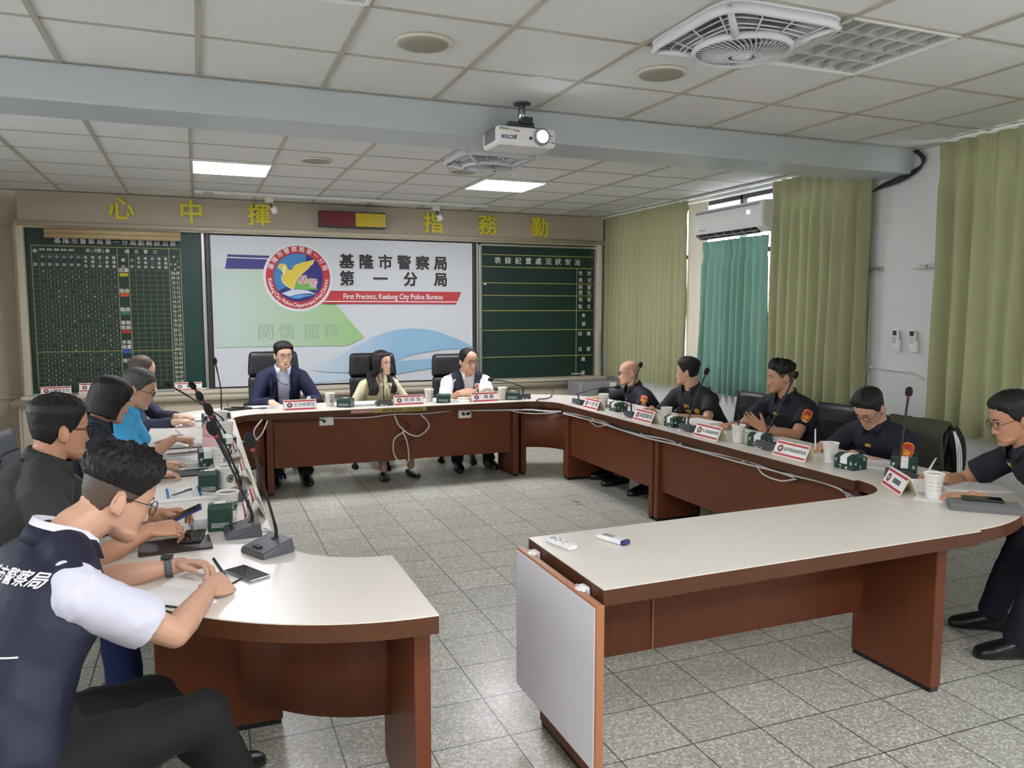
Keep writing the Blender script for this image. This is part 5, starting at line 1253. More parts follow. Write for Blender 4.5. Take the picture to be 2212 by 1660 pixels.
# ---- left row
P_['p1'] = person('balding man in a navy jacket reading, at the far end of the left row', (-.68, 6.62), -2, (-.415, 6.62, 1.08), 12, 14, 0, wl=(-.17, 6.45, .735), wr=(-.17, 6.12, .738), dl=(.9, -.3, 0), dr=(.9, .1, 0), cl=(.6,) * 4, cr=(.7,) * 4, pole_l=(-.4, 7.0, .5), pole_r=(-.42, 6.1, .5), skin='skin_light', hair='recede', hcol='thin', top=.008, side=.010, glasses=(.021, .015, .0012, GOLD), shirt=((44, 46, 70), 'long'), collar=((48, 50, 74), .03, 24, .01), trousers=(30, 32, 40), seed=19, vox=.0055, hs=0.96)
P_['p2'] = person('grey-haired man with glasses in a bright blue polo shirt, holding a pen', (-.68, 5.22), -4, (-.348, 5.18, 1.078), -6, 22, 0, wl=(-.15, 5.36, .735), wr=(-.16, 4.98, .79), dl=(.9, .0, -.05), dr=(.9, .25, -.05), cl=(.4,) * 4, cr=(.8, .9, 1, 1), pole_l=(-.4, 5.6, .5), pole_r=(-.34, 4.6, .45), skin='skin', hair='short', hcol='grey', top=0.016, side=0.009, wind=2, glasses=(.023, .017, .0015, BLK), shirt=((70, 172, 226), 'short'), collar=((78, 182, 232), .026, 26, .015), trousers=(40, 42, 50), seed=20, vox=.005, hs=0.95)
P_['p3'] = person('woman with a chin-length black bob and a navy top, reading papers', (-.70, 4.55), -2, (-.442, 4.58, 1.078), 22, 22, 0, wl=(-.20, 4.52, .73), wr=(-.225, 4.20, .738), dl=(.9, .1, 0), dr=(.95, .15, .0), cl=(.5,) * 4, cr=(.5,) * 4, pole_l=(-.45, 4.9, .5), pole_r=(-.42, 4.05, .5), fem=True, skin='skin', hair='bob', top=.018, side=.016, shirt=((38, 40, 56), 'long'), collar=((44, 46, 62), .03, 30, .02), trousers=(30, 30, 36), seed=21, vox=.005, hs=0.95, sh_w=.172)
P_['p4'] = person('heavy-set man with black-framed glasses in dark green polo holding a phone', (-.76, 3.16), 8, (-.484, 3.245, 1.118), 30, 6, 0, wl=(-.165, 3.24, .77), wr=(-.19, 3.02, .768), dl=(.9, -.2, .1), dr=(.9, .15, .0), cl=(.7,) * 4, cr=(.8,) * 4, ul=(0, .5, .9), ur=(0, -.5, .9), pole_l=(-.4, 3.6, .5), pole_r=(-.45, 2.7, .45), skin='skin_tan', hair='short', top=0.02, side=0.008, glasses=(.023, .017, .0024, BLK), shirt=((46, 50, 46), 'short'), collar=((42, 46, 43), .028, 24, .015), trousers=(30, 46, 96), fat=1.16, seed=22, vox=.0042, hs=0.97, sh_w=.205, arm=1.02, neck=.07)
P_['p5'] = person('man in navy vest and white short sleeves writing in a notebook, nearest the camera', (-.46, 2.07), 24, (-.222, 2.33, 1.052), 22, 26, 0, wr=(.0, 2.40, .738), wl=(-.085, 2.655, .742), dr=(.5, .62, -.05), dl=(.9, -.5, .12), cr=(1.0, 1.1, 1.15, 1.2), cl=(.55, .6, .65, .7), tr=.5, tl=.35, ur=(.5, -.5, .75), ul=(.1, .5, .9), pole_r=(-.14, 1.75, .55), pole_l=(-.5, 2.9, .5), skin='skin', top=0.033, side=0.010, fade=.022, rough=.006, wind=3, front=1.35, glasses=(.022, .020, .0014, BLK), shirt=((206, 208, 222), 'short'), vest=(17, 23, 47), collar=((230, 232, 240), .03, 28, .015), trousers=(8, 9, 12), seed=23, vox=.0038, hs=0.95, hipz=.50, fr=(.10, 2.20, 0), fl=(.0, 2.6, 0), sh_w=.20, shdrop=0.07, nback=.072, neck=.055, arm=.96, collar2=((17, 23, 47), .012, 30, .0))# ------------------------------------------------------------------ hair of the two women, badges, watches and other worn details
def strands(res, specs, m, name, vox=.006):
    mb = MB()
    for pts, r0, r1 in specs:
        P = spline(pts, 6); n_ = len(P); mb.tube(P, [r0 * (.75 + .25 * math.sin(PI * min(1, i / n_ * 1.6))) * (1 - i / (n_ - 1)) + r1 * i / (n_ - 1) for i in range(n_)], 10)
    c_, n__, f_ = remesh(mb, vox, 2, .4)
    c_ = wrinkle(c_, n__, .004, 30, 5, (1.6, 1.6, .25)); return mesh_obj(name, c_, f_, m, res['t'], res['B'])
r = P_['w']; h = r['hm']; hl = lambda x, y, z: h @ Vector((x, y, z)); N_, F_, R_ = r['N'], r['F'], r['Rt']
def chest(x, f_, z): q = r['sp'](.75); return Vector((q.x, q.y, z)) + R_ * x + F_ * f_
sp_ = []
for k in range(7):   # her right side: thick fall in front of the shoulder
    a = k / 6
    sp_.append(([hl(.02 + .05 * a, .02 - .06 * a, .115 - .02 * a), hl(.082, .035 - .07 * a, .03), hl(.092, .03 - .06 * a, -.07), chest(.075 + .05 * a, .10 - .03 * a, .90), chest(.055 + .065 * a, .145 - .02 * a, .80), chest(.075 + .05 * a, .15 - .02 * a, .735 + .012 * (k % 2))], .024, .014))
for k in range(6):   # her left side
    a = k / 5
    sp_.append(([hl(-.01 - .05 * a, .0 - .05 * a, .115 - .02 * a), hl(-.082, .01 - .05 * a, .02), hl(-.088, .005 - .05 * a, -.08), chest(-.075 - .03 * a, .085 - .02 * a, .89), chest(-.10 - .03 * a, .13, .80), chest(-.085 - .035 * a, .13, .745 + .01 * (k % 2))], .020, .012))
for k in range(5): a = k / 4; sp_.append(([hl(-.06 + .12 * a, -.08, .08), hl(-.07 + .14 * a, -.105, -.02), hl(-.08 + .16 * a, -.10, -.12), chest(-.09 + .18 * a, -.10, .86)], .03, .02))
strands(r, sp_, HM_['black'], 'long_hair')
# blouse bow
b = MB(); c0 = chest(-.035, .135, .835)
for s_, dz in ((1, .0), (-1, -.005)):
    v = [c0, c0 + R_ * s_ * .05 + Vector((0, 0, .022 + dz)), c0 + R_ * s_ * .06 + Vector((0, 0, -.026 + dz)), c0 + R_ * s_ * .03 + F_ * .012 + Vector((0, 0, 0))]
    b.add([tuple(p) for p in v], [(0, 1, 3), (0, 3, 2), (1, 2, 3)])
for s_ in (1, -1): b.tube([c0, c0 + R_ * s_ * .015 + F_ * .008 - Vector((0, 0, .05)), c0 + R_ * s_ * .024 + F_ * .012 - Vector((0, 0, .115))], [.008, .014, .018], 10, flat=.5)
b.ell(c0, (.012, .012, .012)); b.build('bow', mat('cream_silk', (230, 224, 188), .5), r['t'], r['B'])
b = MB().tube(spline([chest(.055, .10, .95), chest(.02, .13, .86), chest(-.01, .135, .78), chest(-.012, .13, .72)]), .0035, 6); b.build('lanyard', M['cable_black'], r['t'], r['B'])
# flat pieces laid on garments
def plane_mb(center, right, up, shapes, far=.12, d=None):
    out = []
    for pts, m_ in shapes:
        mb = MB(); n_ = len(pts); cx_ = sum(p[0] for p in pts) / n_; cz_ = sum(p[1] for p in pts) / n_; rings = []
        v = []; f = []
        for k in (1., .66, .33):
            for p in pts: v.append(tuple(center + right * (cx_ + (p[0] - cx_) * k) + up * (cz_ + (p[1] - cz_) * k)))
        v.append(tuple(center + right * cx_ + up * cz_))
        for k in range(2):
            for i in range(n_): f.append((k * n_ + i, k * n_ + (i + 1) % n_, (k + 1) * n_ + (i + 1) % n_, (k + 1) * n_ + i))
        for i in range(n_): f.append((2 * n_ + i, 2 * n_ + (i + 1) % n_, 3 * n_))
        mb.add(v, f, 0, None, True); out.append((mb, m_))
    return out
def applique(res, key, center, d, shapes, names, up=Vector((0, 0, 1)), off0=.003):
    d = Vector(d).normalized(); up = (up - d * up.dot(d)).normalized(); right = d.cross(up)
    par = None
    for i, (mb, m_) in enumerate(plane_mb(Vector(center), right, up, shapes)):
        o = stick(res, key, mb, None, d, names[min(i, len(names) - 1)], m_, off0 + .0016 * i)
        if par is None: par = o
        else: o.parent = par
def cut_text(res, key, center, d, s, size, m, name='lettering', up=Vector((0, 0, 1)), bold=.02, sx=1., right=None, off=.004):
    d = Vector(d).normalized(); up = (up - d * up.dot(d)).normalized(); rg = d.cross(up); mb = MB()
    v, f = text_geo(s, size, bold); bm = bmesh.new(); vs = [bm.verts.new((p.x * sx, p.y, 0)) for p in v]
    for q in f:
        try: bm.faces.new([vs[i] for i in q])
        except ValueError: pass
    bmesh.ops.remove_doubles(bm, verts=bm.verts[:], dist=1e-6); bmesh.ops.triangulate(bm, faces=bm.faces[:]); bmesh.ops.subdivide_edges(bm, edges=[e for e in bm.edges if e.calc_length() > .012], cuts=2, use_grid_fill=False); bmesh.ops.triangulate(bm, faces=bm.faces[:])
    Mx = Matrix(((rg.x, up.x, -d.x, center[0]), (rg.y, up.y, -d.y, center[1]), (rg.z, up.z, -d.z, center[2]), (0, 0, 0, 1)))
    mb.addbm(bm, 0, Mx); stick(res, key, mb, None, d, name, m, off)
mk('patch_red', (206, 52, 34), .6); mk('patch_gold', (232, 166, 60), .6); mk('patch_orange', (236, 116, 70), .6); mk('thread_yellow', (226, 186, 50), .6); mk('thread_white', (232, 232, 236), .6)
def circ(r0, n_=16, cx_=0, cz_=0): return [(cx_ + r0 * math.cos(2 * PI * i / n_), cz_ + r0 * math.sin(2 * PI * i / n_)) for i in range(n_)]
def sleeve_patch(k, t_=.16, red='patch_red', rim='patch_gold', skew=(0, 0, 0)):
    r = P_[k]; ax = r['shl'] + (r['el'] - r['shl']) * t_; d = (ax - Vector((0, 0, ax.z)) + Vector(skew)).normalized(); up = -(r['el'] - r['shl'])
    sh = [(-.030, .030), (-.018, .040), (0, .043), (.018, .040), (.030, .030), (.033, .0), (.026, -.026), (.014, -.038), (-.014, -.038), (-.026, -.026), (-.033, 0)]
    inn = [(p[0] * .86, p[1] * .88) for p in sh]; bird = [(-.022, .012), (-.010, .004), (0, .016), (.010, .004), (.022, .012), (.016, -.012), (0, -.02), (-.016, -.012)]
    applique(r, 'shirt', ax, d, [(sh, M[rim]), (inn, M[red]), (bird, M['patch_gold']), ([(-.018, -.024), (.018, -.024), (.016, -.031), (-.016, -.031)], M['thread_white']), (circ(.006, 10, 0, .018), M['blue_mark'])], ['shoulder_patch', 'patch_field', 'patch_emblem', 'patch_lettering', 'patch_star'], up)
sleeve_patch('r1', .12, 'patch_orange', 'patch_orange'); sleeve_patch('r3', .2); sleeve_patch('r4', .2)
def name_bar(k, x, u, w_=.036, m_='thread_yellow'):
    r = P_[k]; c_ = r['sp'](u) + r['F'] * .16 + r['Rt'] * x
    for j, dz in enumerate((.005, -.005)): applique(r, 'shirt', c_ + Vector((0, 0, dz)), -r['F'], [([(-w_ / 2, .0035), (w_ / 2, .0035), (w_ / 2, -.0035), (-w_ / 2, -.0035)], M[m_])], ['name_bar'])
name_bar('r1', .02, .74); name_bar('r3', .04, .74, .045); name_bar('r4', .02, .72, .04); name_bar('r5', .05, .80, .045)
r = P_['r2']; c_ = r['sp'](.64) + r['F'] * .2
cut_text(r, 'shirt', c_ + r['Rt'] * .02 + Vector((0, 0, .018)), -r['F'], '基市', .034, M['thread_yellow']); cut_text(r, 'shirt', c_ + r['Rt'] * .02 - Vector((0, 0, .026)), -r['F'], '刑警', .034, M['thread_yellow'])
sun = [((.030 if i % 2 == 0 else .018) * math.cos(2 * PI * i / 16), (.030 if i % 2 == 0 else .018) * math.sin(2 * PI * i / 16)) for i in range(16)]
applique(r, 'shirt', c_ - r['Rt'] * .075 - Vector((0, 0, .012)), -r['F'], [(sun, M['thread_yellow']), (circ(.010), M['patch_gold'])], ['sun_badge', 'badge_centre'])
applique(r, 'shirt', c_ - r['Rt'] * .075 + Vector((0, 0, .035)), -r['F'], [([(-.045, .004), (.045, .004), (.045, .001), (-.045, .001)], M['black_soft'])], ['pocket_flap'])
r = P_['m3']; c_ = r['sp'](.68) + r['F'] * .2
sh = [(-.026, .03), (0, .036), (.026, .03), (.027, .0), (.018, -.026), (0, -.04), (-.018, -.026), (-.027, 0)]
applique(r, 'vest', c_ - r['Rt'] * .085 + Vector((0, 0, .03)), -r['F'], [(sh, M['thread_white']), (circ(.018, 14, 0, .004), M['patch_red']), (circ(.009, 10, 0, .004), M['patch_orange'])], ['chest_badge', 'badge_flower', 'badge_centre'])
cut_text(r, 'vest', c_ - r['Rt'] * .085 - Vector((0, 0, .045)), -r['F'], '警', .036, M['thread_white']); cut_text(r, 'vest', c_ + r['Rt'] * .075 - Vector((0, 0, .03)), -r['F'], '局長', .034, M['thread_white'])
for s_ in (-1, 1): applique(r, 'vest', c_ + r['Rt'] * s_ * .10 + Vector((0, 0, .115)), -r['F'], [([(-.045, -.004 - s_ * .010), (.045, -.004 + s_ * .010), (.045, -.001 + s_ * .010), (-.045, -.001 - s_ * .010)], M['mic_grey'])], ['piping'])
# vest of the nearest man: lettering across the back and the white piping
r = P_['p5']; d = (r['F'] * .95 - r['Rt'] * .30 + Vector((0, 0, -.25))).normalized()
up5 = (r['tg'] + Vector((0, 0, .15))).normalized(); c5 = r['sp'](.86) - d * .10 + r['Rt'] * .045
cut_text(r, 'vest', c5, d, '基隆市警察局', .038, M['thread_white'], 'back_lettering', up5, bold=.02, sx=.95)
bv_ = BVHTree.FromPolygons([Vector(q) for q in r['vest'][0]], [list(q) for q in r['vest'][1]]); pp_ = []
for i in range(25):
    a_ = R(205 + 95 * i / 24); dv = r['F'] * math.sin(a_) * -1 + r['Rt'] * math.cos(a_) * -1; dv = -(r['Rt'] * math.cos(R(-150 + 130 * i / 24)) + r['F'] * math.sin(R(-150 + 130 * i / 24)))
    c0 = r['sp'](.58); hh = bv_.ray_cast(c0 - dv * .5, dv)
    if hh[0] is not None: pp_.append(hh[0] - dv * .0012)
MB().tube(pp_, .0024, 6).build('piping', M['thread_white'], r['t'], r['B'])
# blue suit: lapels, shirt buttons, lanyard
r = P_['m1']; c_ = r['sp'](.72) + r['F'] * .2
for s_ in (-1, 1):
    applique(r, 'jacket', c_ + r['Rt'] * s_ * .075, -r['F'], [([(s_ * -.028, .12), (s_ * .012, .075), (s_ * .030, .060), (s_ * .012, .048), (s_ * -.026, -.13), (s_ * -.040, -.13)][::s_], mat('lapel_cloth', (22, 27, 56), .8))], ['lapel'], off0=.006)
b = MB()
for i in range(4):
    p_ = r['sp'](.80 - .17 * i) + r['F'] * .3; bv_ = BVHTree.FromPolygons([Vector(q) for q in r['shirt'][0]], [list(q) for q in r['shirt'][1]]); hh = bv_.ray_cast(p_, -r['F'])
    if hh[0] is not None: b.ell(hh[0] + r['F'] * .001, (.006, .003, .006), 10, 6)
b.build('buttons', M['white_plastic'], r['t'], r['B'])
hit = lambda x, z: (lambda q: (q[0] + r['F'] * .006) if q[0] is not None else Vector(r['sp'](.6)))(bv_.ray_cast(Vector((r['sp'](.7).x, r['sp'](.7).y, z)) + r['Rt'] * x + r['F'] * .3, -r['F']))
MB().tube(spline([hit(.05, .92), hit(.03, .885), hit(.0, .865), hit(-.045, .855)]), .003, 6).build('lanyard', M['cable_black'], r['t'], r['B'])
# wrist things
def band(k, side, off, rad, w_, m_, name, face=None):
    r = P_[k]; W_ = r['wl' if side < 0 else 'wr']; e_ = r['el' if side < 0 else 'er']; u = (W_ - e_).normalized(); c_ = W_ - u * off
    mb = MB().lathe([(rad - .001, -w_ / 2), (rad + .003, -w_ / 2), (rad + .0035, 0), (rad + .003, w_ / 2), (rad - .001, w_ / 2)], 24, M=basis(c_, u.cross(Vector((0, 0, 1))).normalized(), u.cross(u.cross(Vector((0, 0, 1))).normalized())))
    o = mb.build(name, m_, r['t'], r['B'])
    if face:
        dn_ = (Vector((0, 0, 1)) - u * u.z).normalized(); q = MB(); q.lathe([(face, 0), (face, .007), (face * .9, .010), (0, .0105)], 20, M=Matrix.Translation(c_ + dn_ * (rad + .001)) @ dn_.to_track_quat('Z', 'Y').to_matrix().to_4x4()); q.build('watch_face', M['mic_dark'] if k != 'm1' else M['white_plastic'], o, r['B'])
band('p5', -1, .03, .030, .022, mat('grey_strap', (92, 96, 100), .6), 'wristwatch', .019); band('r4', -1, .03, .029, .024, mat('blue_strap', (34, 54, 150), .5), 'wristwatch', .020)
band('m1', -1, .015, .029, .012, M['steel'], 'wristwatch', .016); band('m3', -1, .02, .030, .012, M['mic_dark'], 'bracelet')
r = P_['r3']; u = (r['wl'] - r['el']).normalized(); c_ = r['wl'] - u * .015; a_ = u.cross(Vector((0, 0, 1))).normalized(); b_ = a_.cross(u); q = MB()
for i in range(18): q.ell(c_ + (a_ * math.cos(2 * PI * i / 18) + b_ * math.sin(2 * PI * i / 18)) * .031, (.0058,) * 3, 8, 6)
q.build('bead_bracelet', mat('red_beads', (136, 30, 34), .3), r['t'], r['B'])
r = P_['r5']; lat = r['dl'].normalized().cross(Vector((0, 0, 1))); MB().lathe([(.0098, -.002), (.0112, 0), (.0098, .002)], 16, M=Matrix.Translation(r['wl'] + r['dl'].normalized() * .103 - lat * .010 - Vector((0, 0, .006))) @ r['dl'].normalized().to_track_quat('Z', 'Y').to_matrix().to_4x4()).build('ring', M['steel'], r['t'], r['B'])
r = P_['p2']; applique(r, 'shirt', r['sp'](.72) + r['F'] * .2 - r['Rt'] * .07, -r['F'], [([(-.03, .004), (.03, .004), (.03, -.004), (-.03, -.004)], M['navy'])], ['chest_stripe'])
# pale shirt collar edge of the nearest man is his collar part; jacket over the writing officer's chair
j = MB(); n_ = 16; rows = 14; v = []; f = []
for i in range(rows + 1):
    u = i / rows
    for k in range(n_ + 1):
        c_ = -1 + 2 * k / n_; arcz = 1 - (abs(c_) ** 4) * .05
        if u < .5: x = -.275 - .055 * (1 - u * 2) * 0; zz = .50 + .35 * (u / .5); y = -.225 + .01
        else: zz = .85 - .45 * ((u - .5) / .5); y = -.37
        y = -.245 if u < .46 else -.375 if u > .54 else -.31
        v.append((c_ * .215 * (1 + .04 * math.sin(u * 9)), y + .03 * c_ * c_ + .012 * noise.noise(Vector((c_ * 4, u * 5, 3))), (zz - .02 * (1 - arcz)) + .008 * noise.noise(Vector((c_ * 3, u * 2, 8))) + (.012 if .45 < u < .55 else 0)))
for i in range(rows):
    for k in range(n_): f.append((i * (n_ + 1) + k, i * (n_ + 1) + k + 1, (i + 1) * (n_ + 1) + k + 1, (i + 1) * (n_ + 1) + k))
j.add(v, f, smooth=True)
t = thing('jacket', 'olive jacket with striped sleeves draped over the chair of the officer writing', 'jacket', (3.90, 3.57, 0), R(185 - 90))
o_ = j.build('jacket_body', mat('olive_cloth', (72, 70, 52), .8, var=.1, vscale=12), t); sd = o_.modifiers.new('s', 'SOLIDIFY'); sd.thickness = .012
q = MB(); q.tube(spline([(-.195, -.32, .83), (-.225, -.33, .73), (-.235, -.34, .58), (-.225, -.33, .44)]), [.04 + .015 * math.sin(i * .2) for i in range(25)], 14, flat=.8)
q.build('sleeve', mat('black_cloth', (26, 26, 28), .8), t)
for dx in (-.012, .006, .024):
    MB().tube(spline([(-.232, -.285 + dx * .2, .82), (-.262, -.295 + dx, .73), (-.272, -.30 + dx, .58), (-.264, -.295 + dx, .45)]), .006, 8, flat=.6).build('sleeve_stripe', M['thread_white'], t)
# ------------------------------------------------------------------ things on the tables
T0 = .7005
mk('box_green', (24, 62, 50), .45); mk('box_black', (34, 40, 40), .5); mk('cup_paper', (238, 235, 228), .55, var=.03, vscale=30); mk('cup_film', (196, 182, 150), .25); mk('drink', (96, 66, 44), .15)
mk('cup_print', (150, 160, 172), .6); mk('logo_green', (18, 84, 62), .5); mk('phone_glass', (22, 24, 28), .08, spec=.7); mk('phone_case', (40, 42, 46), .4); mk('ink_grey', (120, 122, 130), .8); mk('ink_blue', (70, 106, 170), .8); mk('ink_dark', (44, 44, 48), .8)
mk('pink', (226, 168, 174), .45); mk('pink_light', (236, 190, 192), .4); mk('dark_book', (50, 40, 38), .5); mk('felt_grey', (112, 112, 114), .8); mk('windscreen', (26, 26, 29), .95, bump=.4, bscale=400); mk('pen_white', (224, 226, 230), .3); mk('pen_green', (30, 150, 110), .3)
# --- name plates (folded card tents)
def name_plate(x, y, rz, txt, label, group, L=.27, z=T0, both=False, bars=False, ink='ink_dark', h=.088):
    t = thing('name_plate', label, 'name plate', (x, y, z), R(rz), group)
    D = .042; hy = math.hypot(D, h)
    c_ = MB()
    for s_ in (-1, 1):
        v = [(-L / 2, s_ * D, 0), (L / 2, s_ * D, 0), (L / 2, 0, h), (-L / 2, 0, h)]; w_ = [(p[0], p[1] - s_ * .002, p[2]) for p in v]
        c_.add(v + w_, [(0, 1, 2, 3) if s_ < 0 else (3, 2, 1, 0), (7, 6, 5, 4) if s_ < 0 else (4, 5, 6, 7), (0, 4, 5, 1), (1, 5, 6, 2), (3, 7, 4, 0)])
    c_.build('card', M['card'], t)
    for s_ in ((-1, 1) if both else (-1,)):
        Mx = basis((0, s_ * (D / 2 + .0012), h / 2), (-s_, 0, 0), (0, -s_ * D / hy, h / hy)); f_ = MB(); W2, H2 = L / 2 - .008, hy / 2 - .006
        f_.add([(-W2, -H2, 0), (W2, -H2, 0), (W2, H2, 0), (-W2, H2, 0)], [(0, 1, 2, 3)], 0, Mx)
        for a, b_ in ((H2 - .014, H2 - .002), (-H2 + .002, -H2 + .014)): f_.add([(-W2, a, .0006), (W2, a, .0006), (W2, b_, .0006), (-W2, b_, .0006)], [(0, 1, 2, 3)], 1, Mx)
        cx_ = -W2 + .042; n_ = 20
        for r_, mi, zz in ((.024, 2, .0006), (.020, 3, .0010), (.011, 4, .0014)):
            f_.add([(cx_ + r_ * math.cos(2 * PI * i / n_), r_ * .92 * math.sin(2 * PI * i / n_), zz) for i in range(n_)], [tuple(range(n_))], mi, Mx)
        fo = f_.build('printed_face', [M['paper'], M['red'], BC['ember'], BC['navy'], BC['dove']], t)
        k_ = MB()
        if bars:
            for i in range(4): k_.box((.02 + i * .024 - .03, 0, .0012), (.016, .024, .0006), M=Mx)
        else: k_.text(txt, min(.042, .178 / max(3, len(txt)) * 1.05), Mx @ Matrix.Translation((.034, 0, .0012)), bold=.012, sx=.95 if len(txt) > 4 else 1.1, spacing=1.0 if len(txt) > 3 else 1.35)
        k_.build('lettering', M[ink], fo)
    return t
GP = 'name plates on the conference tables'
name_plate(.775, 6.80, 0, '主任檢察官', 'name plate before the man in the blue suit on the back table', GP, ink='ink_grey'); name_plate(1.715, 6.81, 0, '檢察長', 'name plate before the woman in the cream blouse on the back table', GP, ink='ink_grey'); name_plate(2.43, 6.79, 2, '局長', 'name plate before the man in the vest on the back table', GP)
name_plate(3.12, 5.95, -88, '分局長', 'name plate at the far end of the right row, before the bald officer', GP, L=.25); name_plate(3.14, 5.13, -90, '偵查隊長', 'name plate on the right row before the man in the black polo', GP)
name_plate(3.13, 4.31, -90, '忠二路派出所所長', 'name plate on the right row before the officer raising his hand', GP); name_plate(3.16, 3.55, -90, '延平街派出所所長', 'name plate nearest the camera on the right row, before the officer writing', GP)
name_plate(3.06, 2.72, 240, '', 'name plate seen edge-on on the near right corner table', GP, both=True, bars=True)
name_plate(.19, 3.42, 90, '', 'nearest of three name plates seen edge-on along the left row', GP, both=True, bars=True); name_plate(.18, 4.08, 90, '', 'middle of three name plates seen edge-on along the left row', GP, both=True, bars=True); name_plate(.17, 4.68, 90, '', 'farthest of three name plates seen edge-on along the left row', GP, both=True, bars=True)
GL2 = 'name plates on the blackboard ledge'
name_plate(-1.365, 9.10, 0, '公關室主任', 'leftmost name plate on the ledge under the duty roster blackboard', GL2, z=.676); name_plate(-1.02, 9.10, 0, '督察組', 'name plate second from the left on the blackboard ledge, behind the bobbed woman', GL2, z=.70); name_plate(-.57, 9.10, 0, '榮國小', 'name plate on the blackboard ledge beside the balding head', GL2, z=.70, ink='ink_grey'); name_plate(-.12, 9.10, 0, '網站', 'rightmost name plate on the ledge under the duty roster blackboard', GL2, z=.676)
for x, lb in ((-1.02, 'flat stack of folded name cards under the second name plate on the ledge'), (-.57, 'flat stack of folded name cards under the third name plate on the ledge')):
    s_ = MB()
    for i in range(3): s_.box((x, 9.10, .679 + i * .008), (.28, .085, .006), mi=i % 2)
    tag(s_.build('card_stack', [M['paper'], M['pink_light']], origin=(x, 9.10, .676)), lb, 'card stack', 'stacks of cards on the ledge')
tag(MB().box((-1.545, 9.08, .685), (.05, .03, .02), bev=.006).build('eraser', mat('mint', (150, 190, 176), .7), origin=(-1.545, 9.08, .676)), 'small pale green eraser at the left end of the blackboard ledge', 'eraser')
# --- desk microphones
def microphone(x, y, rz, head, label, sz=1.0, bend=.35):
    t = thing('microphone', label, 'microphone', (x, y, T0), R(rz), 'desk microphones')
    W2, D2, hb, hf = .072, .066, .052, .022
    bm = bmesh.new(); P = [(-W2, -D2, 0), (W2, -D2, 0), (W2, D2, 0), (-W2, D2, 0), (-W2 * .93, -D2 * .90, hb), (W2 * .93, -D2 * .90, hb), (W2 * .93, D2 * .96, hf), (-W2 * .93, D2 * .96, hf)]
    vs = [bm.verts.new(p) for p in P]
    for q in ((0, 3, 2, 1), (4, 5, 6, 7), (0, 1, 5, 4), (1, 2, 6, 5), (2, 3, 7, 6), (3, 0, 4, 7)): bm.faces.new([vs[i] for i in q])
    bmesh.ops.bevel(bm, geom=bm.edges[:], offset=.004, segments=2, affect='EDGES'); MB().addbm(bm).build('base', M['mic_grey'], t)
    sl = -math.atan2(hb - hf, D2 * 1.86); rot = Matrix.Rotation(sl, 3, 'X')
    b_ = MB().box((.0, .040, hf + (hb - hf) * .22 + .0015), (.044, .016, .006), rot=rot, bev=.0015); b_.build('talk_button', M['black'], t)
    MB().lathe([(.016, 0), (.016, .004), (.009, .006)], 18, c=(.0, -.034, hb - .010)).build('stem_socket', M['mic_dark'], t)
    w_ = MB().tube(spline([(-.03, -.066, .012), (-.035, -.082, .010), (-.015, -.088, .006), (-.03, -.10, .004), (.0, -.094, .004), (.012, -.075, .012)]), .0035, 6); w_.build('plug_cable', M['cable_white'], t)
    rzr = R(rz); c_, s_ = math.cos(-rzr), math.sin(-rzr); dx, dy = head[0] - x, head[1] - y
    h_ = Vector((dx * c_ - dy * s_, dx * s_ + dy * c_, head[2] - T0)); b0 = Vector((0, -.034, hb - .006))
    up1 = b0 + Vector((0, 0, (h_.z - b0.z) * bend))
    if bend < .36: u0 = b0 + Vector((0, 0, .035)); P = [b0, u0, u0 * .72 + h_ * .28 + Vector((0, 0, .006)), u0 * .36 + h_ * .64 + Vector((0, 0, .006)), h_]
    else: P = [b0, b0 + (up1 - b0) * .5, up1, up1 * .45 + h_ * .55 + Vector((0, 0, .015)), h_]
    P = spline(P, 6); n_ = len(P); MB().tube(P, [.0062 if i < n_ * .3 or i > n_ * .75 else .0048 for i in range(n_)], 10).build('gooseneck', M['cable_black'], t)
    d = (P[-1] - P[-3]).normalized(); q = Matrix.Translation(P[-1]) @ d.to_track_quat('Z', 'Y').to_matrix().to_4x4()
    hd = MB().lathe([(.0, .052), (.010, .050), (.0165, .040), (.0185, .024), (.0165, .008), (.010, .0), (.009, -.004)], 20, M=q).build('windscreen', M['windscreen'], t)
    MB().lathe([(.0078, -.016), (.0085, -.012), (.0085, -.008), (.0078, -.004)], 16, M=q).build('light_ring', mat('ring_red', (150, 50, 60), .3), hd)
    return t
microphone(.200, 2.83, 118, (.156, 2.80, 1.085), 'desk microphone nearest the camera on the left, at the corner table', bend=.3)
microphone(.130, 3.10, 92, (.043, 3.10, 1.09), 'second desk microphone from the camera on the left, behind the nearest one', bend=.3)
microphone(.118, 3.70, 90, (.037, 3.62, 1.10), 'desk microphone on the left row behind the nearest cup with a round green logo', bend=.3)
microphone(.090, 4.16, 90, (.002, 4.27, 1.09), 'desk microphone on the left row between the cups before the bobbed woman', bend=.3)
microphone(.100, 5.12, 90, (-.033, 5.12, 1.07), 'desk microphone on the left row behind the pink flask', bend=.3)
microphone(.100, 5.88, 90, (-.178, 5.66, 1.04), 'desk microphone on the left row tilted far towards the balding man', bend=.25)
microphone(.120, 6.44, 45, (.113, 6.50, 1.13), 'desk microphone standing upright on the back left corner table', bend=.5)
microphone(1.50, 6.86, 0, (1.523, 7.0, .985), 'desk microphone on the back table before the woman', bend=.4); microphone(2.83, 6.87, 10, (2.58, 6.96, .88), 'desk microphone on the back table bent towards the man in the vest', bend=.5)
microphone(3.175, 6.28, -85, (3.40, 6.08, .862), 'desk microphone at the far end of the right row, stem bent low', bend=.45); microphone(3.185, 5.37, -90, (3.28, 5.47, 1.085), 'desk microphone on the right row before the bald head', bend=.4)
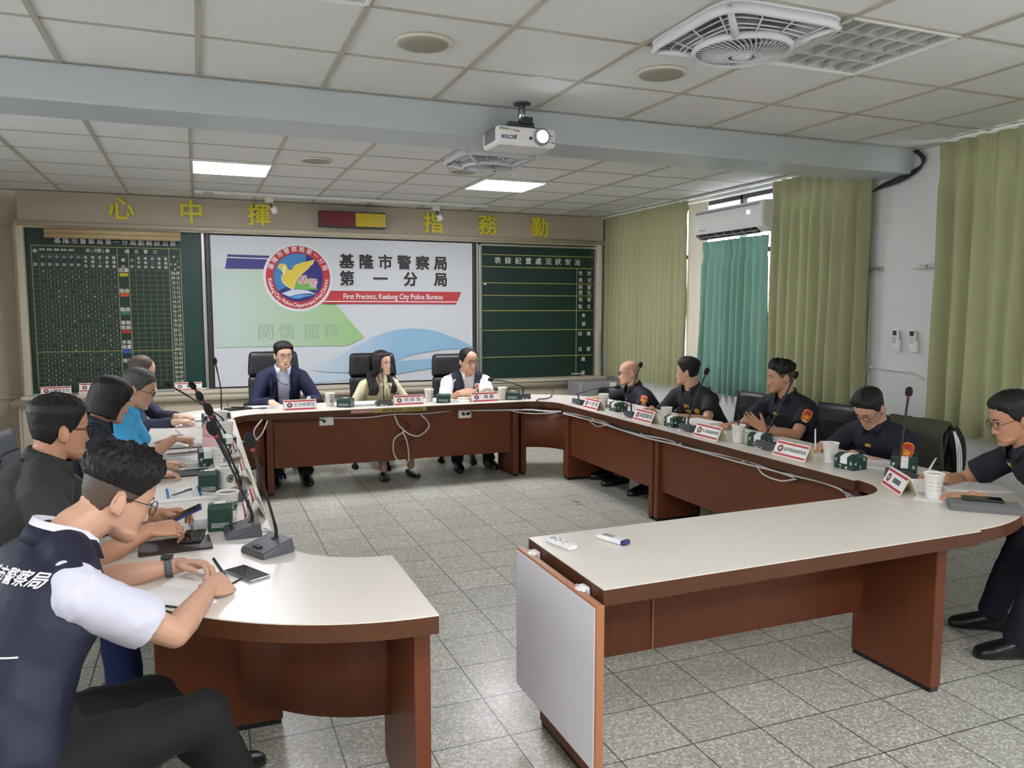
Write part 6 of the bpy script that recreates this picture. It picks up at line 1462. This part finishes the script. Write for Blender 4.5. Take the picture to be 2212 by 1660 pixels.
microphone(3.20, 4.61, -90, (3.335, 4.66, 1.09), 'desk microphone on the right row against the teal curtain', bend=.35); microphone(3.235, 3.84, -90, (3.47, 3.92, 1.12), 'desk microphone on the right row before the officer with raised hand', bend=.3); microphone(3.29, 2.90, -95, (3.405, 3.00, 1.105), 'desk microphone on the right row against the white pillar', bend=.35)
# --- cups and takeaway boxes
_cup = []
def cup(x, y, rz, label, logo=False, straw=False):
    kind = 'logo' if logo else 'straw' if straw else 'plain'
    g = 'paper cups on the conference tables'
    for k_, o_ in _cup:
        if k_ == kind: return copy_tree(o_, (x, y, T0), R(rz), label, g)
    t = thing('paper_cup', label, 'cup', (x, y, T0), R(rz), g)
    MB().lathe([(0, .004), (.029, .004), (.030, 0), (.0315, .004), (.042, .108), (.0445, .110), (.0450, .114), (.0435, .117), (.0415, .113), (.041, .106), (0, .106)], 30).build('cup_body', M['cup_paper'], t)
    MB().lathe([(0, .1095), (.02, .109), (.0405, .1085)], 30).build('drink_surface', M['drink'] if logo else M['cup_film'], t)
    k_ = MB()
    def decal(a0, a1, z0, z1, mi, off=.0006):
        n_ = 6; v = []
        for i in range(n_ + 1):
            a = R(a0 + (a1 - a0) * i / n_)
            for z in (z0, z1): r_ = .0315 + (.042 - .0315) * (z - .004) / .104 + off; v.append((r_ * math.sin(a), -r_ * math.cos(a), z))
        k_.add(v, [(2 * i, 2 * i + 2, 2 * i + 3, 2 * i + 1) for i in range(n_)], mi)
    for a0 in (-60, 20, 95, 180, 250): 
        for j in range(3): decal(a0, a0 + 24, .04 + j * .018, .0425 + j * .018, 0)
    if not logo:
        decal(-20, 10, .035, .062, 0, .0004); decal(-14, 4, .07, .085, 0, .0004)
    k_.build('cup_print', M['cup_print'], t)
    if logo:
        g_ = MB(); n_ = 24
        for r_, mi, off in ((.019, 0, .0008), (.0125, 1, .0012), (.0105, 0, .0016)):
            v = []
            for i in range(n_):
                a = 2 * PI * i / n_; z = .058 + r_ * math.sin(a); rr_ = .0315 + .0105 * (z - .004) / .104 + off; th_ = R(35) + r_ * math.cos(a) / rr_; v.append((rr_ * math.sin(th_), -rr_ * math.cos(th_), z))
            zc = .058; rr_ = .0315 + .0105 * (zc - .004) / .104 + off; v.append((rr_ * math.sin(R(35)), -rr_ * math.cos(R(35)), zc)); g_.add(v, [(i, (i + 1) % n_, n_) for i in range(n_)], mi)
        g_.build('round_logo', [M['logo_green'], M['cup_paper']], t)
    if straw: MB().cyl((.012, -.008, .09), (.008, -.012, .185), .004, n=10).build('straw', M['ink_dark'], t)
    _cup.append((kind, t)); return t
_bx = {}
def takeaway_box(x, y, rz, label, tall=False):
    g = 'green takeaway boxes on the conference tables'
    if tall in _bx: return copy_tree(_bx[tall], (x, y, T0), R(rz), label, g)
    t = thing('takeaway_box', label, 'takeaway box', (x, y, T0), R(rz), g); L, D, H = (.088, .112, .086) if tall else (.125, .108, .066)
    bm = bmesh.new(); P = [(-L / 2, -D / 2, 0), (L / 2, -D / 2, 0), (L / 2, D / 2, 0), (-L / 2, D / 2, 0), (-L / 2, -D / 2, H), (L / 2, -D / 2, H), (L / 2, D / 2, H), (-L / 2, D / 2, H), (-L / 2 * .96, -.018, H + .014), (L / 2 * .96, -.018, H + .014), (L / 2 * .96, .018, H + .014), (-L / 2 * .96, .018, H + .014)]
    vs = [bm.verts.new(p) for p in P]
    for q in ((0, 3, 2, 1), (0, 1, 5, 4), (1, 2, 6, 5), (2, 3, 7, 6), (3, 0, 4, 7), (4, 5, 9, 8), (6, 7, 11, 10), (8, 9, 10, 11), (5, 6, 10, 9), (7, 4, 8, 11)): bm.faces.new([vs[i] for i in q])
    bmesh.ops.bevel(bm, geom=[e for e in bm.edges if e.verts[0].co.z < H and e.verts[1].co.z < H + .001 and abs(e.verts[0].co.z - e.verts[1].co.z) > .01], offset=.003, segments=2, affect='EDGES'); MB().addbm(bm).build('carton', M['box_green'], t)
    MB().box((0, 0, H + .0146), (.042, .036, .0012)).box((0, -D / 2 - .0006, H - .018), (.042, .0012, .036)).add([(-.021, -.018, H + .0152), (.021, -.018, H + .0152), (.021, -D / 2 - .001, H + .0006), (-.021, -D / 2 - .001, H + .0006)], [(0, 3, 2, 1)]).build('paper_label', M['paper'], t)
    k_ = MB(); fr = lambda x_, z_, r_=0: basis((x_, -D / 2 - .0012, z_), (math.cos(r_), 0, math.sin(r_)), (-math.sin(r_), 0, math.cos(r_)))
    sl = lambda y_, z_, r_=0: basis((-L / 2 - .0008, y_, z_), (0, -math.cos(r_), math.sin(r_)), (0, math.sin(r_), math.cos(r_)))
    sr = lambda y_, z_, r_=0: basis((L / 2 + .0008, y_, z_), (0, math.cos(r_), math.sin(r_)), (0, -math.sin(r_), math.cos(r_)))
    for ch, Mx in (('P', fr(-L * .38, .045)), ('T', fr(-.020, .012)), ('A', fr(.018, .010, R(90))), ('R', fr(L * .38, .036)), ('S', sl(.03, .06)), ('B', sl(-.034, .036, R(90))), ('A', sr(-.036, .036, R(90))), ('K', sr(.03, .055)), ('S', sr(.0, .014))): k_.text(ch, .026, Mx, bold=.02)
    for i in range(4): k_.box((-L / 2 - .0006, .018, .016 + i * .005), (.0006, .05, .0015)); k_.box((0, D / 2 + .0006, .016 + i * .005), (L * .72, .0006, .0015))
    k_.build('lettering', M['thread_white'], t); _bx[tall] = t; return t
cup(3.255, 6.02, 20, 'cup beside the name plate at the far end of the right row'); cup(3.25, 5.02, 60, 'cup on the right row before the man in the black polo')
cup(3.19, 4.09, 100, 'cup with a dark straw on the right row before the officer with raised hand', straw=True); cup(3.24, 3.35, 140, 'cup on the right row before the officer writing'); cup(3.07, 2.545, 30, 'cup on a napkin on the near right corner table')
cup(1.05, 6.95, 10, 'cup on the back table to the right of the blue-suited man'); cup(1.95, 6.96, 70, 'cup on the back table between the woman and the man in the vest'); cup(2.635, 6.86, 200, 'rightmost cup on the back table')
cup(.087, 3.345, 10, 'nearest cup on the left row, open and filled with coffee', logo=True); cup(.10, 3.90, -8, 'cup with a round green logo on the left row, behind the nearest cup', logo=True)
cup(.085, 4.44, 40, 'cup on the left row before the pink flask'); cup(.15, 5.42, 150, 'cup on the left row behind the pink flask'); cup(.13, 6.02, 80, 'farthest cup on the left row')
takeaway_box(3.245, 5.74, -90, 'green takeaway box at the far end of the right row'); takeaway_box(3.20, 4.83, -90, 'green takeaway box on the right row before the man in the black polo'); takeaway_box(3.25, 4.01 - .06, -60, 'green takeaway box on the right row beside the cup with the straw')
takeaway_box(3.235, 3.20, -84, 'green takeaway box on the right row beside the officer with the blue watch'); takeaway_box(3.42, 3.02, -50, 'green takeaway box behind the microphone on the near right')
takeaway_box(1.17, 6.86, 150, 'green takeaway box on the back table, left of the woman'); takeaway_box(2.06, 6.86, 160, 'green takeaway box on the back table, left of the man in the vest'); takeaway_box(2.735, 6.845, 150, 'green takeaway box on the back table, rightmost of three')
takeaway_box(.055, 3.225, 176, 'green takeaway box nearest the camera on the left row', True); takeaway_box(.025, 3.90, 172, 'green takeaway box on the left row beside the cup with the round green logo', True); takeaway_box(.02, 4.54, 5, 'green takeaway box on the left row in front of the pink flask', True); takeaway_box(.13, 4.98, 20, 'green takeaway box on the left row behind the pink flask', True); takeaway_box(.05, 6.05, 10, 'green takeaway box at the far end of the left row', True)
t = thing('flask', 'pink flask with a loop handle on the left row', 'flask', (.045, 4.76, T0)); 
MB().lathe([(0, 0), (.045, 0), (.048, .006), (.049, .11), (.044, .125), (.040, .13)], 28).build('flask_body', M['pink_light'], t); MB().lathe([(.041, .128), (.045, .132), (.045, .165), (.040, .172), (0, .174)], 28).build('lid', M['pink'], t)
MB().tube(spline([(-.028, 0, .165), (-.032, 0, .19), (0, 0, .205), (.032, 0, .19), (.028, 0, .165)]), .008, 10).build('handle', M['pink'], t)
# --- papers, books, phones, pens, remotes
def sheet(x, y, rz, w_, h_, label, cat='paper', name='document', th=.002, lines=True, z=T0, blue=False, col='paper', tilt=0, dark=False):
    t = thing(name, label, cat, (x, y, z), R(rz)); b_ = MB(); n_ = max(1, min(4, int(th / .002)))
    for i in range(n_): b_.box((.002 * math.sin(i * 3), .002 * math.cos(i * 5), th * (i + .5) / n_), (w_, h_, th / n_ * .9), rz=.01 * math.sin(i * 2.3))
    b_.build('pages', M[col], t)
    if lines:
        l_ = MB(); n2 = 16
        for i in range(n2): l_.box((-.01 * (i % 3), -h_ * .40 + h_ * .8 * i / (n2 - 1), th + .0004), (w_ * (.78 - .1 * (i % 3)), .0018, .0004))
        if dark: l_.box((w_ * .2, h_ * .25, th + .0005), (w_ * .25, h_ * .2, .0006))
        l_.build('print', M['ink_dark' if dark else 'ink_grey'], t)
        if blue: MB().box((-w_ * .40, 0, th + .0006), (.011, h_ * .94, .0006)).box((w_ * .18, 0, th + .0006), (.011, h_ * .94, .0006)).build('blue_column', M['ink_blue'], t)
    return t
def open_book(x, y, rz, w_, h_, label, name='notebook', cat='notebook', cover='black', lines=True, blue=False, lift=.012):
    t = thing(name, label, cat, (x, y, T0), R(rz)); MB().box((0, 0, .002), (w_ * 2 + .012, h_ + .01, .004), bev=.0015).build('cover', M[cover], t)
    for s_ in (-1, 1):
        v = []; f = []; n_ = 10
        for i in range(n_ + 1):
            u = i / n_; z = .0055 + lift * math.sin(PI * min(1, u * 1.15)) * (1 - u * .6)
            for yy in (-h_ / 2, h_ / 2): v.append((s_ * u * w_, yy, z)); v.append((s_ * u * w_, yy, .0042))
        for i in range(n_): a = 4 * i; f += [(a, a + 4, a + 6, a + 2), (a + 1, a + 3, a + 7, a + 5), (a, a + 1, a + 5, a + 4), (a + 2, a + 6, a + 7, a + 3)]
        f.append((4 * n_, 4 * n_ + 1, 4 * n_ + 3, 4 * n_ + 2)); pg = MB().add(v, f, smooth=False).build('pages', M['paper'], t)
        if lines:
            l_ = MB(); 
            for k_ in range(8):
                yy = -h_ * .40 + h_ * .8 * k_ / 7
                for i in range(2, 8): u = (i + .5) / n_; z = .0062 + lift * math.sin(PI * min(1, u * 1.15)) * (1 - u * .6); l_.box((s_ * u * w_, yy, z + .0004), (w_ * .075, .0025, .0005))
            l_.build('print', M['ink_grey'], pg)
        if blue:
            u = .45; z = .0062 + lift * math.sin(PI * min(1, u * 1.15)) * (1 - u * .6); MB().box((s_ * u * w_, 0, z + .0008), (.012, h_ * .9, .0008)).build('blue_column', M['ink_blue'], pg)
    return t
def phone(x, y, rz, label, z=T0, case='phone_case', L=.155, W=.074):
    t = thing('smartphone', label, 'phone', (x, y, z), R(rz), None); MB().box((0, 0, .0045), (W, L, .009), bev=.0035, seg=3).build('case', M[case], t)
    MB().box((0, 0, .0093), (W - .008, L - .010, .0012), bev=.0004).build('screen', M['phone_glass'], t); MB().box((0, L / 2 - .016, .0101), (.02, .004, .0006)).build('notch', M['black'], t); return t
def pen(a, b_, label, m_='black', clip=True):
    a, b_ = Vector(a), Vector(b_); t = thing('pen', label, 'pen', a); d = (b_ - a)
    MB().tube([(0, 0, 0), d * .08, d * .12, d * .55, d], [.001, .0028, .0045, .0048, .0045], 10).build('barrel', M[m_], t)
    if clip: MB().tube([d * .62 + Vector((0, 0, .0058)), d * .97 + Vector((0, 0, .0058))], .0014, 6).build('clip', M['steel'], t)
    return t
open_book(-.06, 2.525, 52 - 90 + 90, .125, .19, 'open white notebook with black cover under the hands of the man nearest the camera', lines=False, lift=.006)
phone(.118, 2.608, 28, 'phone lying face up beside the nearest notebook on the left corner table', case='steel'); 
sheet(-.105, 3.02, 4, .24, .17, 'dark brown folder under the phone on the left row', 'folder', 'folder', .008, False, col='dark_book'); phone(-.045, 3.09, -8, 'phone in a black case lying on the dark folder, left row', z=T0 + .0085, case='black')
sheet(.0, 3.29, 3, .13, .19, 'printed sheet under the hands of the man in the dark green polo', blue=True)
open_book(-.09, 3.86, 4, .15, .24, 'open printed booklet with blue columns on the left row', 'booklet', 'booklet', 'paper', blue=True, lift=.01); pen((-.14, 3.78, T0 + .02), (-.055, 3.87, T0 + .022), 'grey pen lying on the open booklet', 'felt_grey')
sheet(-.10, 4.36, 6, .26, .16, 'dark tablet cover with printed sheet before the bobbed woman', 'folder', 'folder', .006, False, col='black_soft'); sheet(-.02, 4.52, 4, .20, .20, 'printed papers before the woman with the bob', th=.006)
sheet(-.16, 4.78, 2, .30, .18, 'papers beside the grey pen on the left row', th=.004); pen((-.21, 4.92, T0 + .011), (.0, 4.96, T0 + .012), 'thick dark grey marker lying across papers on the left row', 'felt_grey')
open_book(-.09, 5.30, 3, .15, .26, 'open glossy magazine before the man in the bright blue polo', 'magazine', 'magazine', 'black_soft', lift=.03)
sheet(-.06, 6.28, 5, .21, .29, 'printed paper with bold black marks before the balding man', dark=True, th=.004); sheet(-.14, 6.70, 0, .25, .2, 'white paper at the far end of the left row')
sheet(.29, 7.02, 20, .20, .14, 'black notebook on the back left corner table', 'notebook', 'notebook', .012, False, col='black_soft'); phone(.29, 7.03, 60, 'small black phone lying on the notebook at the back left corner', z=T0 + .0125, case='black', L=.10, W=.06)
sheet(.55, 7.0, 6, .26, .18, 'white papers under the hand of the blue-suited man'); pen((.40, 6.98, T0 + .006), (.52, 6.965, T0 + .006), 'black pen on the back table left of the papers')
sheet(1.36, 6.94, 3, .25, .17, 'stack of white papers left of the microphone on the back table', th=.016, lines=False); sheet(2.16, 6.92, -4, .28, .19, 'white paper before the man in the police vest')
sheet(3.47, 6.33, 20, .2, .26, 'paper being written on by the bald officer', lines=True); sheet(3.45, 5.80, 4, .22, .26, 'white papers beside the far green box on the right row', th=.004)
sheet(3.46, 4.92, 8, .24, .28, 'stack of white papers before the man in the black polo', th=.014, lines=False); sheet(3.45, 4.52, -6, .24, .26, 'white papers before the officer with raised hand', th=.008); sheet(3.47, 4.08, 10, .22, .24, 'white papers beside the bead bracelet on the right row', th=.004)
phone(3.42, 3.92, 70, 'black phone on the right row behind the fourth name plate', case='black'); sheet(3.43, 3.47, 4, .2, .27, 'notebook page under the hands of the officer with the blue watch', th=.004); sheet(3.44, 3.22, 30, .23, .16, 'dark-edged clipboard with white paper beside the blue watch', th=.004)
sheet(3.44, 2.64, 58, .21, .29, 'printed form under the hands of the officer at the right edge', th=.003); sheet(3.04, 2.535, 34, .12, .12, 'white napkin under the near right cup', 'napkin', 'napkin', .0015, False)
sheet(3.095, 2.315, -44, .27, .13, 'thick grey felt folder on the near right corner table', 'folder', 'folder', .030, False, col='felt_grey'); phone(3.13, 2.35, 46, 'phone lying on the thick grey folder', z=T0 + .0305, case='phone_case')
q = MB().box((3.12, 2.66, T0 + .03), (.016, .09, .06), rz=R(60), bev=.004).box((3.105, 2.645, T0 + .028), (.012, .08, .055), rz=R(62), bev=.004); tag(q.build('tissue_pack', M['paper'], origin=(3.12, 2.66, T0)), 'white tissue pack standing behind the near right cup', 'tissues')
def remote(x, y, rz, label, blue=False):
    t = thing('remote_control', label, 'remote control', (x, y, T0), R(rz), 'remotes on the foreground table'); MB().box((0, 0, .009), (.042, .135, .018), bev=.007, seg=3).build('case', M['white_plastic'], t); k_ = MB()
    if blue: MB().box((.0, -.058, .009), (.0425, .02, .0182), bev=.006).build('blue_end', M['navy'], t); MB().box((0, .02, .0183), (.024, .05, .002), bev=.001).build('button_panel', M['grey_plastic'], t)
    else:
        for i, (a, b_) in enumerate(((-.01, .02), (.01, .02), (0, .035), (0, .005), (-.01, -.02), (.01, -.02))): k_.box((a, b_, .0184), (.009, .007, .002), bev=.0008)
        k_.build('buttons', M['grey_plastic'], t); MB().box((0, .05, .0183), (.022, .012, .0012)).build('display', M['grey_plastic'], t)
remote(1.195, 2.515, 14, 'white remote with small grey buttons, left of two on the foreground table'); remote(1.395, 2.495, 20, 'white remote with a dark blue end, right of two on the foreground table', True)
# pens held in hands
def held_pen(k, side, m_, label, tip, tail):
    r = P_[k]; W_ = r['wl' if side < 0 else 'wr']; d = r['dl' if side < 0 else 'dr'].normalized(); c_ = W_ + d * .075; pen(c_ + Vector(tip), c_ + Vector(tail), label, m_)
held_pen('p5', 1, 'black', 'black pen in the hand of the man nearest the camera', (.04, .02, -.055), (-.03, .03, .07)); held_pen('p2', 1, 'pen_white', 'white pen in the hand of the man in the bright blue polo', (.06, .02, -.06), (-.06, .03, .05)); held_pen('r1', 1, 'pen_green', 'green pen in the hand of the bald officer', (-.02, -.01, -.02), (.05, .02, .10))
held_pen('r4', 1, 'pen_white', 'grey pen in the hand of the officer bent over writing', (-.02, -.02, -.02), (.02, .03, .11)); held_pen('r5', 1, 'pen_white', 'white pen in the hand of the officer at the right edge', (-.03, .0, -.03), (.06, .0, .09))
r = P_['p4']; c_ = (r['wl'] + r['wr']) / 2 + Vector((.095, 0, .012)); t = phone(c_.x, c_.y, -80, 'dark blue phone held in both hands by the man in the dark green polo', z=c_.z, case='navy'); t.rotation_euler = (R(22), 0, R(-88))
